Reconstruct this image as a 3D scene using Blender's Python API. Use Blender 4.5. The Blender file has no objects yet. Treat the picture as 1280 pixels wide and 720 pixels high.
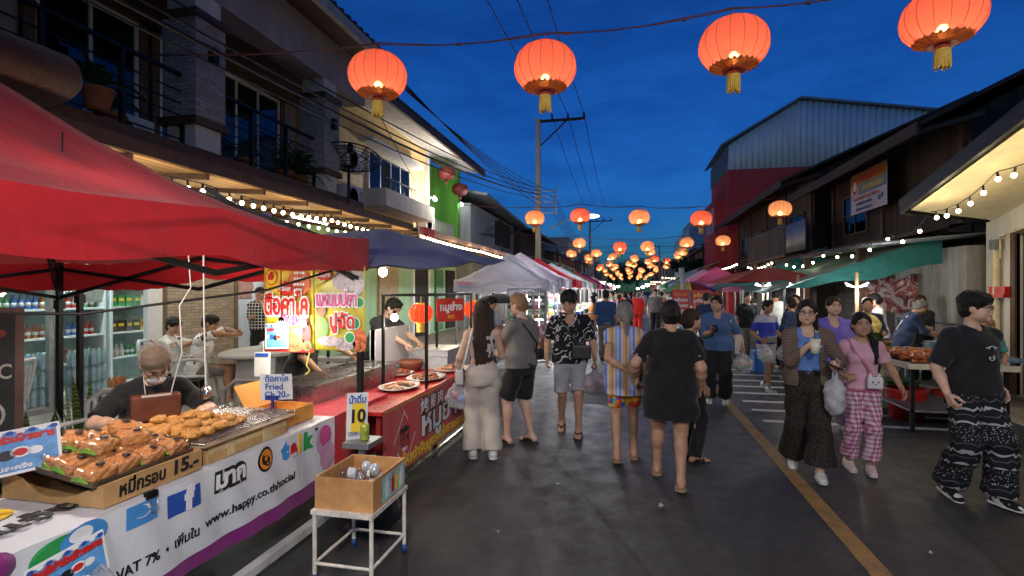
import bpy,bmesh,math,random
import numpy as np
from mathutils import Vector,Matrix
random.seed(7)
rng=np.random.RandomState(7)
SC=bpy.context.scene
COL=SC.collection
R=math.radians

# ------------------------------------------------------------------ camera
YAW=R(12.4)
cam=bpy.data.cameras.new('camera')
cam.sensor_width=36.0
cam.lens=36.0*660.0/1280.0
cam.shift_y=3.0/1280.0
cam.clip_start=0.05
cam.clip_end=3000
camo=bpy.data.objects.new('camera',cam)
camo.location=(0,0,1.7)
camo.rotation_euler=(R(90),0,YAW)
COL.objects.link(camo)
SC.camera=camo

# ------------------------------------------------------------------ sky, faint dusk sun, exposure
SUN_EL,SUN_ROT=R(3.0),R(180)
w=bpy.data.worlds.new('World')
SC.world=w
w.use_nodes=True
nt=w.node_tree
nt.nodes.clear()
wo=nt.nodes.new('ShaderNodeOutputWorld')
bg=nt.nodes.new('ShaderNodeBackground')
sky=nt.nodes.new('ShaderNodeTexSky')
sky.sky_type='NISHITA'
sky.sun_disc=False
sky.sun_elevation=SUN_EL
sky.sun_rotation=SUN_ROT
sky.ozone_density=3.0
sky.air_density=1.0
sky.dust_density=0.3
tc=nt.nodes.new('ShaderNodeTexCoord')
mp=nt.nodes.new('ShaderNodeMapping')
mp.inputs['Scale'].default_value=(1.6,1.6,5.5)
nz=nt.nodes.new('ShaderNodeTexNoise')
nz.inputs['Scale'].default_value=3.2
nz.inputs['Detail'].default_value=7
nz.inputs['Roughness'].default_value=0.62
rp=nt.nodes.new('ShaderNodeValToRGB')
rp.color_ramp.elements[0].position=0.36
rp.color_ramp.elements[0].color=(0.74,0.77,0.83,1)
rp.color_ramp.elements[1].position=0.66
rp.color_ramp.elements[1].color=(1.16,1.12,1.06,1)
mx=nt.nodes.new('ShaderNodeMixRGB')
mx.blend_type='MULTIPLY'
mx.inputs[0].default_value=1.0
nt.links.new(tc.outputs['Generated'],mp.inputs[0])
nt.links.new(mp.outputs[0],nz.inputs['Vector'])
nt.links.new(nz.outputs['Fac'],rp.inputs[0])
tint=nt.nodes.new('ShaderNodeMixRGB')
tint.blend_type='MULTIPLY'
tint.inputs[0].default_value=1.0
tint.inputs[2].default_value=(0.115,0.50,1.30,1) # the deep blue of late dusk
nt.links.new(sky.outputs[0],tint.inputs[1])
nt.links.new(tint.outputs[0],mx.inputs[1])
nt.links.new(rp.outputs[0],mx.inputs[2])
nt.links.new(mx.outputs[0],bg.inputs[0])
bg.inputs[1].default_value=0.15
nt.links.new(bg.outputs[0],wo.inputs[0])

sl=bpy.data.lights.new('sun','SUN')
sl.energy=0.04
sl.angle=R(60)
sl.color=(0.75,0.8,1.0)
so=bpy.data.objects.new('sun',sl)
so.rotation_euler=(R(50),0,R(20))
COL.objects.link(so)

SC.view_settings.view_transform='Standard'
SC.view_settings.look='None'
SC.view_settings.exposure=0.0
SC.view_settings.gamma=1.0
SC.view_settings.use_curve_mapping=False
SC.cycles.max_bounces=7
SC.cycles.diffuse_bounces=3
SC.cycles.glossy_bounces=3
SC.cycles.transmission_bounces=4
SC.cycles.transparent_max_bounces=12
SC.cycles.caustics_reflective=False
SC.cycles.caustics_refractive=False
SC.cycles.sample_clamp_indirect=4.0
SC.cycles.use_denoising=True
SC.cycles.use_light_tree=True

# ------------------------------------------------------------------ materials
MATS={}
def lk(nt,a,b):nt.links.new(a,b)
class NB:
 """tiny node builder on one material"""
 def __init__(s,name):
  s.m=bpy.data.materials.new(name);s.m.use_nodes=True
  s.nt=s.m.node_tree
  s.b=s.nt.nodes['Principled BSDF']
  s.out=s.nt.nodes['Material Output']
  s._tc=None
 def n(s,t,**kw):
  nd=s.nt.nodes.new('ShaderNode'+t)
  for k,v in kw.items():setattr(nd,k,v)
  return nd
 def ln(s,a,b):s.nt.links.new(a,b)
 def coord(s,kind='Object',scale=(1,1,1),rot=(0,0,0),loc=(0,0,0)):
  if s._tc is None:s._tc=s.n('TexCoord')
  m=s.n('Mapping')
  m.inputs['Scale'].default_value=scale
  m.inputs['Rotation'].default_value=rot
  m.inputs['Location'].default_value=loc
  s.ln(s._tc.outputs[kind],m.inputs[0])
  return m.outputs[0]
 def noise(s,vec,scale=5,detail=4,rough=.6,dist=0):
  t=s.n('TexNoise')
  t.inputs['Scale'].default_value=scale;t.inputs['Detail'].default_value=detail
  t.inputs['Roughness'].default_value=rough;t.inputs['Distortion'].default_value=dist
  if vec is not None:s.ln(vec,t.inputs['Vector'])
  return t.outputs['Fac']
 def vor(s,vec,scale=5,feature='F1',out='Distance',rnd=1.0):
  t=s.n('TexVoronoi',feature=feature)
  t.inputs['Scale'].default_value=scale;t.inputs['Randomness'].default_value=rnd
  s.ln(vec,t.inputs['Vector'])
  return t.outputs[out]
 def wave(s,vec,scale=5,dist=0,kind='BANDS',d='X',prof='SIN',det=2,dscale=1):
  t=s.n('TexWave',wave_type=kind,wave_profile=prof)
  t.bands_direction=d
  t.inputs['Scale'].default_value=scale;t.inputs['Distortion'].default_value=dist
  t.inputs['Detail'].default_value=det;t.inputs['Detail Scale'].default_value=dscale
  s.ln(vec,t.inputs['Vector'])
  return t.outputs['Fac']
 def ramp(s,fac,stops,interp='LINEAR'):
  r=s.n('ValToRGB');r.color_ramp.interpolation=interp
  e=r.color_ramp.elements
  while len(e)<len(stops):e.new(0.5)
  for i,(p,c)in enumerate(stops):
   e[i].position=p;e[i].color=(c[0],c[1],c[2],1)
  s.ln(fac,r.inputs[0])
  return r.outputs[0]
 def mix(s,fac,a,b,mode='MIX'):
  m=s.n('MixRGB',blend_type=mode)
  for i,v in((0,fac),(1,a),(2,b)):
   if isinstance(v,(int,float)):m.inputs[i].default_value=v if i==0 else(v,v,v,1)
   elif isinstance(v,(tuple,list)):m.inputs[i].default_value=(v[0],v[1],v[2],1)
   else:s.ln(v,m.inputs[i])
  return m.outputs[0]
 def math(s,op,a,b=0.0):
  m=s.n('Math',operation=op)
  for i,v in((0,a),(1,b)):
   if isinstance(v,(int,float)):m.inputs[i].default_value=v
   else:s.ln(v,m.inputs[i])
  return m.outputs[0]
 def sep(s,vec):
  m=s.n('SeparateXYZ');s.ln(vec,m.inputs[0]);return m.outputs
 def color(s,v):
  if isinstance(v,(tuple,list)):s.b.inputs['Base Color'].default_value=(v[0],v[1],v[2],1)
  else:s.ln(v,s.b.inputs['Base Color'])
 def rough(s,v):
  if isinstance(v,(int,float)):s.b.inputs['Roughness'].default_value=v
  else:s.ln(v,s.b.inputs['Roughness'])
 def bump(s,h,strength=.3,dist=.01):
  b=s.n('Bump');b.inputs['Strength'].default_value=strength;b.inputs['Distance'].default_value=dist
  s.ln(h,b.inputs['Height']);s.ln(b.outputs[0],s.b.inputs['Normal'])
 def set(s,k,v):s.b.inputs[k].default_value=v

def mat(name,c,rough=.6,metal=0,var=.25,scale=6,bump=0,bscale=40,spec=.4,emit=None,es=0,alpha=1,trans=0):
 """plain surface with soft large-scale colour variation and optional fine bump"""
 if name in MATS:return MATS[name]
 k=NB(name)
 if var>0:
  v=k.coord('Object')
  f=k.noise(v,scale,5,.65)
  lo=tuple(max(0,x*(1-var))for x in c);hi=tuple(min(1,x*(1+var))for x in c)
  k.color(k.ramp(f,[(.3,lo),(.7,hi)]))
  r2=k.noise(v,scale*3,3)
  k.rough(k.math('ADD',k.math('MULTIPLY',r2,.25),max(0.02,rough-.12)))
  if bump:k.bump(k.noise(v,bscale,4),bump,.01)
 else:
  k.color(c);k.rough(rough)
 k.set('Metallic',metal);k.set('Specular IOR Level',spec)
 if emit:k.b.inputs['Emission Color'].default_value=(*emit,1);k.set('Emission Strength',es)
 if alpha<1:k.set('Alpha',alpha)
 if trans:k.set('Transmission Weight',trans)
 MATS[name]=k.m
 return k.m

def emat(name,c,s):
 if name in MATS:return MATS[name]
 k=NB(name)
 e=k.n('Emission');e.inputs[0].default_value=(*c,1);e.inputs[1].default_value=s
 k.ln(e.outputs[0],k.out.inputs[0])
 MATS[name]=k.m
 return k.m

def fabric(name,c,var=.12,rough=.85,weave=900,translucent=0.0,fold=.35):
 """cloth: slight colour variation, weave bump, optional light passing through"""
 if name in MATS:return MATS[name]
 k=NB(name)
 v=k.coord('Object')
 f=k.noise(v,7,5)
 if isinstance(c,tuple):
  k.color(k.ramp(f,[(.3,tuple(x*(1-var)for x in c)),(.7,tuple(min(1,x*(1+var))for x in c))]))
 k.rough(rough);k.set('Specular IOR Level',.2)
 k.set('Sheen Weight',.15)
 h=k.noise(k.coord('Object',(1,1,.55)),11,4,.55,.6)
 k.bump(h,fold*1.5,.02)
 if translucent:
  t=k.n('BsdfTranslucent');t.inputs[0].default_value=(*c,1)
  mxs=k.n('MixShader');mxs.inputs[0].default_value=translucent
  k.ln(k.b.outputs[0],mxs.inputs[1]);k.ln(t.outputs[0],mxs.inputs[2])
  k.ln(mxs.outputs[0],k.out.inputs[0])
 MATS[name]=k.m
 return k.m

def glass(name,c=(1,1,1),rough=.02,mixf=.12,tint=(.85,.93,.95)):
 """thin pane: mostly see-through, some mirror"""
 if name in MATS:return MATS[name]
 k=NB(name)
 g=k.n('BsdfGlossy');g.inputs['Roughness'].default_value=rough;g.inputs[0].default_value=(*c,1)
 t=k.n('BsdfTransparent');t.inputs[0].default_value=(*tint,1)
 lw=k.n('LayerWeight');lw.inputs[0].default_value=.35
 f=k.math('ADD',k.math('MULTIPLY',k.math('POWER',lw.outputs['Facing'],3.0),.45),mixf)
 m=k.n('MixShader');k.ln(f,m.inputs[0]);k.ln(t.outputs[0],m.inputs[1]);k.ln(g.outputs[0],m.inputs[2])
 k.ln(m.outputs[0],k.out.inputs[0])
 MATS[name]=k.m
 return k.m

 # ------------------------------------------------------------------ scene objects
def thing(name,label,cat,loc=(0,0,0),rz=0,group=None,kind=None):
 o=bpy.data.objects.new(name,None)
 o.empty_display_size=.1
 COL.objects.link(o)
 o.location=loc;o.rotation_euler=(0,0,rz)
 o['label']=label;o['category']=cat
 if group:o['group']=group
 if kind:o['kind']=kind
 return o
def tag(o,label,cat,group=None):
 o['label']=label;o['category']=cat
 if group:o['group']=group
 return o
def mtx(o):
 return Matrix.Translation(o.location)@Matrix.Rotation(o.rotation_euler[2],4,'Z')
def kids(o):return[c for c in bpy.data.objects if c.parent==o]
def dup(root,loc,rz=None,label=None,group=None,scale=None,swap=None):
 def cp(o,par):
  c=o.copy();COL.objects.link(c);c.parent=par
  for ch in list(o.children):cp(ch,c)
  if swap and c.type=='MESH':
   for i,sl_ in enumerate(c.material_slots):
    if sl_.material and sl_.material.name in swap:
     nm_=sl_.material.name;sl_.link='OBJECT';sl_.material=swap[nm_]
  return c
 r=cp(root,None)
 r.location=loc
 if rz is not None:r.rotation_euler=(0,0,rz)
 if scale is not None:r.scale=(scale,)*3 if isinstance(scale,(int,float))else scale
 if label:r['label']=label
 if group:r['group']=group
 return r

class MB:
 """collects geometry, then links it as ONE mesh object"""
 def __init__(s,owner=None,world=False):
  s.v=[];s.f=[];s.mi=[];s.mats=[];s.cur=0;s.owner=owner;s.world=world;s.sm=[];s.smooth=False
  s.T=None
 def use(s,m):
  if m not in s.mats:s.mats.append(m)
  s.cur=s.mats.index(m);return s
 def add(s,vs,fs,smooth=None):
  b=len(s.v)
  if s.T is not None:vs=[s.T@Vector(p)for p in vs]
  s.v.extend([tuple(p)for p in vs])
  for f in fs:
   s.f.append(tuple(i+b for i in f));s.mi.append(s.cur);s.sm.append(s.smooth if smooth is None else smooth)
  return s
 def box(s,c,d,rot=None,taper=1.0):
  x,y,z=(q/2 for q in d)
  vs=[Vector((sx*x*(taper if sz>0 else 1),sy*y*(taper if sz>0 else 1),sz*z))for sz in(-1,1)for sy in(-1,1)for sx in(-1,1)]
  if rot is not None:vs=[rot@p for p in vs]
  vs=[p+Vector(c)for p in vs]
  return s.add(vs,[(0,2,3,1),(4,5,7,6),(0,1,5,4),(2,6,7,3),(0,4,6,2),(1,3,7,5)],False)
 def bb(s,x0,x1,y0,y1,z0,z1):
  return s.box(((x0+x1)/2,(y0+y1)/2,(z0+z1)/2),(abs(x1-x0),abs(y1-y0),abs(z1-z0)))
 def beam(s,p,q,wd=.05,ht=.05,up=(0,0,1)):
  p,q=Vector(p),Vector(q);d=(q-p)
  L=d.length
  if L<1e-6:return s
  d.normalize();u=Vector(up)
  if abs(d.dot(u))>.98:u=Vector((0,1,0))
  a=d.cross(u).normalized();b=a.cross(d).normalized()
  vs=[]
  for e in(p,q):
   for i,j in((-1,-1),(1,-1),(1,1),(-1,1)):
    vs.append(e+a*(i*wd/2)+b*(j*ht/2))
  return s.add(vs,[(3,2,1,0),(4,5,6,7),(0,1,5,4),(1,2,6,5),(2,3,7,6),(3,0,4,7)],False)
 def tube(s,pts,r=.02,n=8,close=False,caps=True):
  P=[Vector(p)for p in pts];rs=r if isinstance(r,(list,tuple))else[r]*len(P)
  vs,fs=[],[]
  a=None
  for i,p in enumerate(P):
   t=(P[min(i+1,len(P)-1)]-P[max(i-1,0)])
   if close:t=P[(i+1)%len(P)]-P[i-1]
   if t.length<1e-9:t=Vector((0,0,1))
   t.normalize()
   if a is None:
    a=t.orthogonal().normalized()
   else:
    a=(a-t*a.dot(t))
    if a.length<1e-6:a=t.orthogonal()
    a.normalize()
   b=t.cross(a)
   for k in range(n):
    an=2*math.pi*k/n
    vs.append(p+(a*math.cos(an)+b*math.sin(an))*rs[i])
  m=len(P)
  for i in range(m if close else m-1):
   i2=(i+1)%m
   for k in range(n):
    k2=(k+1)%n
    fs.append((i*n+k,i*n+k2,i2*n+k2,i2*n+k))
  s.add(vs,fs,True)
  if caps and not close:
   s.add(vs[:n],[tuple(range(n-1,-1,-1))],False);s.add(vs[-n:],[tuple(range(n))],False)
  return s
 def lathe(s,prof,c=(0,0,0),n=20,sc=(1,1),rot=None,smooth=True):
  vs,fs=[],[]
  for r,z in prof:
   for k in range(n):
    an=2*math.pi*k/n
    p=Vector((r*math.cos(an)*sc[0],r*math.sin(an)*sc[1],z))
    if rot is not None:p=rot@p
    vs.append(p+Vector(c))
  for i in range(len(prof)-1):
   for k in range(n):
    k2=(k+1)%n
    fs.append((i*n+k,i*n+k2,(i+1)*n+k2,(i+1)*n+k))
  if prof[0][0]>1e-4:fs.append(tuple(range(n-1,-1,-1)))
  if prof[-1][0]>1e-4:fs.append(tuple((len(prof)-1)*n+k for k in range(n)))
  return s.add(vs,fs,smooth)
 def sph(s,c,r,n=12,m=8,rot=None):
  r=(r,r,r)if isinstance(r,(int,float))else r
  prof=[(max(1e-5,math.sin(math.pi*i/m)),-math.cos(math.pi*i/m))for i in range(m+1)]
  vs,fs=[],[]
  for pr,z in prof:
   for k in range(n):
    an=2*math.pi*k/n
    p=Vector((pr*math.cos(an)*r[0],pr*math.sin(an)*r[1],z*r[2]))
    if rot is not None:p=rot@p
    vs.append(p+Vector(c))
  for i in range(m):
   for k in range(n):
    k2=(k+1)%n
    fs.append((i*n+k,i*n+k2,(i+1)*n+k2,(i+1)*n+k))
  return s.add(vs,fs,True)
 def poly(s,pts,thick=None,nrm=None):
  """flat polygon; with thick an extruded slab"""
  P=[Vector(p)for p in pts];n=len(P)
  if not thick:return s.add(P,[tuple(range(n))])
  if nrm is None:nrm=(P[1]-P[0]).cross(P[2]-P[0]).normalized()
  nrm=Vector(nrm);Q=[p-nrm*thick for p in P]
  fs=[tuple(range(n)),tuple(range(2*n-1,n-1,-1))]
  for i in range(n):
   j=(i+1)%n
   fs.append((i,i+n,j+n,j))
  return s.add(P+Q,fs,False)
 def grid(s,fn,nu,nv,smooth=True,thick=0):
  """surface from fn(u,v) in 0..1; with thick, a closed sheet"""
  vs=[Vector(fn(i/nu,j/nv))for j in range(nv+1)for i in range(nu+1)]
  fs=[(j*(nu+1)+i,j*(nu+1)+i+1,(j+1)*(nu+1)+i+1,(j+1)*(nu+1)+i)for j in range(nv)for i in range(nu)]
  if thick:
   N=len(vs);nn=[Vector((0,0,0))for _ in vs]
   for f in fs:
    q=(vs[f[1]]-vs[f[0]]).cross(vs[f[3]]-vs[f[0]])
    for i in f:nn[i]+=q
   lo=[v-(n_.normalized()if n_.length>0 else n_)*thick for v,n_ in zip(vs,nn)]
   fs2=[tuple(i+N for i in f[::-1])for f in fs]
   rim=[]
   def e(a,b):rim.append((a,a+N,b+N,b))
   for i in range(nu):e(i,i+1);e(nv*(nu+1)+i+1,nv*(nu+1)+i)
   for j in range(nv):e((j+1)*(nu+1),j*(nu+1));e(j*(nu+1)+nu,(j+1)*(nu+1)+nu)
   return s.add(vs+lo,fs+fs2+rim,smooth)
  return s.add(vs,fs,smooth)
 def obj(s,name,m=None,parent=None,loc=None,smooth=None):
  par=parent if parent is not None else s.owner
  me=bpy.data.meshes.new(name)
  vs=s.v
  if s.world and par is not None:
   top=par;M=Matrix.Identity(4)
   while top is not None:
    M=Matrix.Translation(top.location)@Matrix.Rotation(top.rotation_euler[2],4,'Z')@M;top=top.parent
   Mi=M.inverted();vs=[Mi@Vector(p)for p in vs]
  elif loc is not None and par is None:
   vs=[Vector(p)-Vector(loc)for p in vs]
  me.from_pydata([tuple(p)for p in vs],[],s.f)
  mats=s.mats if s.mats else[m]
  for q in mats:me.materials.append(q)
  me.polygons.foreach_set('material_index',s.mi if s.mats else[0]*len(s.f))
  me.polygons.foreach_set('use_smooth',s.sm if smooth is None else[smooth]*len(s.f))
  me.update()
  o=bpy.data.objects.new(name,me);COL.objects.link(o)
  if par is not None:o.parent=par
  elif loc is not None:o.location=loc
  return o

def split(mb,name,m=None,parent=None):
 """like MB.obj, but every separate piece becomes an object of its own"""
 par=list(range(len(mb.v)))
 def root(i):
  while par[i]!=i:par[i]=par[par[i]];i=par[i]
  return i
 for f in mb.f:
  for j in f[1:]:par[root(j)]=root(f[0])
 G={}
 for k,f in enumerate(mb.f):G.setdefault(root(f[0]),[]).append(k)
 for g in G.values():
  q=MB(mb.owner,mb.world);ix={}
  for k in g:
   for i in mb.f[k]:
    if i not in ix:ix[i]=len(q.v);q.v.append(mb.v[i])
   q.f.append(tuple(ix[i]for i in mb.f[k]));q.mi.append(mb.mi[k]);q.sm.append(mb.sm[k])
  q.mats=mb.mats;q.obj(name,m,parent)

def structure(o):o['kind']='structure';return o

def lamp(name,loc,energy,color=(1,.9,.75),r=.05,parent=None,kind='POINT',size=None,rot=None):
 l=bpy.data.lights.new(name,kind);l.energy=energy;l.color=color
 if kind=='POINT':l.shadow_soft_size=r
 if kind=='AREA':
  l.shape='RECTANGLE';l.size,l.size_y=size
 o=bpy.data.objects.new(name,l);COL.objects.link(o)
 o.location=loc
 if rot:o.rotation_euler=rot
 if parent is not None:o.parent=parent
 return o

 # lettering: one flat mesh from the built-in font, laid out in a plane
def text_geo(s,bold=0.0,size=1.0,align='CENTER',spacing=1.0):
 cu=bpy.data.curves.new('lettering','FONT')
 cu.body=s;cu.size=size;cu.align_x=align;cu.align_y='CENTER'
 cu.offset=bold;cu.space_character=spacing;cu.resolution_u=3
 cu.extrude=0.0015
 o=bpy.data.objects.new('lettering',cu);COL.objects.link(o)
 bpy.context.view_layer.update()
 me=bpy.data.meshes.new_from_object(o.evaluated_get(bpy.context.evaluated_depsgraph_get()))
 bpy.data.objects.remove(o);bpy.data.curves.remove(cu)
 vs=[tuple(v.co)for v in me.vertices];fs=[tuple(p.vertices)for p in me.polygons]
 bpy.data.meshes.remove(me)
 return vs,fs
def letter(mb,s,o,ux,uy,size,m,bold=0.0,align='CENTER',off=.004,squash=1.0,fit=None,spacing=1.0,skew=0):
 """writes s into mb: o centre, ux reading direction, uy up direction (world or local of mb)"""
 vs,fs=text_geo(s,bold,size,align,spacing)
 if not vs:return
 ux=Vector(ux).normalized();uy=Vector(uy).normalized();n=ux.cross(uy).normalized()
 if fit:
  xs=[v[0]for v in vs];wd=max(xs)-min(xs)
  if wd>1e-6:squash=fit/wd
 mb.use(m)
 mb.add([Vector(o)+ux*(v[0]*squash+skew*v[1])+uy*v[1]+n*(v[2]+off)for v in vs],fs,False)
 # ------------------------------------------------------------------ organic bodies: blended shapes -> one closed surface
class SDF:
 def __init__(s):s.p=[];s.planes=[];s.wr=None;s.st=None
 def cap(s,a,b,ra,rb=None,k=.02,flat=None,cut=False):
  s.p.append(('cap',np.array(a,float),np.array(b,float),ra,ra if rb is None else rb,k,flat,'cut' if cut else False));return s
 def ell(s,c,r,k=.02,M=None,sub=False):
  s.p.append(('ell',np.array(c,float),np.array(r,float),M,None,k,None,sub));return s
 def loft(s,secs,k=.02,e=2.3,M=None):
  s.p.append(('loft',secs,None,e,M,k,None,False));return s
 def box(s,c,h,M=None,k=.01,sub=False,rnd=.01):
  s.p.append(('box',np.array(c,float),np.array(h,float),M,rnd,k,None,sub));return s
 def plane(s,n,p):
  """keep the side the normal points away from"""
  n=np.array(n,float);n/=np.linalg.norm(n);s.planes.append((n,float(n@np.array(p,float))));return s
 def bnd(s,q):
  t=q[0]
  if t=='cap':
   r=max(q[3],q[4])+.005;return np.minimum(q[1],q[2])-r,np.maximum(q[1],q[2])+r
  if t=='ell':
   r=q[2]if q[3]is None else np.full(3,max(q[2]));return q[1]-r,q[1]+r
  if t=='box':
   r=q[2]+q[4]if q[3]is None else np.full(3,np.linalg.norm(q[2])+q[4]);return q[1]-r,q[1]+r
  S=np.array(q[1])
  if q[4]is None:
   return(np.array([(S[:,1]-S[:,3]).min(),(S[:,2]-S[:,4]).min(),S[:,0].min()]),
np.array([(S[:,1]+S[:,3]).max(),(S[:,2]+S[:,4]).max(),S[:,0].max()]))
  O,M=q[4]
  pts=[]
  for z,cx,cy,rx,ry in q[1]:
   for i in(-1,1):
    for j in(-1,1):pts.append(O+M@np.array([cx+i*rx,cy+j*ry,z]))
  pts=np.array(pts);return pts.min(0),pts.max(0)
 def dist(s,q,x,y,z):
  t=q[0]
  if t=='cap':
   a,b=q[1],q[2];ba=b-a;L2=float(ba@ba)+1e-12
   dx,dy,dz=x-a[0],y-a[1],z-a[2]
   tr=(dx*ba[0]+dy*ba[1]+dz*ba[2])/L2
   tt=np.clip(tr,0,1)
   dx=dx-tt*ba[0];dy=dy-tt*ba[1];dz=dz-tt*ba[2]
   if q[6]is not None:
    n,fac=q[6];n=np.array(n,float);n/=np.linalg.norm(n)
    dn=dx*n[0]+dy*n[1]+dz*n[2];g=(1/fac-1)*dn
    dx=dx+g*n[0];dy=dy+g*n[1];dz=dz+g*n[2]
   d=np.sqrt(dx*dx+dy*dy+dz*dz)-(q[3]+tt*(q[4]-q[3]))
   return np.maximum(d,(tr-1)*math.sqrt(L2))if q[7]=='cut' else d
  if t in('ell','box'):
   dx,dy,dz=x-q[1][0],y-q[1][1],z-q[1][2]
   if q[3]is not None:
    M=q[3]
    dx,dy,dz=(M[0,0]*dx+M[1,0]*dy+M[2,0]*dz,M[0,1]*dx+M[1,1]*dy+M[2,1]*dz,M[0,2]*dx+M[1,2]*dy+M[2,2]*dz)
   r=q[2]
   if t=='box':
    ax,ay,az=np.abs(dx)-r[0],np.abs(dy)-r[1],np.abs(dz)-r[2]
    return np.sqrt(np.maximum(ax,0)**2+np.maximum(ay,0)**2+np.maximum(az,0)**2)+np.minimum(np.maximum(ax,np.maximum(ay,az)),0)-q[4]
   k0=np.sqrt((dx/r[0])**2+(dy/r[1])**2+(dz/r[2])**2)
   k1=np.sqrt((dx/r[0]**2)**2+(dy/r[1]**2)**2+(dz/r[2]**2)**2)
   return k0*(k0-1)/(k1+1e-9)
  S=np.array(q[1]);e=q[3]
  if q[4]is not None:
   O,M=q[4];dx,dy,dz=x-O[0],y-O[1],z-O[2]
   x,y,z=(M[0,0]*dx+M[1,0]*dy+M[2,0]*dz,M[0,1]*dx+M[1,1]*dy+M[2,1]*dz,M[0,2]*dx+M[1,2]*dy+M[2,2]*dz)
  zz=z
  cx=np.interp(zz,S[:,0],S[:,1]);cy=np.interp(zz,S[:,0],S[:,2])
  rx=np.interp(zz,S[:,0],S[:,3]);ry=np.interp(zz,S[:,0],S[:,4])
  d=(np.power(np.power(np.abs(x-cx)/rx,e)+np.power(np.abs(y-cy)/ry,e),1/e)-1)*np.minimum(rx,ry)
  return np.maximum(d,np.maximum(zz-S[-1,0],S[0,0]-zz))
 def mesh(s,vox=.01):
  B=[s.bnd(q)for q in s.p if q[7]is not True]
  lo=np.min([b[0]for b in B],0)-3*vox;hi=np.max([b[1]for b in B],0)+3*vox
  n=np.ceil((hi-lo)/vox).astype(int)+1
  X,Y,Z=[(lo[i]+vox*np.arange(n[i])).astype(np.float32)for i in range(3)]
  D=np.full(n,1.0,np.float32)
  for q in s.p:
   b0,b1=s.bnd(q);mg=q[5]+3*vox
   i0=np.maximum(((b0-mg-lo)/vox).astype(int),0);i1=np.minimum(((b1+mg-lo)/vox).astype(int)+2,n)
   if(i1<=i0).any():continue
   sl=tuple(slice(i0[i],i1[i])for i in range(3))
   d=s.dist(q,X[sl[0]][:,None,None],Y[sl[1]][None,:,None],Z[sl[2]][None,None,:]).astype(np.float32)
   A=D[sl];k=q[5]
   if q[7]is True:
    d=-d;h=np.maximum(k-np.abs(A-d),0)/k;D[sl]=np.maximum(A,d)+h*h*k*.25
   else:
    h=np.maximum(k-np.abs(A-d),0)/k;D[sl]=np.minimum(A,d)-h*h*k*.25
  if s.wr:
   amp,fr,ph=s.wr
   x=X[:,None,None];y=Y[None,:,None];z=Z[None,None,:]
   D+=amp*(np.sin(fr*(z+.5*x)+3*np.sin(fr*.31*x+ph)+ph)*np.sin(fr*.43*(x+y)+ph)+.6*np.sin(fr*.8*(x*.9-z*.55+.4*y)+ph*2)).astype(np.float32)
  if s.st:
   c,amp,n_=s.st;a_=np.arctan2((X-c[0])[:,None,None],(Y-c[1])[None,:,None])
   D+=amp*(np.sin(n_*a_+2.2*np.sin(23*Z)[None,None,:])+.6*np.sin(1.7*n_*a_+1+1.5*np.sin(31*Z+1)[None,None,:])).astype(np.float32)
  for nrm,c in s.planes:
   D=np.maximum(D,(nrm[0]*X[:,None,None]+nrm[1]*Y[None,:,None]+nrm[2]*Z[None,None,:]-c).astype(np.float32))
  return nets(D,lo,vox)

def nets(D,lo,vox):
 neg=D<0
 c=[neg[i:neg.shape[0]-1+i,j:neg.shape[1]-1+j,k:neg.shape[2]-1+k]for i in(0,1)for j in(0,1)for k in(0,1)]
 cnt=sum(a.astype(np.int8)for a in c)
 I=np.argwhere((cnt>0)&(cnt<8))
 if len(I)==0:return np.zeros((0,3)),np.zeros((0,4),int)
 idx=np.full(cnt.shape,-1,np.int64);idx[tuple(I.T)]=np.arange(len(I))
 V=np.zeros((len(I),3));W=np.zeros(len(I))
 co=[(i,j,k)for i in(0,1)for j in(0,1)for k in(0,1)]
 val={o:D[I[:,0]+o[0],I[:,1]+o[1],I[:,2]+o[2]].astype(float)for o in co}
 for a in co:
  for ax in range(3):
   if a[ax]==0:
    b=list(a);b[ax]=1;b=tuple(b)
    m=(val[a]<0)!=(val[b]<0)
    t=np.where(m,val[a]/np.where(m,val[a]-val[b],1),0)
    p=np.array(a,float)[None,:]+np.zeros((len(I),3));p[:,ax]+=t
    V+=np.where(m[:,None],p,0);W+=m
 V=(I+V/np.maximum(W,1)[:,None])*vox+lo
 F=[]
 for ax in range(3):
  u,v_=[(1,2),(2,0),(0,1)][ax]
  a=neg;sl0=[slice(None)]*3;sl1=[slice(None)]*3;sl0[ax]=slice(0,-1);sl1[ax]=slice(1,None)
  cr=np.argwhere(a[tuple(sl0)]!=a[tuple(sl1)])
  cr=cr[(cr[:,u]>0)&(cr[:,v_]>0)&(cr[:,u]<D.shape[u]-1)&(cr[:,v_]<D.shape[v_]-1)]
  if len(cr)==0:continue
  def g(du,dv):
   q=cr.copy();q[:,u]-=du;q[:,v_]-=dv;return idx[q[:,0],q[:,1],q[:,2]]
  f=np.stack([g(1,1),g(0,1),g(0,0),g(1,0)],1)
  fl=~a[cr[:,0],cr[:,1],cr[:,2]]
  f[fl]=f[fl][:,::-1]
  F.append(f)
 F=np.concatenate(F);F=F[(F>=0).all(1)]
 return V,F

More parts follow.
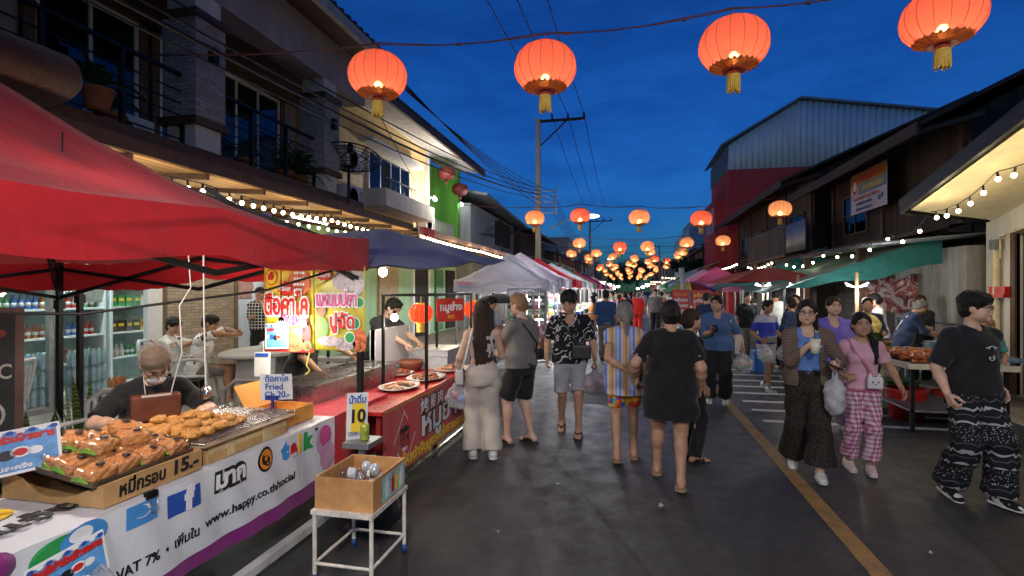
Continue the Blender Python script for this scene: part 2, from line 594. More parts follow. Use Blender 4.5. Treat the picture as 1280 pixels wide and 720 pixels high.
def mesh_obj(name,parts,parent):
 """parts: list of (V, F, material) joined into one mesh"""
 me=bpy.data.meshes.new(name);vs=[];fs=[];mi=[];mats=[]
 b=0
 for V,F,m in parts:
  if m not in mats:mats.append(m)
  vs.append(np.asarray(V,float).reshape(-1,3));fs+=[tuple(int(i)+b for i in f)for f in F];mi+=[mats.index(m)]*len(F);b+=len(V)
 me.from_pydata(np.concatenate(vs).tolist(),[],fs)
 for m in mats:me.materials.append(m)
 me.polygons.foreach_set('material_index',mi);me.polygons.foreach_set('use_smooth',[True]*len(fs))
 me.update()
 o=bpy.data.objects.new(name,me);COL.objects.link(o);o.parent=parent
 return o
def ball(c,r,M=None,n=10,m=7):
 vs,fs=[],[]
 for i in range(m+1):
  for k in range(n):
   an=2*math.pi*k/n;st=max(1e-4,math.sin(math.pi*i/m))
   p=np.array([st*math.cos(an)*r[0],st*math.sin(an)*r[1],-math.cos(math.pi*i/m)*r[2]])
   vs.append((M@p if M is not None else p)+c)
 for i in range(m):
  for k in range(n):
   k2=(k+1)%n;fs.append((i*n+k,i*n+k2,(i+1)*n+k2,(i+1)*n+k))
 return np.array(vs),fs
def unit(v):v=np.array(v,float);return v/(np.linalg.norm(v)+1e-12)
def rotz(a):c,s_=math.cos(a),math.sin(a);return np.array([[c,-s_,0],[s_,c,0],[0,0,1.]])
def rotx(a):c,s_=math.cos(a),math.sin(a);return np.array([[1.,0,0],[0,c,-s_],[0,s_,c]])
def roty(a):c,s_=math.cos(a),math.sin(a);return np.array([[c,0,s_],[0,1.,0],[-s_,0,c]])
def ik(a,c,l1,l2,pole):
 d=c-a;L=np.linalg.norm(d)
 if L>(l1+l2)*.995:c=a+d/L*(l1+l2)*.995;d=c-a;L=np.linalg.norm(d)
 u=d/L;x=(l1*l1-l2*l2+L*L)/(2*L);h=math.sqrt(max(l1*l1-x*x,0))
 p=np.array(pole,float);p=p-u*(p@u);p=unit(p)
 return a+u*x+p*h,c

class Body:
 """joints of one figure; lengths for a 1.7 m adult, everything scaled by h/1.7. Faces +Y, x to its own right."""
 def __init__(s,h=1.65,w=1.0,fem=True,pelvis=(0,0,.93),lean=0,side=0,twist=0,feet=((-.10,0,.075),(.10,0,.075)),
toes=((0,0),(0,0)),knees=((0,1,.1),(0,1,.1)),hands=(None,None),elbows=(None,None),palm=(None,None),curl=(.45,.45),
head=(0,0,0),belly=0,hdir=(None,None),headscale=1.0):
  s.s=h/1.7;s.w=w;s.fem=fem;s.belly=belly;s.curl=curl;s.hs=headscale
  P=np.array(pelvis,float);s.P=P
  M=rotz(R(twist))@roty(R(side))@rotx(-R(lean));s.M=M
  s.sp=lambda x,y,z:P+M@np.array([x,y,z])
  shw=(.158 if fem else .178)*(1+(w-1)*.55);s.shw=shw
  s.sh=[s.sp(-shw,-.008,.425),s.sp(shw,-.008,.425)]
  s.neck0=s.sp(0,-.012,.49);s.neck1=s.sp(0,.012,.585)
  Mh=M@rotz(R(head[0]))@roty(R(head[2]))@rotx(-R(head[1]));s.Mh=Mh
  # undo most of the torso lean for the head so it looks where it should
  s.hc=s.neck1+Mh@np.array([0,.018,.075])
  s.hl=lambda x,y,z:s.hc+Mh@(np.array([x,y,z])*headscale)
  hipw=.088*(1+(w-1)*.5)
  Mz=rotz(R(twist*.3))
  s.hip=[P+Mz@np.array([-hipw,0,-.02]),P+Mz@np.array([hipw,0,-.02])]
  s.knee,s.ank,s.toe=[],[],[]
  for i in(0,1):
   k,a=ik(s.hip[i],np.array(feet[i],float),.43,.425,knees[i])
   s.knee.append(k);s.ank.append(a)
   yw,pt=R(toes[i][0]),R(toes[i][1])
   s.toe.append(rotz(-yw)@rotx(pt)@np.array([0,1,0.]))
  s.elb,s.wri,s.hd,s.pn=[],[],[],[]
  for i in(0,1):
   sg=-1 if i==0 else 1
   t=s.sh[i]+np.array([sg*.06*(1+(w-1)*1.2),.05,-.49])if hands[i]is None else np.array(hands[i],float)
   e,wr=ik(s.sh[i],t,.275,.245,(sg*.35,-1,-.1)if elbows[i]is None else elbows[i])
   s.elb.append(e);s.wri.append(wr)
   d=unit(wr-e)
   if hdir[i]is not None:d=unit(hdir[i])
   s.hd.append(d)
   n=np.array([-sg,0.15,0.])if palm[i]is None else np.array(palm[i],float)
   n=unit(n-d*(n@d));s.pn.append(n)
 def torso(s,inf=0,z0=-.10,z1=.50,bust=True,hipw=1.0):
  w=s.w;f=s.fem;b=s.belly
  T=[(-.14,0,-.01,.128,.095),(-.10,0,-.012,.15,.108),(0,0,-.012,.162 if f else .155,.116),(.08,0,-.002+b*.5,.146 if f else .148,.104+b*.5),
(.16,0,.006+b*.6,.128 if f else .142,.094+b*.7),(.28,0,.01+b*.2,.142 if f else .158,.104+b*.3),(.37,0,.006,.146 if f else .162,.102),
(.43,0,-.004,.125 if f else .142,.080),(.47,0,-.010,.080,.062),(.50,0,-.010,.056,.052)]
  S=np.array([(z,cx,cy,rx*w+inf,ry*(1+(w-1)*1.1)+inf)for z,cx,cy,rx,ry in T])
  zs=[z0]+[z for z in S[:,0]if z0<z<z1]+[z1]
  out=[]
  for z in zs:
   r=[np.interp(z,S[:,0],S[:,j])for j in range(1,5)]
   if z<S[0,0]:r=list(S[0,1:])
   out.append((z,r[0],r[1],r[2]*(hipw if z<.05 else 1),r[3]))
  return out
 def LF(s):return(s.P,s.M)

SKIN={}
def skin(name,c):
 if name in SKIN:return SKIN[name]
 k=NB('skin_'+name)
 v=k.coord('Object')
 f=k.noise(v,9,5,.6)
 k.color(k.ramp(f,[(.3,tuple(x*.86 for x in c)),(.7,tuple(x*1.1 for x in c))]))
 k.rough(.48);k.set('Specular IOR Level',.35);k.set('Subsurface Weight',.0)
 k.bump(k.noise(v,160,3),.06,.004)
 SKIN[name]=k.m;return k.m
SK_TAN=skin('tan',(.42,.235,.15));SK_LIGHT=skin('light',(.56,.35,.25));SK_DARK=skin('brown',(.30,.155,.095));SK_PINK=skin('fair',(.60,.36,.27))
EYEW=mat('eye_white',(.62,.58,.54),.3,var=0);EYED=mat('eye_dark',(.012,.008,.006),.15,var=0)
BROW=mat('brow_hair',(.018,.012,.010),.8,var=0)
LIPS=mat('lip_skin',(.36,.13,.11),.42,var=.1)
NAIL=mat('nail',(.55,.34,.28),.3,var=0)
def hairmat(name,c,hi=None):
 if name in MATS:return MATS[name]
 k=NB(name)
 v=k.coord('Object',(90,90,9))
 f=k.noise(v,1.6,6,.7)
 hi=hi or tuple(x*2.0+.002 for x in c)
 k.color(k.ramp(f,[(.35,c),(.75,hi)]))
 k.rough(.55);k.set('Specular IOR Level',.22)
 k.bump(f,.8,.012)
 MATS[name]=k.m;return k.m
HAIR=hairmat('black_hair',(.007,.006,.006));HAIRG=hairmat('grey_hair',(.10,.09,.085),(.26,.25,.24));HAIRB=hairmat('light_brown_hair',(.16,.085,.04),(.33,.19,.10));HAIRD=hairmat('dark_brown_hair',(.02,.012,.008),(.06,.035,.022))

def hand_sdf(B,i,sc=1.0):
 d,n=B.hd[i],B.pn[i];u=np.cross(d,n)
 sg=-1 if i==0 else 1
 th=u if(u@np.array([0,1,.3]))>0 else-u # thumb side: forward / up
 if abs(d[2])<.6:th=u if u[2]>0 else-u
 w0=B.wri[i];S=SDF();cu=B.curl[i]
 k=.008
 S.cap(w0-d*.05,w0+d*.01,.026,.024,.02,(n,.75))
 for o,L in((-.027,.078),(-.010,.086),(.008,.086),(.025,.08)):
  S.cap(w0+u*o*.55+d*.012,w0+u*o+d*L,.0155,.0115,.012,(n,.85))
 def rot(v,a):return v*math.cos(a)+np.cross(u,v)*math.sin(a)*(1 if np.cross(u,d)@n>0 else-1)
 lens=[.066,.076,.072,.058]
 offs=[.027,.010,-.008,-.025]if(th@u)>0 else[-.027,-.010,.008,.025]
 base=[.082,.088,.086,.078]
 for j in range(4):
  a=w0+u*offs[j]+d*base[j];ang=cu*(1.0+.08*j);L=lens[j]
  sp_=u*(offs[j]*.15)
  d1=unit(rot(d,ang)+sp_/.3*.3);b=a+d1*L*.45
  d2=rot(d,ang*2.1);c=b+d2*L*.32
  d3=rot(d,ang*2.9);e=c+d3*L*.26
  S.cap(a-d*.012,b,.0095,.0088,k);S.cap(b,c,.0088,.008,.006);S.cap(c,e,.008,.0066,.006)
 a=w0+th*.022+d*.022+n*.006
 d1=unit(d*.62+th*.62+n*(.25+.35*cu));b=a+d1*.042
 d2=unit(d*.85+th*.22*(1-cu)+n*(.25+.5*cu));c=b+d2*.032;e=c+unit(d2+n*.2*cu)*.024
 S.cap(a,b,.0145,.0115,.014);S.cap(b,c,.0112,.0095,.006);S.cap(c,e,.0095,.0075,.006)
 return S

def head_sdf(B,S,male=False,k=.02):
 h=B.hl;M=B.Mh;q=B.hs
 def E(c,r,kk=k,sub=False):S.ell(h(*c),np.array(r)*q,kk,M,sub)
 E((0,-.012,.030),(.076,.096,.088));E((0,.018,-.02),(.066,.074,.085));E((0,.038,-.078),(.040 if male else .034,.040,.034),.03)
 for sx in(-1,1):
  E((sx*.040,.050,-.030),(.026,.028,.030),.02)
  E((sx*.078,-.008,-.008),(.012,.022,.032),.010)
  E((sx*.030,.094,.006),(.017,.012,.012),.010,True)
  E((sx*.044,.020,-.062),(.022,.040,.026),.03)
 E((0,.078,.030),(.050,.014,.012),.02)
 S.cap(h(0,.084,.008),h(0,.101,-.030),.008*q,.012*q,.010)
 for sx in(-1,1):E((sx*.012,.092,-.034),(.009,.010,.008),.006)
 E((0,.083,-.058),(.024,.012,.008),.008);E((0,.082,-.070),(.020,.012,.008),.008);E((0,.080,-.095),(.018,.014,.014),.02)

def build_body(B,t,sk,vox=.0075,hands=True,face=True,mask=False,feet=True,eyes_closed=False):
 S=SDF();w=B.w;lw=1+(w-1)*.8
 S.loft(B.torso(),.03,2.3,B.LF())
 for sx in(0,1):S.cap(B.sp((sx-.5)*.11,-.014,.462),B.sh[sx],.046*lw,.046*lw,.04)
 S.cap(B.neck0,B.neck1,.052,.049,.03)
 if B.fem:
  for sx in(-1,1):S.ell(B.sp(sx*.072,.085*(1+(w-1)),.31),(.062,.05,.062),.03,B.M)
 for i in(0,1):
  S.cap(B.sh[i],B.elb[i],.047*lw,.038*lw,.03);S.cap(B.elb[i],B.elb[i]+(B.wri[i]-B.elb[i])*.35,.039*lw,.040*lw,.02)
  S.cap(B.elb[i]+(B.wri[i]-B.elb[i])*.35,B.wri[i],.040*lw,.0255,.02)
  S.cap(B.hip[i],B.knee[i],.088*lw,.056*lw,.03);S.cap(B.knee[i],B.ank[i],.053*lw,.036,.02)
  m=B.knee[i]+(B.ank[i]-B.knee[i])*.3
  dn=unit(B.ank[i]-B.knee[i]);bk=-B.toe[i]-dn*(-B.toe[i]@dn);bk=unit(bk)
  S.ell(m+bk*.022,(.047*lw,.047*lw,.10),.03)
  if feet:
   tt=B.toe[i];a=B.ank[i];dw=unit(np.array([0,0,-1.])-tt*(-tt[2]))
   S.cap(a,a+dw*.035-tt*.04,.036,.034,.02);S.cap(a,a+dw*.045+tt*.11,.036,.026,.02)
   sd=np.cross(tt,dw)
   for o,L,r in((-.026,.150,.012),(-.008,.165,.013),(.010,.168,.014),(.026,.165,.017)):
    o2=o*(1 if i==0 else-1)
    S.cap(a+dw*.052+tt*.08+sd*o2*.7,a+dw*.058+tt*L+sd*o2,.022,r,.012)
 head_sdf(B,S,not B.fem)
 V,F=S.mesh(vox/B.s)
 parts=[(V,F,sk)]
 if hands:
  for i in(0,1):
   V,F=hand_sdf(B,i).mesh(min(.0042,vox*.6));parts.append((V,F,sk))
 if face:
  h=B.hl;M=B.Mh
  for sx in(-1,1):
   V,F=ball(h(sx*.031,.080,.005),np.array((.0135,.008,.0075 if not eyes_closed else .003))*B.hs,M);parts.append((V,F,EYEW))
   V,F=ball(h(sx*.031,.0865,.005),np.array((.0066,.004,.0066 if not eyes_closed else .003))*B.hs,M,8,5);parts.append((V,F,EYED))
   L=SDF();L.cap(h(sx*.016,.0885,.0135),h(sx*.032,.0875,.0155),.0022,.0028,.004);L.cap(h(sx*.032,.0875,.0155),h(sx*.046,.076,.008),.0028,.0015,.004)
   V,F=L.mesh(.0028);parts.append((V,F,BROW))
   L=SDF();L.cap(h(sx*.012,.095,.031),h(sx*.032,.092,.036),.0038,.0042,.004);L.cap(h(sx*.032,.092,.036),h(sx*.052,.075,.029),.0042,.0022,.004)
   V,F=L.mesh(.003);parts.append((V,F,BROW))
  if not mask:
   L=SDF()
   L.ell(h(0,.087,-.0575),(.022,.0105,.0058),.004,M);L.ell(h(0,.086,-.0685),(.019,.011,.0068),.004,M)
   V,F=L.mesh(.0032);parts.append((V,F,LIPS))
 parts=[(V*B.s,F,m)for V,F,m in parts]
 return mesh_obj('body',parts,t)

def part(B,t,name,S,m,vox=.009):
 V,F=S.mesh(vox/B.s)
 return mesh_obj(name,[(V*B.s,F,m)],t)
def along(a,b,f):return a+(b-a)*f

def top(B,t,name,m,hem=-.02,sleeve=.75,inf=.014,flare=0,collar=None,vox=.009,wr=.0055,open_front=False,sl_inf=.016,neck=.055,neckline=0.0,sleeveless=False,belly=0):
 """shirt, blouse, jacket or dress bodice; hem is relative to the pelvis, sleeve: 0..1 upper arm, 1..2 forearm"""
 S=SDF();lw=1+(B.w-1)*.8
 sec=[list(q)for q in B.torso(inf,max(hem-.03,-.14)if hem>-.14 else-.14,.50)]
 if hem<-.14:
  z0,cx,cy,rx,ry=sec[0]
  sec=[[hem-.03,0,0,.168*B.w+inf+flare,.125*B.w+inf+flare]]+[[z,x,y,max(a,.162*B.w+inf),max(b,.115*B.w+inf)]if z<=0 else[z,x,y,a,b]for z,x,y,a,b in sec]
 if flare and hem>=-.14:
  for q in sec:
   if q[0]<.12:q[3]+=flare*(.12-q[0])/.2;q[4]+=flare*(.12-q[0])/.2
 if inf>.018: # loose cut: cloth falls straight from the chest
  cr=max(q[3]for q in sec if .25<q[0]<.42);cd=max(q[4]for q in sec if .25<q[0]<.42)
  for q in sec:
   if q[0]<.3:q[3]=max(q[3],cr*.97);q[4]=max(q[4],cd*.95)
 if hem<.06: # hangs over the waist of what is worn below
  for q in sec:
   if q[0]<.09:
    q[3]=max(q[3],(.200+(B.w-1)*.17)+inf*.6);q[4]=max(q[4],.124+(B.w-1)*.12+inf*.6);q[2]=0
 S.loft(sec,.03,2.3,B.LF())
 if not sleeveless:
  for sx in(0,1):S.cap(B.sp((sx-.5)*.11,-.014,.462),B.sh[sx],.046*lw+inf*.7,.046*lw+inf*.7,.035)
 else:
  for sx in(0,1):S.cap(B.sp((sx-.5)*.11,-.014,.458),along(B.sp(0,-.01,.44),B.sh[sx],.8),.044*lw+inf*.6,None,.03)
 if B.fem:
  for sx in(-1,1):S.ell(B.sp(sx*.072,.085*B.w,.31),(.064+inf*.5,.054+inf*.5,.064),.04,B.M)
 if not sleeveless:
  for i in(0,1):
   a,b,c=B.sh[i],B.elb[i],B.wri[i]
   if sleeve<=1:
    e=along(a,b,sleeve);S.cap(a,e,.046*lw+sl_inf,.044*lw+sl_inf*1.3,.03,None,True)
    S2=None
   else:
    S.cap(a,b,.049*lw+sl_inf,.042*lw+sl_inf,.03);S.cap(b,along(b,c,sleeve-1),.043*lw+sl_inf,.031*lw+sl_inf,.02,None,True)
 S.wr=(wr,33.0,random.uniform(0,6))
 Mz=B.M[:,2]
 S.plane(-Mz,B.sp(0,0,hem))
 # neck opening
 S.cap(B.sp(0,.0,.47),B.sp(0,.02,.62),neck+.004,neck+.012,.006);S.p[-1]=S.p[-1][:7]+(True,)
 if neckline:S.ell(B.sp(0,.10,.47),(.06,.09,neckline),.01,B.M,True)
 if open_front:
  S.box(B.sp(0,.15,.2),(open_front,.14,.40),B.M,.01,True)
 o=part(B,t,name,S,m,vox)
 return o
def sleeves_cut():pass
def legwear(B,t,name,m,rk=.075,rh=.085,length=1.0,inf=.012,vox=.009,wr=.0065,waist=.10,hipr=.10,shorts=False):
 """trousers or shorts; length: share of hip-to-ankle"""
 S=SDF();lw=1+(B.w-1)*.8
 S.loft(B.torso(inf,-.13,waist),.03,2.3,B.LF())
 for i in(0,1):
  h,k,a=B.hip[i],B.knee[i],B.ank[i]
  if length<=.5:
   S.cap(h,along(h,k,length*2),hipr*lw+inf*.5,rk*lw,.03,None,True)
  else:
   S.cap(h,k,hipr*lw+inf*.5,rk*lw,.03);S.cap(k,along(k,a,(length-.5)*2),rk*lw,rh*lw if rh>.07 else rh,.03,None,True)
 S.wr=(wr,30.0,random.uniform(0,6))
 S.plane(B.M[:,2],B.sp(0,0,waist-.002))
 S.plane((0,0,-1),(0,0,.022))
 return part(B,t,name,S,m,vox)
def shoe(B,t,i,name,m,sole=None,style='sneaker'):
 tt=B.toe[i];a=B.ank[i];dw=unit(np.array([0,0,-1.])-tt*(-tt[2]));sd=np.cross(tt,dw)
 S=SDF();parts=[]
 if style in('sneaker','clog'):
  S.cap(a+dw*.02-tt*.035,a+dw*.03+tt*.03,.044,.043,.02);S.cap(a+dw*.034+tt*.02,a+dw*.046+tt*.135,.042,.032,.02,(dw,.9))
  S.cap(a+dw*.045+tt*.07,a+dw*.048+tt*.13,.044,.040,.02,(dw,.62))
  if style=='sneaker':S.cap(a-dw*.012-tt*.01,a+dw*.02,.041,.043,.02)
  else:
   S.cap(a-dw*.03,a+dw*.012-tt*.01,.05,.052,.01);S.p[-1]=S.p[-1][:7]+(True,)
  S.plane(dw,a+dw*.062)
  V,F=S.mesh(.006);parts.append((V*B.s,F,m))
  Q=SDF();Q.cap(a+dw*.064-tt*.04,a+dw*.064+tt*.06,.047,.044,.02,(dw,.30));Q.cap(a+dw*.064+tt*.05,a+dw*.064+tt*.135,.048,.042,.02,(dw,.32))
  V,F=Q.mesh(.006);parts.append((V*B.s,F,sole or m))
 else:
  Q=SDF();Q.cap(a+dw*.072-tt*.05,a+dw*.072+tt*.05,.050,.046,.02,(dw,.30));Q.cap(a+dw*.072+tt*.05,a+dw*.072+tt*.145,.053,.048,.02,(dw,.30))
  V,F=Q.mesh(.006);parts.append((V*B.s,F,sole or m))
  U=SDF()
  if style=='slide':
   U.cap(a+dw*.055+tt*.045-sd*.045,a+dw*.022+tt*.065,.016,.018,.01);U.cap(a+dw*.022+tt*.065,a+dw*.055+tt*.045+sd*.045,.018,.016,.01)
   U.cap(a+dw*.05+tt*.085-sd*.045,a+dw*.030+tt*.10,.016,.018,.01);U.cap(a+dw*.030+tt*.10,a+dw*.05+tt*.085+sd*.045,.018,.016,.01)
  else:
   for q in(-1,1):U.cap(a+dw*.020+tt*.130,a+dw*.030+tt*.045+sd*q*.040,.010,.012,.006)
  V,F=U.mesh(.005);parts.append((V*B.s,F,m))
 return mesh_obj(name,parts,t)

def hair(B,t,style='short',m=None,vox=.0075,length=.3):
 S=SDF();h=B.hl;M=B.Mh;q=B.hs
 def E(c,r,kk=.02,sub=False):S.ell(h(*c),np.array(r)*q,kk,M,sub)
 E((0,-.016,.038),(.087,.107,.094))
 if style in('short','cap','mop'):
  E((0,-.045,-.01),(.078,.07,.085),.02)
  if style=='mop':
   E((0,.045,.065),(.078,.062,.050),.03);E((-.05,.03,.055),(.045,.06,.05),.02);E((.05,.03,.055),(.045,.06,.05),.02)
   E((0,-.02,.08),(.088,.10,.07),.03)
  else:
   E((0,.035,.092),(.065,.06,.035),.03)
  E((0,.098,-.035),(.078,.078,.085),.012,True)
  for sx in(-1,1):E((sx*.085,.02,-.045),(.022,.04,.045),.01,True)
  E((0,-.02,-.16),(.15,.15,.09),.01,True)
  S.wr=(.004,110,random.uniform(0,6))
 else:
  E((0,-.04,-.02),(.080,.075,.09),.02)
  E((0,.108,-.045),(.070,.086,.122),.012,True)
  for sx in(-1,1):S.cap(h(sx*.070,.010,.055),h(sx*.080,-.035,-.03),.016*q,.014*q,.02)
  if style=='long':
   a=h(0,-.075,-.02);dn=np.array([0,-.06,-1.0])
   for ox,r0,r1 in((-.05,.052,.036),(0,.058,.040),(.05,.052,.036),(-.085,.032,.02),(.085,.032,.02)):
    b0=h(ox,-.06,-.01);S.cap(b0,b0+dn*length*.5,r0,r0*1.05,.03,((0,1,0),.8))
    S.cap(b0+dn*length*.5,b0+dn*(length*(1-abs(ox)*.8))+np.array([ox*-.15,0,0]),r0*1.05,r1,.03,((0,1,0),.75))
  elif style=='pony':
   b0=h(0,-.105,-.015);S.ell(b0,(.03,.03,.03),.02)
   S.cap(b0,b0+np.array([0,-.03,-.06]),.028,.035,.02);S.cap(b0+np.array([0,-.03,-.06]),b0+np.array([0,-.02,-length]),.035,.016,.02)
  elif style=='side':
   b0=h(-.060,-.01,-.07);p1=b0+np.array([-.03,.07,-.10]);S.cap(h(-.05,-.05,-.03),b0,.038,.032,.02);S.cap(b0,p1,.032,.036,.02);S.cap(p1,p1+np.array([-.01,.05,-length]),.036,.018,.02)
   S.cap(h(.03,-.07,-.06),h(-.05,-.03,-.07),.035,.035,.03)
  elif style=='bun':
   S.ell(h(0,-.115,-.01),(.05,.04,.042),.015,M)
  elif style=='back':
   S.cap(h(0,-.07,-.03),h(0,-.085,-.03)+np.array([0,-.01,-length]),.055,.035,.03,((0,1,0),.7))
   for sx in(-1,1):S.cap(h(sx*.07,-.01,-.02),h(sx*.075,-.03,-.05)+np.array([0,-.01,-length*.8]),.025,.02,.02)
  S.wr=(.0018,90,random.uniform(0,6))
 S.st=(h(0,-.02,0),.0022,15)
 return part(B,t,'hair',S,m or HAIR,vox)
def glasses(B,t,m):
 mb=MB();h=B.hl
 for sx in(-1,1):
  c=h(sx*.034,.103,.004)
  pts=[c+B.Mh@np.array([.024*math.cos(a),0,.019*math.sin(a)])for a in np.linspace(0,2*math.pi,15)[:-1]]
  mb.tube([p*B.s for p in pts],.0022,5,True)
  mb.tube([h(sx*.058,.098,.008)*B.s,h(sx*.076,.05,.008)*B.s,h(sx*.08,-.01,.004)*B.s],.002,5)
 mb.tube([h(-.011,.105,.006)*B.s,h(.011,.105,.006)*B.s],.002,5)
 return mb.obj('glasses',m,t)
 # ------------------------------------------------------------------ surface materials of the street
def m_asphalt():
 k=NB('asphalt');v=k.coord('Object')
 big=k.noise(v,.55,5,.6);fine=k.noise(v,130,3,.8);mid=k.noise(v,4,6,.7)
 c=k.ramp(big,[(.3,(.038,.037,.040)),(.7,(.062,.059,.059))])
 c=k.mix(k.math('MULTIPLY',fine,.75),c,(.012,.012,.013))
 st=k.ramp(mid,[(.56,(0,0,0)),(.74,(1,1,1))])
 c=k.mix(k.math('MULTIPLY',st,.5),c,(.016,.014,.014))
 dk=k.noise(k.coord('Object',(1.6,.5,1)),1.7,7,.75);c=k.mix(k.math('MULTIPLY',k.ramp(dk,[(.52,(0,0,0)),(.66,(1,1,1))]),.45),c,(.085,.080,.076))
 cr=k.vor(k.coord('Object',(.35,.2,1)),1.3,'DISTANCE_TO_EDGE')
 cm=k.ramp(cr,[(.0,(1,1,1)),(.012,(0,0,0))])
 c=k.mix(k.math('MULTIPLY',cm,.75),c,(.006,.006,.006))
 k.color(c)
 k.rough(k.ramp(mid,[(.35,(.36,.36,.36)),(.7,(.62,.62,.62))]))
 k.bump(k.math('ADD',fine,k.math('MULTIPLY',mid,.4)),.55,.012);return k.m
def m_paving(name='paving',c=(.30,.28,.26),sc=2.2):
 k=NB(name);v=k.coord('Object')
 t=k.n('TexBrick');t.inputs['Scale'].default_value=sc;t.inputs['Mortar Size'].default_value=.012
 t.offset=0;t.inputs['Color1'].default_value=(*c,1);t.inputs['Color2'].default_value=(*[x*.8 for x in c],1)
 t.inputs['Mortar'].default_value=(*[x*.35 for x in c],1);t.inputs['Row Height'].default_value=.5
 k.ln(v,t.inputs['Vector'])
 k.color(k.mix(k.math('MULTIPLY',k.noise(v,3,6),.6),t.outputs[0],(.08,.075,.07)));k.rough(.55);return k.m
def m_paint(name,c,worn=.5,seed=0):
 k=NB(name);v=k.coord('Object',loc=(seed,0,0))
 f=k.noise(v,7,8,.8);g=k.noise(v,90,3,.8)
 m=k.ramp(k.math('ADD',k.math('MULTIPLY',f,.6),k.math('MULTIPLY',g,.4)),[(worn-.07,(1,1,1)),(worn+.09,(0,0,0))])
 k.color(k.mix(m,(.05,.048,.05),c));k.rough(.6);return k.m
def m_planks(name,c,sc=8,d='Y',vary=.5,z=False,rough=.8):
 """boards: tone changes board by board, dark gaps, grain"""
 k=NB(name);v=k.coord('Object');o=k.sep(v);a={'X':0,'Y':1,'Z':2}[d]
 b=k.math('MULTIPLY',o[a],sc);fl=k.math('FLOOR',b);fr=k.math('FRACT',b)
 wn=k.n('TexWhiteNoise',noise_dimensions='1D');k.ln(fl,wn.inputs['W'])
 lo=tuple(x*(1-vary)for x in c);hi=tuple(x*(1+vary)for x in c)
 col=k.ramp(wn.outputs['Value'],[(0,lo),(1,hi)])
 s_=(30,30,2)if d!='Z' else(2,2,40)
 gr=k.noise(k.coord('Object',s_),1.2,6,.7)
 col=k.mix(k.math('MULTIPLY',gr,.55),col,tuple(x*.25 for x in c))
 gp=k.math('LESS_THAN',k.math('ABSOLUTE',k.math('SUBTRACT',fr,.5)),.455)
 col=k.mix(gp,tuple(x*.12 for x in c),col)
 k.color(col);k.rough(rough);k.bump(k.math('ADD',gp,k.math('MULTIPLY',gr,.3)),.5,.01);return k.m
def m_stone(name,c):
 k=NB(name);v=k.coord('Object',(1,1,1));o=k.sep(v)
 cb=k.n('CombineXYZ');k.ln(k.math('ADD',o[0],o[1]),cb.inputs[0]);k.ln(o[2],cb.inputs[1])
 t=k.n('TexBrick');t.inputs['Scale'].default_value=5.5;t.inputs['Mortar Size'].default_value=.02;t.inputs['Bias'].default_value=-.1
 t.inputs['Brick Width'].default_value=.9;t.inputs['Row Height'].default_value=.28;t.offset_frequency=2;t.offset=.37
 t.inputs['Color1'].default_value=(*c,1);t.inputs['Color2'].default_value=(c[0]*.6,c[1]*.58,c[2]*.52,1);t.inputs['Mortar'].default_value=(*[x*.25 for x in c],1)
 k.ln(cb.outputs[0],t.inputs['Vector'])
 n=k.noise(v,18,5)
 k.color(k.mix(k.math('MULTIPLY',n,.5),t.outputs[0],tuple(x*.4 for x in c)));k.rough(.85)
 k.bump(k.math('ADD',t.outputs['Fac'],k.math('MULTIPLY',n,-.8)),-.8,.03);return k.m
def m_siding(name,c,pitch=5.0):
 k=NB(name);v=k.coord('Object');o=k.sep(v)
 fr=k.math('FRACT',k.math('MULTIPLY',o[2],pitch))
 g=k.math('LESS_THAN',fr,.07)
 st=k.noise(k.coord('Object',(3,3,.4)),1.2,6,.7)
 col=k.ramp(st,[(.3,tuple(x*.7 for x in c)),(.7,c)])
 k.color(k.mix(g,col,tuple(x*.45 for x in c)));k.rough(.6);k.bump(fr,.5,.02);return k.m
def m_wall(name,c,dirt=.5):
 k=NB(name);v=k.coord('Object')
 st=k.noise(k.coord('Object',(2.2,2.2,.35)),1.3,7,.7,.4);f=k.noise(v,26,4)
 col=k.ramp(st,[(.34,tuple(x*(1-dirt)for x in c)),(.62,c)])
 k.color(k.mix(k.math('MULTIPLY',f,.25),col,tuple(x*.5 for x in c)));k.rough(.85);k.bump(f,.25,.01);return k.m
def m_tiles(name,c):
 k=NB(name);v=k.coord('Object');o=k.sep(v)
 a=k.math('ABSOLUTE',k.math('SINE',k.math('MULTIPLY',o[1],14)))
 b=k.math('FRACT',k.math('MULTIPLY',o[0],3))
 n=k.noise(v,2.5,6)
 k.color(k.ramp(n,[(.3,tuple(x*.5 for x in c)),(.7,c)]));k.rough(.75);k.bump(k.math('ADD',a,b),.8,.04);return k.m

ASPH=m_asphalt();PAVE=m_paving();KERB=mat('kerb_concrete',(.24,.23,.22),.85,bump=.3)
YEL=m_paint('yellow_road_paint',(.30,.17,.05),.555);WHT=m_paint('white_road_paint',(.50,.50,.48),.62,5)
DKMET=mat('dark_metal',(.022,.021,.022),.5,.6);BLKM=mat('black_metal',(.012,.012,.013),.45,.5)
STEEL=mat('stainless',(.52,.52,.53),.28,1,.12,3);ALU=mat('white_aluminium',(.62,.63,.65),.4,var=.08);GREYM=mat('grey_steel',(.28,.29,.30),.45,.7)
CONC=m_wall('concrete',(.30,.29,.275));WHITEW=m_wall('white_plaster',(.62,.60,.55),.3);CREAM=m_wall('cream_plaster',(.36,.31,.31),.35)
SIDE=m_siding('yellow_siding',(.82,.60,.28));GREENW=m_wall('green_plaster',(.10,.34,.04),.4);PALEG=m_wall('pale_green_plaster',(.36,.58,.36),.25)
STONE=m_stone('stacked_stone',(.40,.37,.35));STONEB=m_stone('beige_stone',(.46,.38,.29))
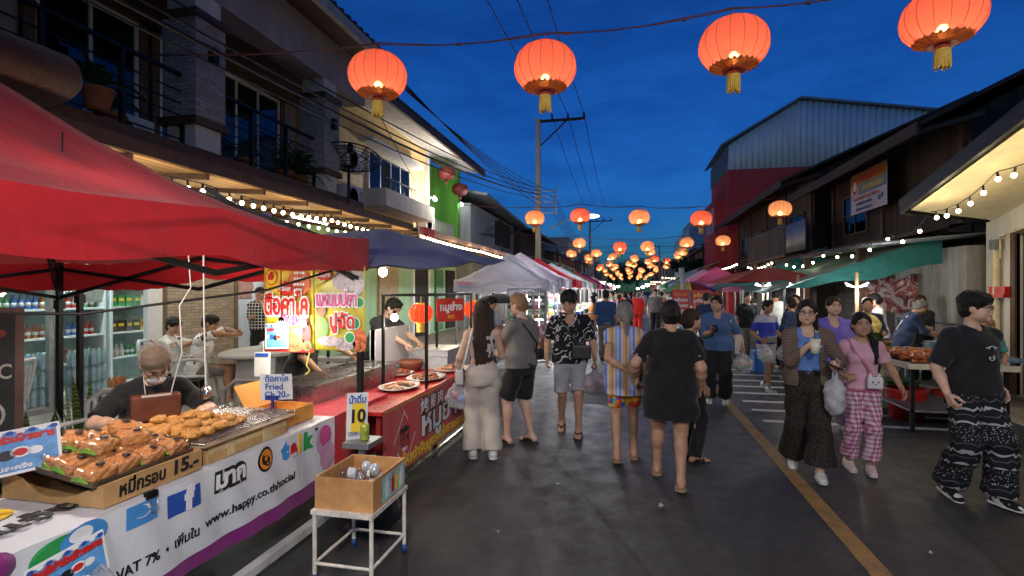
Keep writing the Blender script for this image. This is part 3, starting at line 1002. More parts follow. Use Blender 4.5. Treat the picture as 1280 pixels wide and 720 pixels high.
TIMB=m_planks('dark_timber',(.050,.032,.024),7,'Y');TIMBX=m_planks('dark_timber_across',(.048,.030,.023),7,'X');TIMBH=m_planks('weathered_boards',(.055,.038,.030),6,'Z')
ROOFT=m_tiles('dark_roof_tiles',(.055,.036,.030));RUST=m_tiles('rusty_sheet',(.10,.055,.038));WOODB=mat('brown_paint',(.075,.038,.022),.55,var=.3);BATTEN=m_planks('wooden_soffit',(.50,.28,.11),5,'X',.25)
REDW=m_wall('dark_red_paint',(.60,.06,.055),.3);SHEET=mat('pale_blue_sheet',(.66,.70,.74),.5,0,.08,1.2);SHEETG=mat('grey_sheet',(.22,.24,.26),.5,.5,.25,2)
PANE=glass('window_pane',(.8,.9,1),.03,.07,(.30,.36,.40));SHOPG=glass('shop_pane',(1,1,1),.01,.05,(.93,.98,.98));DARKIN=mat('dark_room',(.012,.012,.014),.9,var=.2)  # dark_room: near-black sheet standing in for the shade of unlit interiors
TERRA=mat('terracotta',(.28,.10,.055),.8,bump=.2);WHITEP=mat('white_paint',(.68,.68,.66),.5,var=.1);PLASTW=mat('white_plastic',(.66,.67,.68),.35,var=.06)

# ------------------------------------------------------------------ ground, road, pavements
mb=MB();mb.add([(-400,-60,-.03),(400,-60,-.03),(400,600,-.03),(-400,600,-.03)],[(0,1,2,3)])
structure(mb.obj('ground',mat('dry_ground',(.10,.09,.075),.95,scale=.3)))
mb=MB();mb.grid(lambda u,v:(-5.0+9.6*u,-12+132*v,0),24,200)
structure(mb.obj('road',ASPH))
PATCH=mat('tar_patch',(.022,.021,.022),.6,var=.5,scale=5,bump=.5,bscale=120)
for x,y,a,w_,h_ in((-.5,8.9,.08,.9,1.8),(.9,12.5,0,1.2,2)):
 mb=MB();rr_=random.Random(int(x*10));n_=26;mb.add([(x+(w_/2)*math.copysign(abs(math.cos(t_))**.4,math.cos(t_))*rr_.uniform(.93,1.05),y+(h_/2)*math.copysign(abs(math.sin(t_))**.4,math.sin(t_))*rr_.uniform(.93,1.05),.0025)for t_ in[2*math.pi*i/n_+a for i in range(n_)]],[tuple(range(n_))],False);structure(mb.obj('road_patch',PATCH))
mb=MB();mb.bb(-8.2,-5.0,-12,60,-.05,.13);structure(mb.obj('pavement',PAVE))
mb=MB();mb.bb(4.6,7.6,-12,60,-.05,.13);structure(mb.obj('pavement',PAVE))
mb=MB();mb.bb(-5.0,-4.86,-12,60,-.05,.135);structure(mb.obj('kerb',KERB))
mb=MB();mb.bb(4.46,4.6,-12,60,-.05,.135);structure(mb.obj('kerb',KERB))
mb=MB();mb.grid(lambda u,v:(1.41+.13*u,-6+70*v,.004),1,60);structure(mb.obj('road_marking',YEL))
for i,y in enumerate((7.35,8.0,8.62,9.3,9.95,10.6,11.3,12.0,12.7,13.4)):
 mb=MB();mb.grid(lambda u,v:(1.72+2.7*u,y+.13*v,.004),12,1);structure(mb.obj('road_marking',WHT))
 # litter and small stains on the asphalt
LEAFM=mat('litter_paper',(.42,.42,.40),.7)
for i,(x,y,a,s_)in enumerate(((.55,6.3,.4,.05),(.25,4.3,1.2,.035),(-.6,4.6,2.0,.02),(.1,7.6,.3,.03),(1.0,9.2,.9,.04),(-.9,3.6,.2,.015),(1.9,3.9,.7,.02))):
 mb=MB();mb.T=Matrix.Translation((x,y,.006))@Matrix.Rotation(a,4,'Z')
 mb.grid(lambda u,v:((u-.5)*s_*2,(v-.5)*s_,.004+.008*math.sin(u*5+v*3)),5,3)
 tag(mb.obj('litter',LEAFM,loc=(x,y,0)),'small pale scrap of paper lying on the asphalt','litter','paper scraps on the road')

 # ------------------------------------------------------------------ helpers for buildings
def slab_roof(name,a,b,c,d,th,m,par):
 """sheet from four corners (a-b eave, c-d ridge)"""
 M=MB(par,True);M.poly([a,b,c,d],th);return M.obj(name,m)
def window(par,X,y0,y1,z0,z1,fm=ALU,bars=1,side=1,glassm=None,depth=.06,rails=0):
 """framed window in a wall of constant X; side=+1 faces +X"""
 f=MB(par,True);t=.06;x0,x1=(X,X+depth*side)if side>0 else(X-depth,X)
 f.bb(x0,x1,y0-t,y0,z0-t,z1+t);f.bb(x0,x1,y1,y1+t,z0-t,z1+t);f.bb(x0,x1,y0,y1,z1,z1+t);f.bb(x0,x1,y0,y1,z0-t,z0)
 for i in range(1,bars+1):
  y=y0+(y1-y0)*i/(bars+1);f.bb(x0+.012,x1-.012,y-.025,y+.025,z0,z1)
 for i in range(1,rails+1):
  z=z0+(z1-z0)*i/(rails+1);f.bb(x0+.02,x1-.02,y0,y1,z-.02,z+.02)
 w_=f.obj('window',fm)
 g=MB(w_,True);xm=(x0+x1)/2;g.add([(xm,y0,z0),(xm,y1,z0),(xm,y1,z1),(xm,y0,z1)],[(0,1,2,3)]);g.obj('pane',glassm or PANE)
 b=MB(w_,True);b.bb(X+.002*side,X+.012*side,y0,y1,z0,z1);b.obj('dark_backing',DARKIN)  # near-black sheet painted for the unlit room behind the pane
 return w_
def railing(par,X,y0,y1,z0,z1,n=5,m=BLKM,posts=3):
 r=MB(par,True)
 r.beam((X,y0,z1),(X,y1,z1),.05,.04)
 for i in range(n):z=z0+.1+(z1-z0-.16)*i/n;r.beam((X,y0,z),(X,y1,z),.016,.016)
 for i in range(posts+1):y=y0+(y1-y0)*i/posts;r.beam((X,y,z0),(X,y,z1),.05,.05)
 return r.obj('railing',m)
GLOW=emat('bulb_glow',(1,.80,.48),26)
GLOWW=emat('tube_glow',(.86,.95,1),14)
SOCK=mat('bulb_socket',(.015,.015,.015),.6,var=0)
def bulb_mesh():
 m=MB();m.use(GLOW);m.sph((0,0,-.05),(.027,.027,.030),10,6);m.use(SOCK);m.lathe([(.001,.045),(.012,.04),(.015,-.005),(.014,-.026),(.001,-.028)],n=8);return m
_bp=None
def string_lights(label,pts,n,sag=.0,power=0,every=4,cable_r=.006,color=(1,.78,.45),drop=.0):
 """cable with hanging bulbs (parts); every few bulbs a real lamp carries the light of its neighbours"""
 global _bp
 P=[Vector(p)for p in pts]
 t=thing('string_lights',label,'string lights',P[0])
 L=[0]
 for a,b in zip(P,P[1:]):L.append(L[-1]+(b-a).length)
 def at(d):
  d=min(max(d,0),L[-1])
  for i in range(len(P)-1):
   if d<=L[i+1]+1e-9:
    f=(d-L[i])/(L[i+1]-L[i]);q=P[i].lerp(P[i+1],f);q.z-=sag*4*f*(1-f);return q
  return P[-1].copy()
 M=MB(t,True);M.tube([at(L[-1]*i/60)for i in range(61)],cable_r,5);M.obj('cable',SOCK)
 for i in range(n):
  q=at(L[-1]*(i+.5)/n)-P[0]
  if _bp is None:o=bulb_mesh().obj('bulb',None,t);_bp=o
  else:o=_bp.copy();COL.objects.link(o);o.parent=t
  o.location=q+Vector((0,0,-.045-drop));o.rotation_euler=(random.uniform(-.15,.15),random.uniform(-.15,.15),0)
  if power and i%every==every//2:lamp('bulb_light',q+Vector((.0,0,-.13-drop)),power,color,.04,t)
 return t

 # ------------------------------------------------------------------ house over the shop, left, near
def near_house():
 t=thing('town_house','dark two storey house over the open shop, with stone clad balcony columns and black railing','house',(-7.2,4,0))
 W=lambda:MB(t,True)
 m=W();m.bb(-7.4,-7.2,-4,3.9,.13,3.4);m.bb(-7.4,-7.2,3.9,10.4,2.75,3.4);m.obj('lower_wall',CREAM)
 m=W()
 m.bb(-7.4,-7.2,-4,10.4,3.4,6.6);m.bb(-11.6,-7.4,10.2,10.4,0,6.6);m.obj('upper_wall',CREAM)
 m=W();m.bb(-7.42,-7.14,7.0,8.46,.13,2.75);m.obj('stone_pier',STONEB)
 m=W();m.bb(-7.38,-7.13,6.9,7.0,.13,2.75);m.bb(-7.38,-7.13,8.46,8.56,.13,2.75);m.bb(-7.38,-7.13,10.25,10.4,.13,2.75);split(m,'door_frame',mat('bronze_frame',(.13,.085,.05),.5))
 m=W();m.bb(-7.2,-5.55,-4,10.4,3.38,3.58);m.obj('balcony_slab',WOODB)
 for y in(3.05,6.08,9.06):
  c=W();c.bb(-5.97,-5.53,y-.22,y+.22,3.58,5.66);o=c.obj('column',WHITEW)
  s_=W();s_.bb(-6.01,-5.49,y-.26,y+.26,3.98,5.28);s_.obj('stone_cladding',STONE,o)
  s_=W();s_.bb(-6.05,-5.45,y-.30,y+.30,5.28,5.38);s_.bb(-6.05,-5.45,y-.30,y+.30,3.88,3.98);split(s_,'band',WOODB,o)
  s_=W();s_.bb(-5.49,-5.40,y-.05,y+.05,4.75,4.95);s_.obj('wall_lamp',BLKM,o)
 m=W();m.bb(-5.98,-5.52,-4,10.4,5.66,5.98);m.obj('beam',CREAM)
 m=W();m.bb(-7.2,-5.98,-4,10.4,5.75,5.80);m.obj('balcony_ceiling',WOODB)
 m=W();m.bb(-5.98,-5.54,-4,10.38,5.98,6.55);m.obj('parapet',CREAM)
 railing(t,-5.72,-1,2.83,3.58,4.52);railing(t,-5.72,3.28,5.85,3.58,4.52);railing(t,-5.72,6.31,8.83,3.58,4.52)
 for y0,y1,b in((5.15,6.45,1),(6.92,7.12,0),(7.95,9.72,2)):
  window(t,-7.2,y0,y1,3.72,5.62,ALU,b)
  f=W();f.bb(-7.2,-7.12,y0-.2,y0-.062,3.6,5.84);f.bb(-7.2,-7.12,y1+.062,y1+.2,3.6,5.84);f.bb(-7.2,-7.12,y0-.2,y1+.2,5.685,5.84);split(f,'window_surround',WOODB)
 m=W();m.bb(-7.2,-7.12,3.2,4.7,3.6,5.6);m.obj('shutter',TIMB)
 # roof: deep eave, tiled, rising away from the street
 m=W();m.poly([(-4.95,-4,6.66),(-4.95,10.55,6.66),(-11.6,10.55,9.6),(-11.6,-4,9.6)],.10)
 m.obj('roof',ROOFT)
 m=W();m.bb(-5.03,-4.93,-4,10.57,6.42,6.60);m.obj('fascia',mat('pale_fascia',(.35,.34,.34),.6))
 m=W();m.bb(-7.2,-5.03,-4,10.5,6.50,6.54);m.obj('soffit',WOODB)
 m=W()
 for i in range(62):m.lathe([(.075,0),(.075,.16)],(-4.99,-3.9+i*.235,6.66),8,rot=Matrix.Rotation(R(-66),3,'Y'))
 m.obj('roof_tile_ends',ROOFT)
 # shop front under it
 for y0,y1 in((3.9,5.4),(5.45,6.9)):
  f=W();t_=.05
  f.bb(-7.33,-7.27,y0,y0+t_,.13,2.75);f.bb(-7.33,-7.27,y1-t_,y1,.13,2.75);f.bb(-7.33,-7.27,y0+t_,y1-t_,2.70,2.75);f.bb(-7.33,-7.27,y0+t_,y1-t_,.13,.2);f.bb(-7.32,-7.28,y0+t_,y1-t_,2.1,2.14)
  o=f.obj('shop_window',GREYM)
  g=MB(o,True);g.add([(-7.3,y0,.2),(-7.3,y1,.2),(-7.3,y1,2.7),(-7.3,y0,2.7)],[(0,1,2,3)]);g.obj('pane',SHOPG)
 m=W();m.bb(-7.18,-7.10,6.62,6.88,.13,2.75);m.obj('sliding_door',ALU)
 # the lit room behind
 r=W();r.bb(-11.5,-7.4,1.5,10.18,.08,.128);r.obj('shop_floor',mat('shop_tiles',(.50,.52,.50),.3,scale=2))
 r=W();r.bb(-11.6,-11.5,1.4,10.2,.13,3.3);r.bb(-11.5,-7.4,1.4,1.5,.13,3.3);r.obj('shop_back_wall',mat('shop_wall',(.50,.58,.56),.7,scale=1))
 r=W();r.bb(-11.5,-7.4,1.5,10.18,3.0,3.05);r.obj('shop_ceiling',WHITEP)
 for i,(y,x)in enumerate(((4.2,-9.6),(6.6,-8.3),(6.8,-9.9),(9.2,-8.6))):
  r=W();r.bb(x-.06,x+.06,y-.6,y+.6,2.93,2.985);r.obj('ceiling_tube',emat('shop_tube',(.80,.98,.96),9))
  lamp('shop_light',(x+7.2,y-4,2.86),75,(.78,.97,.95),parent=t,kind='AREA',size=(.2,1.2))
 return t
near_house()

# awning roof along the house with batten soffit, hung with bulbs
def awning(label,y0,y1,xe,ze,xw,zw,mt,ms,fm):
 t=thing('awning',label,'awning',(xw,y0,0))
 m=MB(t,True);m.poly([(xe,y0,ze),(xe,y1,ze),(xw,y1,zw),(xw,y0,zw)],.03);m.obj('roof_sheet',mt)
 m=MB(t,True);m.poly([(xe-.02,y0,ze-.10),(xe-.02,y1,ze-.10),(xw,y1,zw-.10),(xw,y0,zw-.10)],.02);m.obj('soffit',ms)
 m=MB(t,True);m.beam((xe+.02,y0,ze-.04),(xe+.02,y1,ze-.04),.03,.14);m.obj('fascia',fm)
 m=MB(t,True)
 n=int((y1-y0)/1.0)
 for i in range(n+1):y=y0+.1+(y1-y0-.2)*i/n;m.beam((xe,y,ze-.15),(xw,y,zw-.15),.05,.07)
 split(m,'rafter',WOODB)
 return t
awning('long brown tiled awning below the balcony, its wooden soffit lit by bulbs',2.3,11.6,-4.95,3.22,-7.1,3.36,RUST,BATTEN,WOODB)
awning('lighter sheet metal awning with red fascia beyond the brown one, over the yellow house front',11.8,22.5,-4.9,3.20,-6.9,3.36,mat('pink_sheet',(.42,.30,.27),.5),BATTEN,mat('pale_pink_fascia',(.5,.33,.28),.55))
m=MB();m.bb(-4.86,-4.82,12.0,12.75,3.02,3.24);m.obj('sign_board',mat('red_board',(.5,.02,.02),.5),loc=(-4.84,12.4,3.1));tag(bpy.data.objects['sign_board'],'small red board on the awning edge between the two roofs','sign')
string_lights('string of round warm bulbs hanging under the near brown awning',[(-4.9,2.6,3.00),(-4.88,5.2,2.96),(-4.9,8,2.98),(-4.9,11.6,3.0)],42,.05,16,6)
string_lights('second row of warm bulbs behind the first under the brown awning',[(-5.9,3.5,3.06),(-5.9,11.4,3.06)],24,.06,14,6)
string_lights('dense string of warm bulbs along the far pink awning edge',[(-4.8,11.7,3.08),(-4.78,17,3.08),(-4.78,22.4,3.10)],56,.03,18,9)
string_lights('inner row of bulbs deep under the far pink awning',[(-5.8,12,3.05),(-5.8,22.2,3.05)],28,.04,12,9)
for i,y in enumerate((4.2,6.9,9.6)):
 t=thing('tube_lamp',('fluorescent tube under the brown awning above the shop window','fluorescent tube under the brown awning above the stone pier','fluorescent tube under the brown awning near the house end')[i],'lamp',(-6.3,y,3.12),0,'tubes under the awning')
 m=MB(t);m.box((0,0,.02),(.06,1.3,.03));m.obj('fitting',WHITEP);m=MB(t);m.tube([(0,-.6,-.01),(0,.6,-.01)],.014,8);m.obj('tube',GLOWW)
 lamp('tube_light',(0,0,-.06),16,(.85,.97,1),parent=t,kind='AREA',size=(.08,1.2))

 # plants in pots along the balcony
LEAF=mat('leaf_green',(.035,.085,.022),.5,var=.5,scale=20);LEAF2=mat('leaf_dark_green',(.018,.05,.016),.5,var=.4,scale=15)
def leaf_blade(M,p,d,L,wd,droop=.4,n=6):
 p=Vector(p);d=Vector(d).normalized();side=d.cross(Vector((0,0,1)))
 if side.length<.05:side=Vector((math.cos(L*99),math.sin(L*99),0))
 side.normalize()
 def fn(u,v):
  q=p+d*L*v;q.z-=droop*L*v*v
  wv=wd*(math.sin(math.pi*min(1,v*.93+.07))**.7)*.5
  return q+side*(u-.5)*2*wv+Vector((0,0,abs(u-.5)*wd*.3))
 M.grid(fn,2,n)
def pot_plant(label,loc,kind,h,group=None,pot=True,n=22,pr=.14,ph=.22,pm=None):
 t=thing('potted_plant',label,'plant',loc,0,group)
 if pot:
  m=MB(t);m.lathe([(.001,0),(pr*.72,0),(pr,ph*.86),(pr*1.1,ph*.88),(pr*1.1,ph),(pr*.9,ph),(pr*.85,ph*.9),(.001,ph*.9)],n=16);m.obj('pot',pm or TERRA)
 m=MB(t)
 rr=random.Random(int(abs(loc[0]*91+loc[1]*37)*10))
 for i in range(n):
  a=rr.uniform(0,6.28)
  if kind=='sword':
   r0=rr.uniform(0,pr*.6);el=rr.uniform(1.15,1.5)
   leaf_blade(m,(r0*math.cos(a),r0*math.sin(a),ph*.8 if pot else 0),(math.cos(a)*math.cos(el),math.sin(a)*math.cos(el),math.sin(el)),h*rr.uniform(.55,1.05),.055,.05,7)
  else:
   el=rr.uniform(.4,1.35);L=h*rr.uniform(.5,1)
   b=Vector((rr.uniform(-.03,.03),rr.uniform(-.03,.03),(ph*.85 if pot else 0)+rr.uniform(0,h*.3)))
   leaf_blade(m,b,(math.cos(a)*math.cos(el),math.sin(a)*math.cos(el),math.sin(el)),L,.05 if kind=='grass' else .10,rr.uniform(.3,.9),6)
 m.obj('leaves',SNAKE if kind=='sword' else(LEAF if rr.random()<.6 else LEAF2))
 return t
def m_snake():
 k=NB('variegated_leaf');v=k.coord('Object');n=k.wave(v,9,6,'BANDS','Z','SIN',4,3)
 k.color(k.ramp(n,[(.3,(.02,.055,.02)),(.6,(.06,.12,.035)),(.9,(.20,.22,.06))]));k.rough(.4);return k.m
SNAKE=m_snake()
G_='potted plants along the balcony railing'
pot_plant('broad leaved plant in a terracotta pot near the left balcony column',(-5.4,4.45,3.58),'leafy',.55,G_,n=30);pot_plant('bushy plant behind the railing in front of the tall sliding door',(-6.0,5.1,3.58),'leafy',.62,G_,n=26)
pot_plant('thin leaved plant beside the middle stone column',(-6.0,6.55,3.58),'grass',.7,G_);pot_plant('low spiky plant between the stone columns',(-5.95,7.3,3.58),'grass',.5,G_);pot_plant('tall grassy plant left of the end column',(-5.9,8.2,3.58),'grass',.8,G_,n=34);pot_plant('tall leafy plant right beside the end column',(-5.9,8.65,3.58),'leafy',.85,G_,n=30)
def aircon(label,loc,rz=0,sc=1):
 t=thing('air_conditioner',label,'air conditioner',loc,rz,'outdoor air conditioning units')
 m=MB(t);m.box((0,0,.28),(.30,.8,.56));m.obj('casing',PLASTW)
 m=MB(t)
 for i in range(7):m.lathe([(.03+.03*i,0),(.036+.03*i,0),(.036+.03*i,.012),(.03+.03*i,.012)],(.152,-.12,.28),24,rot=Matrix.Rotation(R(90),3,'Y'))
 m.obj('fan_grille',BLKM)
 m=MB(t)
 for i in range(8):m.box((.154,.27,.1+i*.05),(.008,.18,.02))
 m.obj('vent',GREYM);return t
aircon('white air conditioner behind the railing below the sliding door',(-6.95,6.05,3.6))
# folded brown tarpaulin at the left end of the balcony
m=MB();m.lathe([(.001,-1.6),(.20,-1.6),(.26,-1),(.25,0),(.27,.9),(.2,1.0),(.001,1.0)],(-5.2,2.9,3.62),18,(1.5,.95),rot=Matrix.Rotation(R(-90),3,'X'))
tag(m.obj('rolled_awning',fabric('brown_canvas',(.055,.022,.018)),loc=(-5.2,2.7,3.4)),'rolled brown canvas awning above the red tent at the balcony end','awning')

# ------------------------------------------------------------------ yellow clapboard house
def yellow_house():
 t=thing('yellow_house','pale yellow clapboard house with a black barred window and deep tiled eave','house',(-7,11,0))
 W=lambda:MB(t,True)
 m=W();m.bb(-11,-7,10.62,17.8,3.4,6.86);m.obj('upper_wall',SIDE)
 m=W();m.bb(-11,-7,10.62,17.8,.13,3.4);m.obj('lower_wall',PALEG)
 m=W();m.bb(-7,-6.93,10.62,10.85,3.4,6.86);m.bb(-7,-6.93,17.6,17.8,3.4,6.86);m.bb(-7,-6.93,10.85,17.6,6.66,6.86);split(m,'corner_board',ALU)
 m=W();m.poly([(-5.75,10.7,6.62),(-5.75,21.0,6.62),(-11.4,21.0,9.3),(-11.4,10.7,9.3)],.09);m.obj('roof',ROOFT)
 m=W();m.poly([(-5.85,10.7,6.50),(-5.85,20.9,6.50),(-7.7,20.9,6.90),(-7.7,10.7,6.90)],.03);m.obj('soffit',mat('pale_soffit',(.52,.50,.50),.6))
 m=W();m.bb(-5.82,-5.74,10.7,21.0,6.36,6.54);m.obj('fascia',WOODB)
 m=W()
 for i in range(44):m.lathe([(.07,0),(.07,.14)],(-5.8,10.8+i*.235,6.62),8,rot=Matrix.Rotation(R(-66),3,'Y'))
 m.obj('roof_tile_ends',ROOFT)
 window(t,-7,13.35,16.05,4.50,5.55,ALU,3)
 m=W();m.bb(-7,-6.62,12.9,16.5,5.68,5.82);m.obj('window_hood',ALU)
 m=W();m.bb(-7,-6.25,12.9,16.5,3.95,4.05);m.bb(-6.32,-6.25,12.9,16.5,4.05,4.42);m.bb(-6.99,-6.32,12.9,12.97,4.05,4.42);m.bb(-6.99,-6.32,16.43,16.5,4.05,4.42);m.obj('window_box',WHITEW)
 r=W()
 for i in range(13):y=13.0+i*.28;r.beam((-6.28,y,4.42),(-6.28,y,4.72),.015,.015)
 r.beam((-6.28,12.95,4.72),(-6.28,16.45,4.72),.03,.03);r.obj('grille',BLKM)
 # shuttered door and openings at street level
 m=W();m.bb(-7,-6.94,13.9,15.2,.13,2.6)
 for i in range(22):m.bb(-6.94,-6.92,13.92,15.18,.2+i*.11,.27+i*.11)
 m.obj('slatted_shutter',mat('ochre_shutter',(.34,.25,.13),.6))
 m=W();m.bb(-6.99,-6.95,14.4,14.8,1.5,2.4);m.obj('notice',mat('red_notice',(.42,.10,.07),.6,scale=30))
 m=W();m.bb(-7,-6.94,16.4,17.7,.13,2.7);m.obj('doorway',DARKIN)
 m=W();m.bb(-7,-6.9,16.28,16.4,.13,2.8);m.bb(-7,-6.9,17.68,17.79,.13,2.8);split(m,'door_frame',WHITEP)
 return t
yellow_house()
aircon('air conditioner on the yellow wall left of the barred window',(-6.82,12.1,4.7));aircon('lower air conditioner on the yellow wall beside the window box',(-6.82,12.1,3.75));aircon('air conditioner at the corner of the yellow house by the green one',(-6.8,17.2,3.7))
pot_plant('small plant in a pot on the window box of the yellow house',(-6.6,16.1,4.05),'leafy',.5,None,n=20,pr=.1,ph=.2)

def green_house():
 t=thing('green_house','narrow bright green house with recessed balcony beyond the yellow one','house',(-7.6,18,0))
 W=lambda:MB(t,True)
 m=W();m.bb(-11,-7.6,17.85,21.2,3.5,6.7);m.bb(-7.6,-6.9,20.9,21.2,3.4,6.7);m.obj('upper_wall',GREENW)
 m=W();m.bb(-11,-7.05,17.85,21.2,.13,3.5);m.obj('lower_wall',PALEG)
 window(t,-7.6,18.3,19.0,3.7,5.6,ALU,0)
 m=W();m.bb(-7.6,-7.5,17.86,18.1,3.5,6.6);m.obj('corner_post',WHITEP)
 railing(t,-7.05,17.9,20.88,3.5,4.35,1,mat('pale_rail',(.22,.26,.22),.5),16)
 m=W();m.bb(-7.05,-6.98,18.6,19.4,.2,2.5);m.obj('door',mat('green_door',(.03,.15,.05),.5));m=W();m.bb(-7.05,-6.98,19.8,20.8,.2,2.5);m.obj('window',DARKIN)
 return t
green_house()
def wall_lamp(label,loc,p,c=(.9,.97,1)):
 t=thing('wall_lamp',label,'lamp',loc,0,'white wall lamps on the left houses')
 m=MB(t);m.lathe([(.001,.1),(.05,.1),(.06,.02),(.03,0)],n=12);m.obj('base',WHITEP)
 m=MB(t);m.sph((.05,0,-.03),.06,12,8);m.obj('bulb',emat('led_glow',(.88,.96,1),40));lamp('led_light',(.9,-.9,-.1),p,c,.06,t)
wall_lamp('bright white lamp on the corner of the yellow house',(-6.80,17.9,5.0),240,(1,.93,.80));wall_lamp('bright white lamp on the far edge of the green house',(-6.8,21.0,5.3),30)
for i,(y,z)in enumerate(((18.4,6.0),(20.0,5.7))):
 m=MB();m.lathe([(.10,-.24),(.24,-.19),(.32,-.08),(.34,0),(.32,.08),(.24,.19),(.10,.24)],n=20);m.lathe([(.04,-.42),(.05,-.24)],n=8);m.tube([(0,0,.18),(0,0,.5)],.01,5)
 o=m.obj('unlit_lantern',mat('dull_red_silk',(.12,.018,.018),.6));o.location=(-6.5,y,z);tag(o,('unlit dark red lantern under the eave next to the yellow wall','unlit dark red lantern under the far eave tip of the green house')[i],'lantern','unlit lanterns under the eave')

 # satellite dishes (mesh bowls on a bent pole)
def dish(label,loc,r,rz,tilt,m=BLKM):
 t=thing('satellite_dish',label,'satellite dish',loc,rz,'mesh satellite dishes')
 Rm=Matrix.Rotation(R(tilt),3,'X');c=Vector((0,0,.75))
 M=MB(t)
 for k in range(18):
  a=2*math.pi*k/18;M.tube([c+Rm@Vector((q*r*math.cos(a),q*r*math.sin(a),.32*r*q*q))for q in(0,.25,.5,.75,1)],.008,4)
 for q in(.2,.35,.5,.65,.8,.9,1.0):
  M.tube([c+Rm@Vector((q*r*math.cos(a),q*r*math.sin(a),.32*r*q*q))for a in np.linspace(0,2*math.pi,25)[:-1]],.006 if q<1 else .014,4,True)
 M.obj('dish',m)
 M=MB(t)
 for a in(.5,2.6,4.7):M.tube([c+Rm@Vector((.9*r*math.cos(a),.9*r*math.sin(a),.27*r)),c+Rm@Vector((0,0,.62*r))],.010,5)
 M.lathe([(.001,-.07),(.06,-.07),(.075,.05),(.04,.12),(.001,.12)],c+Rm@Vector((0,0,.62*r)),12);M.obj('feed_horn',m)
 M=MB(t);M.tube([(0,0,0),(0,0,.7),(0,.04,.78)],.032,8);M.obj('pole',m)
dish('large black mesh satellite dish on the brown awning before the yellow house',(-5.45,9.6,3.42),.62,R(10),-14)
dish('black mesh satellite dish on the far awning before the grey house',(-5.6,23.4,3.40),1.05,R(-10),18)

# ------------------------------------------------------------------ further houses on the left
def grey_house():
 t=thing('grey_house','grey plastered house with slatted vent and low metal roof behind the satellite dish','house',(-6.5,22,0))
 W=lambda:MB(t,True)
 m=W();m.bb(-11,-6.5,21.4,30,.1,5.4);m.obj('wall',m_wall('grey_plaster',(.30,.32,.34),.3))
 m=W();m.poly([(-5.7,21.2,5.75),(-5.7,31.4,5.35),(-12,31.4,6.6),(-12,21.2,7.0)],.10);m.obj('roof',SHEETG)
 m=W();m.bb(-6.5,-6.42,25.6,28.6,4.0,5.2);o=m.obj('vent',DARKIN)
 m=MB(o,True)
 for i in range(16):m.bb(-6.42,-6.38,25.65+i*.19,25.72+i*.19,4.0,5.2)
 m.obj('slats',TIMB)
 m=W();m.bb(-6.5,-6.4,22.2,23.6,.2,2.6);m.bb(-6.5,-6.4,25,27.4,.2,2.6);split(m,'shutter',WOODB)
grey_house()
def timber_house():
 t=thing('timber_house','brown plank house with a sagging corrugated porch beyond the grey house','house',(-6.2,31,0))
 W=lambda:MB(t,True)
 m=W();m.bb(-11,-6.2,30.4,40,.1,5.2);m.obj('wall',TIMB)
 m=W();m.poly([(-5.2,30.2,5.2),(-5.2,40.4,5.2),(-9,40.4,6.4),(-9,30.2,6.4)],.10);m.poly([(-9,30.2,6.4),(-9,40.4,6.4),(-13,40.4,5.2),(-13,30.2,5.2)],.1);m.obj('roof',RUST)
 m=W();m.poly([(-3.9,31,3.3),(-3.9,39,3.3),(-6.2,39,3.9),(-6.2,31,3.9)],.05);m.obj('porch_roof',SHEETG)
 m=W();m.grid(lambda u,v:(-3.85+.03*math.sin(u*120),31+8*u,3.3+.55*v),160,1,True,.01);m.obj('porch_sheet',mat('wine_sheet',(.12,.035,.04),.55))
 m=W();m.bb(-4.0,-3.9,31.2,31.35,.1,3.3);m.bb(-4.0,-3.9,38.7,38.85,.1,3.3);split(m,'porch_post',mat('red_post',(.32,.03,.03),.6))
 m=W();m.bb(-6.2,-6.1,32,34.5,.2,2.7);m.bb(-6.2,-6.1,35.5,38.5,.2,2.7);split(m,'shutter',WOODB)
 m=W();m.bb(-4.6,-4.5,33.2,35.2,2.2,3.2);m.obj('lit_sign',emat('white_sign',(.9,.95,.9),1.0))
timber_house()
FARW=[mat('far_wall_%d'%i,c,.8,scale=.6)for i,c in enumerate(((.16,.15,.16),(.30,.28,.26),(.12,.09,.08),(.22,.24,.27),(.10,.07,.06)))]
def block_house(label,x0,x1,y0,y1,h,m,roof=1,side=1,par=.4,floors=2):
 t=thing('shop_house',label,'house',((x0+x1)/2,y0,0))
 W=lambda:MB(t,True)
 a=W();a.bb(x0,x1,y0,y1,0,h);a.obj('wall',m)
 xs=x1 if side>0 else x0
 if roof==1:
  a=W();xe=xs+.7*side;xb=x0 if side>0 else x1;zr=h+.3*abs(x1-x0)*.5;xm=(x0+x1)/2
  a.poly([(xe,y0-.2,h-.15),(xe,y1+.2,h-.15),(xm,y1+.2,zr),(xm,y0-.2,zr)],.12,(0,0,1)if side>0 else(0,0,1));a.poly([(xm,y0-.2,zr),(xm,y1+.2,zr),(xb,y1+.2,h-.15),(xb,y0-.2,h-.15)],.12,(0,0,1));a.obj('roof',RUST)
 else:
  a=W();a.bb(x0-.1,x1+.1,y0-.1,y1+.1,h,h+par);a.obj('parapet',m)
 a=W();a.poly([(xs+2.0*side,y0+.1,2.7),(xs+2.0*side,y1-.1,2.7),(xs,y1-.1,3.2),(xs,y0+.1,3.2)],.05,(0,0,1));a.obj('porch_roof',SHEETG)
 n=max(1,int((y1-y0)/2.6))
 for i in range(n):
  yy=y0+(i+.5)*(y1-y0)/n
  for f in range(1,floors):window(t,xs,yy-.6,yy+.6,3.0*f+.8,3.0*f+2.0,ALU if i%2 else WOODB,1,side)
 a=W();a.bb(min(xs,xs+.05*side),max(xs,xs+.05*side),y0+.4,y1-.4,.2,2.5);a.obj('shopfront',mat('lit_shopfront',(.5,.45,.38),.6))
 return t
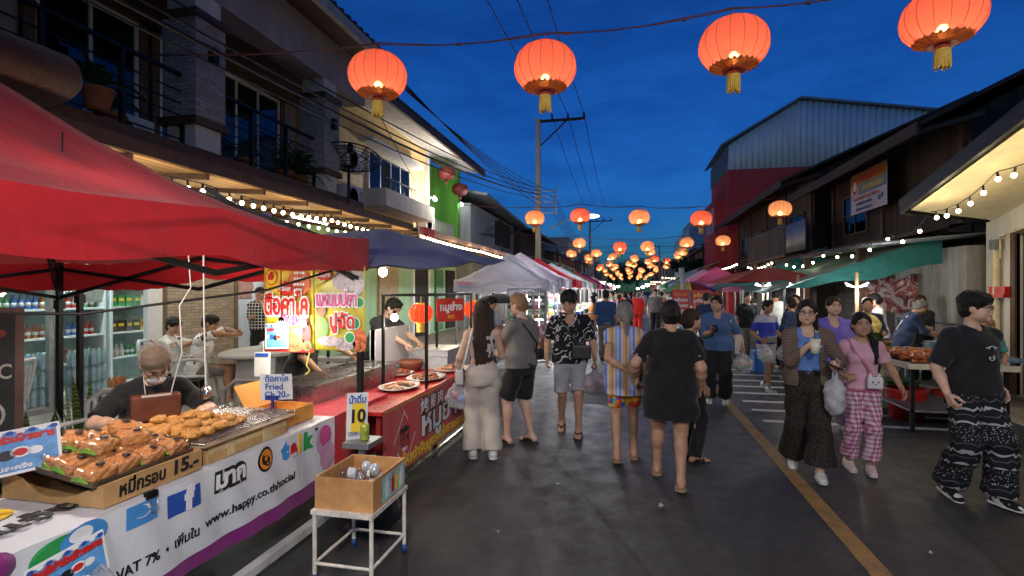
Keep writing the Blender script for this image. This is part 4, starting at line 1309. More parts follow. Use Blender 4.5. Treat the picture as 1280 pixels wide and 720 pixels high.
block_house('low dark plank shop house after the brown plank house on the left',-11,-5.6,40.6,48,4.6,FARW[4]);block_house('pale grey two storey shop house far down the left side',-12,-5.4,48.4,57,6.2,FARW[1],0)
block_house('brown tin roofed house farther down the left side',-11,-5.2,57.5,68,4.8,FARW[2]);block_house('grey concrete block near the end of the left side',-13,-5.0,68.5,82,6.5,FARW[3],0);block_house('last dark house at the street end on the left',-14,-4.0,83,105,5.2,FARW[0])

# ------------------------------------------------------------------ right side
def porch_shop():
 t=thing('white_shop','white walled shop with a lit pale gable porch, nearest on the right','shop',(5.7,8,0))
 W=lambda:MB(t,True)
 m=W();m.bb(5.72,5.9,-3,8.2,.13,4.2);m.bb(5.72,5.9,8.2,9.4,2.55,4.2);m.bb(5.72,5.9,9.4,10.1,.13,3.2);m.bb(5.9,9,9.95,10.1,.13,3.0);m.obj('wall',WHITEW)
 m=W();m.bb(5.80,5.84,8.2,9.4,.13,2.55);m.obj('doorway',DARKIN)
 m=W();m.bb(5.69,5.76,8.1,8.2,.13,2.6);m.bb(5.69,5.76,9.4,9.5,.13,2.6);m.bb(5.69,5.76,8.2,9.4,2.55,2.62);split(m,'door_frame',WOODB)
 m=W();m.poly([(4.2,5.0,3.95),(4.2,9.15,2.98),(6.2,10.2,2.86),(6.2,5.0,4.05)],.06,(0,0,1));m.obj('soffit',mat('cream_soffit',(.70,.62,.42),.6,var=.1))
 m=W();m.poly([(4.1,5.0,4.12),(4.1,9.25,3.10),(6.3,10.3,2.99),(6.3,5.0,4.22)],.10,(0,0,1));m.obj('roof',ROOFT)
 m=W();m.beam((4.12,5.0,4.0),(4.12,9.25,2.99),.06,.2);m.beam((4.12,9.28,2.99),(6.3,10.33,2.88),.06,.2);m.obj('fascia',BLKM)
 m=W();m.tube([(5.66,9.75,.2),(5.66,9.75,2.35)],.045,10);m.tube([(5.66,9.66,2.2),(5.66,9.66,2.55),(5.7,8.3,2.75),(5.7,6,2.8)],.015,6);m.obj('drain_pipe',mat('cream_pipe',(.6,.5,.3),.5))
 m=W();m.box((5.66,9.75,2.42),(.12,.14,.16));m.obj('junction_box',GREYM)
porch_shop()
m=MB();m.bb(5.62,5.72,9.5,9.86,1.63,1.76);m.bb(5.60,5.72,9.5,9.86,1.59,1.635);tag(m.obj('letter_box',mat('red_box_paint',(.45,.015,.012),.4),loc=(5.66,9.7,1.6)),'small red box on the white shop wall','box')
string_lights('string of bulbs under the pale gable porch on the right',[(4.35,5.6,3.45),(4.3,7.4,3.12),(4.35,8.9,2.86)],12,.12,20,3)
string_lights('string of bulbs dropping from the porch along the dark roofs on the right',[(4.35,8.95,2.84),(4.5,10.6,2.72),(4.3,13,2.6),(4.2,16,2.55)],11,.18,2,5)
string_lights('short cluster of bulbs under the far dark awning right',[(4.1,16.5,2.62),(4.1,20,2.62)],9,.12,3,4)
def concrete_wall():
 m=MB();m.bb(5.5,7.5,10.2,12.6,.13,2.45);tag(m.obj('concrete_wall',CONC,loc=(5.9,11,.13)),'plain grey concrete wall between the white shop and the timber house','wall')
concrete_wall()
m=MB()
m.grid(lambda u,v:(4.1+2.2*v,10.15+4.0*u,2.50+.18*v+.025*math.sin(u*190)),220,1,True,.01)
tag(m.obj('tin_awning',SHEETG,loc=(5,12,2.5)),'sloping corrugated tin awning above the concrete wall','awning')
def timber_right(label,y0,y1,X,ze,zr,banner=None,seed=0):
 t=thing('timber_house',label,'house',(X,y0,0))
 W=lambda:MB(t,True)
 m=W();m.bb(X,X+6,y0,y1,2.9,ze+.3);m.obj('upper_wall',TIMB)
 m=W();m.bb(X+.1,X+6,y0+.1,y1-.1,.13,2.9);m.obj('lower_wall',TIMB)
 m=W();m.poly([(X-1.1,y0-.6,ze),(X-1.1,y1+.4,ze),(X+4,y1+.4,zr),(X+4,y0-.6,zr)],.08,(0,0,1));m.poly([(X+4,y0-.6,zr),(X+4,y1+.4,zr),(X+9,y1+.4,ze),(X+9,y0-.6,ze)],.08,(0,0,1));m.obj('roof',ROOFT)
 m=W();m.poly([(X+.05,y0+.02,ze+.3),(X+6,y0+.02,ze+.3),(X+4,y0+.02,zr-.1)],.04);m.obj('gable',TIMBX)
 m=W()
 for i in range(int((y1-y0)/.8)+1):y=y0+i*.8;m.beam((X-1.05,y,ze-.09),(X+.2,y,ze+.25),.06,.09)
 split(m,'rafter',WOODB)
 m=W();m.bb(X-1.14,X-1.08,y0-.6,y1+.4,ze-.22,ze);m.obj('eave_board',TIMBH)
 m=W();m.bb(X-.35,X,y0,y1,2.75,2.9);m.obj('ledge',TIMBH)
 m=W();m.poly([(X-1.9,y0,2.55),(X-1.9,y1,2.55),(X,y1,2.95),(X,y0,2.95)],.05,(0,0,1));m.obj('porch_roof',RUST)
 m=W()
 n=int((y1-y0)/2.8)
 for i in range(n+1):y=y0+.2+(y1-y0-.4)*i/n;m.bb(X-.06,X+.04,y-.07,y+.07,2.9,ze+.2);m.bb(X-1.75,X-1.63,y-.06,y+.06,.1,2.6)
 split(m,'post',WOODB)
 for i in range(n):
  y=y0+.2+(y1-y0-.4)*(i+.5)/n
  if banner and abs(y-banner)<1.6:continue
  window(t,X,y-.7,y+.7,3.25,4.25,WOODB,1,-1,rails=1)
 m=W()
 for i in range(n):y=y0+.2+(y1-y0-.4)*(i+.5)/n;m.bb(X+.02,X+.095,y-.9,y+.9,.2,2.4)
 split(m,'shutter',TIMBH)
 return t
th=timber_right('dark old timber house with the hanging event banner',11.0,17.6,6.0,4.62,7.2,14.2)
timber_right('dark timber house with a tilted plank balcony beyond the banner',18.2,29.8,5.7,5.1,7.4)
# balcony of the second timber house
t=thing('plank_balcony','old grey plank balcony jutting from the dark timber house','balcony',(5.2,21,2.9))
m=MB(t,True)
for i in range(40):y=18.9+i*.14;m.box((5.05,y,3.35),(.03,.12,.95),Matrix.Rotation(R(random.uniform(-1,1)),3,'X'))
m.obj('panel',m_planks('grey_planks',(.10,.082,.07),7,'Y'))
m=MB(t,True);m.bb(5.0,5.7,18.8,24.6,2.78,2.88);m.beam((5.05,18.8,3.86),(5.05,24.6,3.86),.07,.06);m.obj('frame',WOODB)
m=MB(t,True);m.grid(lambda u,v:(5.02,18.7-1.9*u+.0,2.9+.9*v+.0),30,1,True,.02);m.obj('tin_panel',SHEETG)
def red_building():
 t=thing('red_building','tall dark red building with a pale corrugated gable top','building',(5.4,31,0))
 W=lambda:MB(t,True)
 m=W();m.bb(5.4,17,31,37,0,8.35);m.bb(4.9,5.4,32.2,36.5,0,7.0);m.obj('wall',REDW)
 def top(u):
  x=5.4+11.6*u;return 9.7+2.2*min(1,(x-5.4)/3.6)-max(0,(x-9))*.17
 m=W();m.grid(lambda u,v:(5.4+11.6*u,30.96+.045*math.sin(5.4+11.6*u*21),8.35+(top(u)-8.35)*v),420,1,True,.01);m.obj('gable_sheet',SHEET)
 m=W();m.poly([(5.0,30.7,9.75),(9.0,30.7,12.05),(9.0,37.3,12.05),(5.0,37.3,9.75)],.1,(0,0,1));m.poly([(9.0,30.7,12.05),(17.2,30.7,10.6),(17.2,37.3,10.6),(9.0,37.3,12.05)],.1,(0,0,1));m.obj('roof',SHEETG)
 m=W();m.bb(5.36,5.42,31.2,36.8,8.35,9.7)
 for i in range(12):m.bb(5.30,5.36,31.2,36.8,8.4+i*.1,8.45+i*.1)
 m.obj('louvre',SHEETG)
 m=W();m.poly([(8.0,30.35,7.15),(10.4,30.35,7.15),(10.4,31,7.5),(8.0,31,7.5)],.04,(0,0,1));m.obj('window_hood',m_planks('striped_hood',(.40,.50,.50),5,'X',.6))
 m=W();m.bb(8.15,10.25,30.94,30.99,5.9,7.15);m.obj('window',PANE);m=W();m.bb(8.1,10.3,30.99,30.998,5.85,7.2);m.obj('window_recess',DARKIN)
 window(t,4.9,33,33.9,5.2,6.5,ALU,1,-1);window(t,4.9,34.6,35.5,5.2,6.5,ALU,1,-1)
 m=W();m.poly([(3.2,30.4,2.7),(3.2,37,2.7),(4.9,37,3.3),(4.9,30.4,3.3)],.05,(0,0,1));m.obj('porch_roof',SHEETG)
red_building()
block_house('low dark house beyond the red building on the right',5.2,12,37.6,46,4.6,FARW[2],1,-1)
t=thing('blue_building','pale blue concrete block rising beyond the red building','building',(5.6,52,0))
m=MB(t,True);m.bb(5.6,14,52,68,0,7.6);m.bb(6.4,14,53,66,7.6,9.0);m.obj('wall',mat('pale_blue_plaster',(.26,.42,.48),.8,scale=.5))
for i in range(4):window(t,5.6,53+i*3.6,55+i*3.6,4.2,5.8,ALU,1,-1)
m=MB(t,True);m.poly([(3.6,52,2.7),(3.6,68,2.7),(5.6,68,3.2),(5.6,52,3.2)],.05,(0,0,1));m.obj('porch_roof',SHEETG)
block_house('tin roofed house between the red and blue buildings on the right',5.0,11,46.5,51.6,5.0,FARW[4],1,-1);block_house('grey house far down the right side',4.8,12,69,84,5.4,FARW[0],1,-1);block_house('last low house at the street end on the right',4.2,12,85,106,4.6,FARW[2],1,-1)

# ------------------------------------------------------------------ trees closing the street and behind the roofs
def tree(label,x,y,h,r,seed,group='dark trees at the end of the street'):
 rr=random.Random(seed);t=thing('tree',label,'tree',(x,y,0),0,group)
 m=MB(t);m.tube([(0,0,0),(.1,0,h*.3),(-.05,.1,h*.55),(0,0,h*.8)],[.22,.17,.12,.05],8)
 for i in range(6):a=rr.uniform(0,6.28);z=h*rr.uniform(.3,.6);m.tube([(0,0,z),(r*.4*math.cos(a),r*.4*math.sin(a),z+h*.15),(r*.8*math.cos(a),r*.8*math.sin(a),z+h*.22)],[.08,.05,.02],5)
 m.obj('trunk',WOODB)
 m=MB(t);cl=[(rr.gauss(0,r*.5),rr.gauss(0,r*.5),h*rr.uniform(.5,1.0))for _ in range(26)]
 for c in cl:
  for _ in range(110):
   p=Vector(c)+Vector((rr.gauss(0,1),rr.gauss(0,1),rr.gauss(0,.7)))*r*.24
   d=Vector((rr.uniform(-1,1),rr.uniform(-1,1),rr.uniform(-1,.5))).normalized();e=d.orthogonal().normalized();s_=rr.uniform(.2,.42)
   m.add([p-e*s_*.4,p+d*s_,p+e*s_*.4,p-d*s_*.3],[(0,1,2,3)])
 m.obj('crown',LEAF2)
for i,(x,y,h,r,l)in enumerate(((-2.5,118,7.5,3.2,'dark tree at the street end, left of the last lanterns'),(2.0,124,8.2,3.6,'dark tree at the street end, in the middle behind the lanterns'),(6.5,116,7.2,3.2,'dark tree at the street end on the right'),(-8.5,110,7.5,3.2,'dark tree behind the last house on the left'),(4.6,40,3.6,1.1,'small leafy tree beside the low house past the red building'))):tree(l,x,y,h,r,20+i)

# ------------------------------------------------------------------ poles and cables
def pole(label,x,y,h,arm,side=1,lampz=None,trans=False):
 t=thing('utility_pole',label,'utility pole',(x,y,0),0,'concrete utility poles')
 m=MB(t);m.box((0,0,h/2),(.24,.2,h),taper=.7);m.obj('shaft',CONC)
 m=MB(t);m.beam((-.1,0,h-.12),(arm,0,h-.12),.09,.1);m.beam((0,0,h-1.2),(arm*.62,0,h-.14),.05,.05);m.obj('cross_arm',DKMET)
 for k in range(3):
  m=MB(t);m.lathe([(.001,0),(.05,0),(.06,.06),(.035,.09),(.05,.13),(.03,.2),(.001,.2)],(arm*(.3+.34*k),0,h-.07),10);m.obj('insulator',mat('insulator_glaze',(.05,.03,.025),.25))
 m=MB(t)
 for k in range(5):m.box((.3,0,h-3.0-k*.22),(.9,.05,.04))
 m.box((.72,0,h-3.4),(.05,.05,1.1));m.obj('low_rack',GREYM)
 return t
PX,PY,PH=-3.6,21.4,8.75
pole('tall concrete utility pole with a cross arm rising over the left tents',PX,PY,PH,1.9);pole('smaller looking utility pole farther down the left side',-3.5,50,8.3,2.0);pole('distant utility pole near the street end on the right',4.0,72,7.6,-1.6)
CAB=mat('cable_rubber',(.008,.008,.009),.6,var=0)
def cable(label,a,b,sag=.6,r=.012,grp='overhead power cables',n=26,name='power_cable'):
 a,b=Vector(a),Vector(b);m=MB()
 m.tube([a.lerp(b,i/n)-Vector((0,0,sag*4*(i/n)*(1-i/n)))for i in range(n+1)],r,5)
 return tag(m.obj(name,CAB,loc=a),label,'cable',grp)
for k,s_ in enumerate(('left','middle','right')):
 xo=1.9*(.3+.34*k)
 cable('%s of the three black wires running from overhead to the tall pole'%('leftmost','middle','rightmost')[k],(-3.6+xo,-19,8.8),(PX+xo,PY,PH+.1),1.0,.014)
 cable('thin wire, %s of three, running on from the tall pole to the next'%('left one','middle one','right one')[k],(PX+xo,PY,PH+.1),(-3.5+2.0*(.3+.34*k),50,8.35),.9,.014)
for k,(z,dx)in enumerate(((4.15,0),(4.28,-.05),(4.42,.04),(3.98,.06))):
 cable(('thickest black cable sagging across the balcony front','black cable just above the thickest one before the balcony','upper black cable in the bundle before the balcony','lowest black cable in the bundle before the balcony')[k],(-4.75+dx,-6,z+.35),(-3.55,PY,z+1.5),.75,(.022,.014,.012,.012)[k])
for k in range(5):
 cable('thin cable in the bundle from the house eave to the tall pole',(-5.0,10.45+.02*k,6.3+.05*k),(PX+.6,PY,PH-3.0-.22*k),.35,.012)
 cable('thin cable in the bundle running on past the tall pole',(PX+.6,PY,PH-3.0-.22*k),(-3.3,50,5.2-.15*k),.6,.012)
cable('thin wire hanging down across the yellow house front',(-5.2,9.8,5.9),(-6.9,17.6,4.9),.2,.010)
# street lamps on arms
def street_lamp(label,x,y,z,dx,p=0):
 t=thing('street_lamp',label,'street lamp',(x,y,z),0,'street lamps on the poles')
 m=MB(t);m.tube([(0,0,-.5),(dx*.5,-.1,-.1),(dx,-.2,0)],.03,7);m.obj('arm',GREYM)
 m=MB(t);m.sph((dx*1.25,-.24,.02),(.34,.13,.09),14,8);m.obj('head',emat('street_lamp_glow',(.75,.9,1),5))
 if p:lamp('street_light',(dx*1.25,-.24,-.2),p,(.8,.92,1),.15,t)
street_lamp('white street lamp glowing above the second row of lanterns',-3.4,23,4.85,1.5,60);street_lamp('distant white street lamp left of the small lanterns',-3.3,50.2,4.6,1.4)

street_lamp('unseen street lamp added on the right behind the viewer',3.6,-5.5,6.2,-1.1,0)  # added out of view; its spot brightens the faces turned this way
sp_=bpy.data.lights.new('street_light','SPOT');sp_.energy=1650;sp_.color=(1,.93,.84);sp_.shadow_soft_size=.5;sp_.spot_size=R(52);sp_.spot_blend=.55
so_=bpy.data.objects.new('street_light',sp_);COL.objects.link(so_);so_.parent=[o for o in bpy.data.objects if o.name.startswith('street_lamp')][-1];so_.location=(-1.4,-.2,-.25)
so_.rotation_euler=Vector((-2.2,14.7,-5.7)).to_track_quat('-Z','Y').to_euler()
# ------------------------------------------------------------------ paper lanterns strung over the street
def m_silk(name,c,tr,hot=.22):
 k=NB(name);v=k.coord('Object')
 f=k.noise(k.coord('Object',(1,1,9)),6,4)
 col=k.ramp(f,[(.3,tuple(x*.85 for x in c)),(.7,c)])
 d=k.n('BsdfDiffuse');k.ln(col,d.inputs[0]);t=k.n('BsdfTranslucent');k.ln(col,t.inputs[0])
 m1=k.n('MixShader');m1.inputs[0].default_value=.72;k.ln(d.outputs[0],m1.inputs[1]);k.ln(t.outputs[0],m1.inputs[2])
 tp=k.n('BsdfTransparent');tp.inputs[0].default_value=(1,.55,.35,1)
 rf=k.n('BsdfRefraction');rf.inputs['IOR'].default_value=1.25;rf.inputs['Roughness'].default_value=.55;rf.inputs[0].default_value=(1,.62,.34,1)
 m3=k.n('MixShader');m3.inputs[0].default_value=hot;k.ln(m1.outputs[0],m3.inputs[1]);k.ln(rf.outputs[0],m3.inputs[2])
 m2=k.n('MixShader');m2.inputs[0].default_value=tr;k.ln(m3.outputs[0],m2.inputs[1]);k.ln(tp.outputs[0],m2.inputs[2])
 k.ln(m2.outputs[0],k.out.inputs[0]);return k.m
SILK=m_silk('red_silk',(.95,.19,.14),.05);SILKP=m_silk('peach_silk',(.97,.45,.27),.05);BANDS=m_silk('printed_silk',(.96,.55,.24),.02)
GOLD=mat('gold_thread',(.85,.52,.08),.5,var=.3,scale=60);GOLDB=mat('gold_band',(.62,.22,.06),.5,var=.6,scale=45);RIB=mat('lantern_wire',(.10,.03,.02),.6,var=0)
LBULB=emat('lantern_bulb',(1,.80,.45),55)
def lantern_proto():
 t=thing('lantern','l','lantern',(0,0,0),0,'lanterns strung across the street')
 def prof(a):return .300*(math.cos(a)**.80 if math.cos(a)>0 else 0),.235*math.sin(a)
 A=np.linspace(-.93,1.30,20)
 m=MB(t);P=[prof(a)for a in A];n=48;vs=[];fs=[]
 for r_,z_ in P:
  for k in range(n):an=2*math.pi*k/n;rr_=r_*(1-.018*abs(math.sin(an*8))**.5*0+.012*abs(math.sin(an*8)));vs.append((rr_*math.cos(an),rr_*math.sin(an),z_))
 for i in range(len(P)-1):
  for k in range(n):k2=(k+1)%n;fs.append((i*n+k,i*n+k2,(i+1)*n+k2,(i+1)*n+k))
 m.add(vs,fs,True);m.obj('silk_shell',SILK)
 m=MB(t)
 for k in range(16):an=2*math.pi*k/16;m.tube([((p+.002)*math.cos(an),(p+.002)*math.sin(an),z)for p,z in[prof(a)for a in np.linspace(-1.3,1.3,13)]],.0022,4)
 m.obj('rib',RIB)
 r0,z0=prof(-1.30)
 m=MB(t);m.lathe([prof(a)for a in(-.93,-1.02,-1.1,-1.2,-1.3)],n=48)
 for k in range(24):an=2*math.pi*k/24;q=prof(-.93);m.sph((q[0]*math.cos(an),q[0]*math.sin(an),q[1]),.016,6,4)
 m.obj('printed_band',BANDS)
 m=MB(t);m.lathe([(r0*.50,z0-.012),(r0*.56,z0-.025),(r0*.5,z0-.04)],n=16);m.lathe([(r0*1.02,z0+.004),(r0*1.02,z0-.010),(r0*.96,z0-.010)],n=24);q=prof(1.3);m.lathe([(q[0]*1.03,q[1]),(q[0],q[1]+.014),(.001,q[1]+.016)],n=24);m.tube([(0,0,q[1]),(0,0,q[1]+.10)],.004,5);m.obj('cap',mat('lantern_cap',(.45,.05,.03),.5))
 m=MB(t);rr=random.Random(3)
 for k in range(34):
  an=2*math.pi*k/34;r_=r0*.48;L=.15+rr.uniform(-.03,.02)
  m.tube([(r_*math.cos(an),r_*math.sin(an),z0-.045),(r_*1.05*math.cos(an)+rr.uniform(-.006,.006),r_*1.05*math.sin(an)+rr.uniform(-.006,.006),z0-.045-L)],[.009,.007],5)
 m.obj('tassel',GOLD)
 m=MB(t);m.sph((0,0,-.10),(.036,.036,.042),12,8);m.obj('bulb',LBULB)
 lamp('lantern_light',(0,0,-.125),17,(1,.74,.42),.035,t)
 return t
LP=lantern_proto();LP['first']=0
_used=[False]
def lantern(loc,label,sc=1.0,pale=False,rz=0):
 if not _used[0]:
  _used[0]=True;LP.location=loc;LP.rotation_euler[2]=rz;LP['label']=label;return LP
 o=dup(LP,loc,rz,label,scale=sc,swap={'red_silk':SILKP}if pale else None)
 return o
STR=['leftmost large red lantern on the nearest cable, by the house eave','second large red lantern, on the nearest cable above the tall pole','third large red lantern on the nearest cable, over the street middle','largest red lantern, cut by the top of the picture at the right']
NY=5.1
for(x,z),l,rz in zip(((-2.56,3.95),(-.79,3.87),(.934,3.92),(2.575,3.99)),STR,(0,.4,.9,1.3)):o=lantern((x,NY,z),l,1,False,rz)
def strand(y,pts,label,red=True):
 m=MB();P=[Vector(p)for p in pts];out=[]
 for i in range(len(P)-1):
  for j in range(8):f=j/8;out.append(P[i].lerp(P[i+1],f)-Vector((0,0,.05*4*f*(1-f))))
 out.append(P[-1]);m.tube(out,.008,5);m.tube([p+Vector((0,.01,.012+.012*math.sin(i*.9)))for i,p in enumerate(out)],.005,5)
 if y==NY:
  for i in range(2,len(out),5):m.tube([out[i]-Vector((.02,0,0)),out[i]+Vector((.02,0,.0))],.016,6)
 tag(m.obj('lantern_cable',mat('red_cable',(.10,.035,.035),.6),loc=P[0]),label,'cable')
strand(NY,[(-5.5,NY,4.45),(-2.56,NY,4.28),(-.79,NY,4.20),(.934,NY,4.25),(2.575,NY,4.33),(5.4,NY,4.9)],'reddish twisted cable carrying the four nearest lanterns')
rows={16:[-2.8,-1.42,.32,2.06,4.15],24:[-2.16,-.35,.83,2.5,3.95],30.5:[-3.2,-1.75,-.45,1.2,2.9],36:[-2.6,-1.0,.4,1.7,3.2],42:[-3.0,-1.4,.1,1.5,2.9],48:[-2.4,-1.1,.5,1.9,3.3],55:[-2.9,-1.5,0,1.3,2.7],62:[-2.6,-1.2,.3,1.6,3.1],70:[-2.8,-1.3,.1,1.5,2.9],79:[-2.5,-1,.4,1.8,3.0],88:[-2.7,-1.2,.2,1.6,2.9],98:[-2.6,-1.1,.3,1.7,3.0]}
ORD=('first','second','third','fourth','fifth')
rw=['second','third','fourth','fifth','sixth','seventh','eighth','ninth','tenth','eleventh','twelfth','thirteenth']
for ri,(y,xs)in enumerate(rows.items()):
 zs=[]
 for j,x in enumerate(xs):
  z=3.86+.10*math.sin(ri*2.1+j*1.7)+(.06 if j in(0,4)else 0)+(-.16 if y==24 else 0)
  zs.append(z)
  pale=(ri*3+j*2)%5!=0 if ri else j in(0,2,4)
  lab='%s %s lantern of the %s row across the street, counted from the left'%(ORD[j],'peach' if pale else 'reddish',rw[ri])if ri<5 else 'tiny glowing lantern in the far rows at the street end'
  lantern((x,y+.12*math.sin(j*2.3+ri),z),lab,1.0,pale,ri+j)
 strand(y,[(-5.2,y,zs[0]+.5)]+[(x,y,z+.34)for x,z in zip(xs,zs)]+[(5.0,y,zs[-1]+.5)],'thin cable carrying the %s row of lanterns'%rw[ri])
 # unseen lantern row added behind the viewer to light the people from that side
for j,x in enumerate((-2.2,-.4,1.4,3.0)):lantern((x,-3.5,3.9),'large red lantern added out of view on the cable behind the viewer',1,False,j)
strand(-3.5,[(-5.2,-3.5,4.5)]+[(x,-3.5,4.24)for x in(-2.2,-.4,1.4,3.0)]+[(5,-3.5,4.5)],'unseen cable carrying the added lanterns behind the viewer')

# ------------------------------------------------------------------ market tents
def tent(label,x0,x1,y0,y1,ze,zp,cm,val=.24,legm=BLKM,legs=(1,1,1,1),tiltx=0,tilty=0,sag=1.25,truss=True,valm=None,px=.5,py=.5,group=None,lining=False):
 t=thing('market_tent',label,'tent',((x0+x1)/2,(y0+y1)/2,0),0,group)
 def ez(x,y):return ze+tiltx*(x1-x)/(x1-x0)+tilty*(y-y0)/(y1-y0)
 def fn(u,v):
  x=x0+(x1-x0)*u;y=y0+(y1-y0)*v
  a=(u/px if u<px else(1-u)/(1-px));b=(v/py if v<py else(1-v)/(1-py));d=min(a,b)
  e=max(a,b)
  z=ez(x,y)+(zp-ze)*(max(d,0)**sag)-.05*math.sin(math.pi*min(1,e))*(1-d)*(1 if d<.3 else .3)
  return(x,y,z+.006*math.sin(x*23+y*5)*(1-d)+.005*math.sin(y*19)*d)
 m=MB(t,True);m.grid(fn,36,36,True);m.obj('canopy',cm)
 if lining:m=MB(t,True);m.grid(lambda u,v:(fn(u,v)[0],fn(u,v)[1],fn(u,v)[2]-.012),36,36,True);m.obj('lining',mat('beige_lining',(.50,.44,.36),.6))
 m=MB(t,True)
 if val:
  for(ax,ay,bx,by)in((x0,y0,x1,y0),(x1,y0,x1,y1),(x1,y1,x0,y1),(x0,y1,x0,y0)):
   def f2(u,v):
    x=ax+(bx-ax)*u;y=ay+(by-ay)*u;s_=.05*math.sin(math.pi*u)
    z=fn((x-x0)/(x1-x0),(y-y0)/(y1-y0))[2]
    w_=.012*math.sin(u*31+ax)*v
    nx,ny=(by-ay),-(bx-ax);L=math.hypot(nx,ny)
    return(x+nx/L*w_,y+ny/L*w_,z-val*v+.01*math.sin(u*17)*v)
   m.grid(f2,40,4,True)
  m.obj('valance',valm or cm)
 ins=.05
 C=[(x1-ins,y1-ins),(x1-ins,y0+ins),(x0+ins,y0+ins),(x0+ins,y1-ins)]
 for(x,y),on in zip(C,legs):
  if on:m=MB(t,True);g=.13 if x<-5.0 or x>4.6 else 0;m.bb(x-.02,x+.02,y-.02,y+.02,g,ez(x,y));m.bb(x-.045,x+.045,y-.045,y+.045,g,g+.015);m.bb(x-.03,x+.03,y-.03,y+.03,ez(x,y)-.42,ez(x,y)-.34);m.obj('leg',legm)
 if truss:
  m=MB(t,True);cx,cy=x0+(x1-x0)*px,y0+(y1-y0)*py
  for(ax,ay),(bx,by)in zip(C,C[1:]+C[:1]):
   for k in range(2):
    f0,f1=k/2,(k+1)/2
    p=Vector((ax+(bx-ax)*f0,ay+(by-ay)*f0,0));q=Vector((ax+(bx-ax)*f1,ay+(by-ay)*f1,0))
    zp_,zq=ez(p.x,p.y)-.06,ez(q.x,q.y)-.06
    m.beam((p.x,p.y,zp_),(q.x,q.y,zq-.26),.018,.03);m.beam((p.x,p.y,zp_-.26),(q.x,q.y,zq),.018,.03)
  for(ax,ay)in C:m.beam((ax,ay,ez(ax,ay)-.1),(cx,cy,zp-.12-.2),.018,.03);m.beam((ax,ay,ez(ax,ay)-.35),((ax+cx)/2,(ay+cy)/2,(ze+zp)/2-.16),.018,.03)
  m.beam((cx,cy,zp-.02),(cx,cy,zp-.5),.035,.035);m.obj('folding_frame',legm)
 return t
REDT=fabric('red_canopy',(.36,.012,.018),.15,.7,translucent=.22,fold=.25);BLUET=fabric('navy_canopy',(.012,.030,.20),.15,.7,translucent=.06,fold=.3);GREYT=fabric('grey_white_canopy',(.38,.36,.42),.1,.7,translucent=.12)
LILT=fabric('lilac_canopy',(.52,.46,.56),.1,.7,translucent=.15);WHT_T=fabric('white_canopy',(.55,.55,.56),.1,.7,translucent=.15);GRNT=fabric('green_canopy',(.03,.22,.07),.1,.7,translucent=.12);CRIT=fabric('crimson_canopy',(.36,.02,.05),.1,.7,translucent=.12);MAGT=fabric('magenta_canopy',(.42,.06,.14),.1,.7,translucent=.2);TEALT=fabric('teal_tarp',(.018,.125,.12),.2,.7,translucent=.10);ORGT=fabric('orange_canopy',(.50,.10,.03),.1,.7,translucent=.2)
tent('big faded red canopy tent over the crispy noodle stall, nearest on the left',-5.0,-1.97,.75,3.78,2.11,2.98,REDT,.24,tiltx=-.16,sag=1.75)
def dark_lamp(label,loc,p,col=(1,.93,.8),kind='bulb',cord=.3,r=.045,glow=None):
 t=thing('hanging_bulb',label,'lamp',loc)
 m=MB(t);m.tube([(0,0,.06),(0,0,.06+cord)],.004,5);m.lathe([(.001,.08),(.02,.075),(.022,.035),(.001,.03)],n=8);m.obj('cord',BLKM)
 m=MB(t);m.sph((0,0,0),(r,r,r*1.15),12,8);m.obj('bulb',glow or emat('stall_bulb',(1,.94,.80),60));lamp('bulb_light',(0,0,-.075),p,col,.05,t);return t
dark_lamp('bare bulb hanging under the red tent over the noodle table',(-2.9,2.2,2.02),48,cord=.45);dark_lamp('bright bulb glaring in front of the yellow poster',(-2.56,3.52,1.42),7,cord=.6)
# small blue tape on the red tent top
m=MB();m.T=Matrix.Translation((-2.75,3.45,2.28))@Matrix.Rotation(R(30),4,'Z')@Matrix.Rotation(R(8),4,'Y');m.box((0,0,0),(.26,.03,.008));m.box((.06,.04,.01),(.1,.05,.008))
tag(m.obj('tape_strip',mat('blue_tape',(.03,.05,.35),.5),loc=(-2.75,3.45,2.28)),'small torn strip of blue tape on the red tent canopy','tape')
t=tent('navy blue canopy tent behind the red one over the pork stall',-5.0,-1.88,3.86,8.1,1.90,2.30,BLUET,0,tiltx=.1,tilty=.28,sag=1.0,legs=(0,0,1,1),truss=False,px=.61,py=.575,lining=True)
dark_lamp('bare bulb under the blue tent over the meat platters',(-2.6,5.3,1.9),45);dark_lamp('bare bulb under the blue tent above the grill',(-3.0,4.4,1.95),30)
dark_lamp('bulb beside the red paper lantern on the pork stall frame',(-2.35,5.05,1.42),7,cord=.18,r=.035)

# ------------------------------------------------------------------ stall 1: crispy noodles
VWHITE=fabric('white_vinyl',(.66,.68,.72),.04,.38,fold=.2);VRED=fabric('red_vinyl',(.52,.02,.03),.06,.4,fold=.2);VPURP=fabric('purple_vinyl',(.22,.02,.18),.1,.4,fold=.2)
INK=mat('black_ink',(.012,.012,.015),.5,var=0);INKW=mat('white_ink',(.78,.78,.80),.5,var=0);INKY=mat('yellow_ink',(.80,.55,.04),.5,var=0);INKR=mat('red_ink',(.55,.02,.02),.5,var=0);INKB=mat('blue_ink',(.02,.08,.38),.5,var=0);INKLB=mat('light_blue_ink',(.06,.26,.62),.5,var=0);INKG=mat('green_ink',(.03,.30,.08),.5,var=0);INKP=mat('pink_ink',(.62,.10,.30),.5,var=0);INKO=mat('orange_ink',(.78,.26,.03),.5,var=0);INKLP=mat('pale_pink_ink',(.66,.36,.52),.5,var=0)
CARD=mat('cardboard',(.46,.27,.11),.8,var=.22,scale=9,bump=.15);CARDL=mat('kraft_inside',(.60,.50,.36),.8,var=.1);TAPE=mat('packing_tape',(.55,.42,.22),.25)
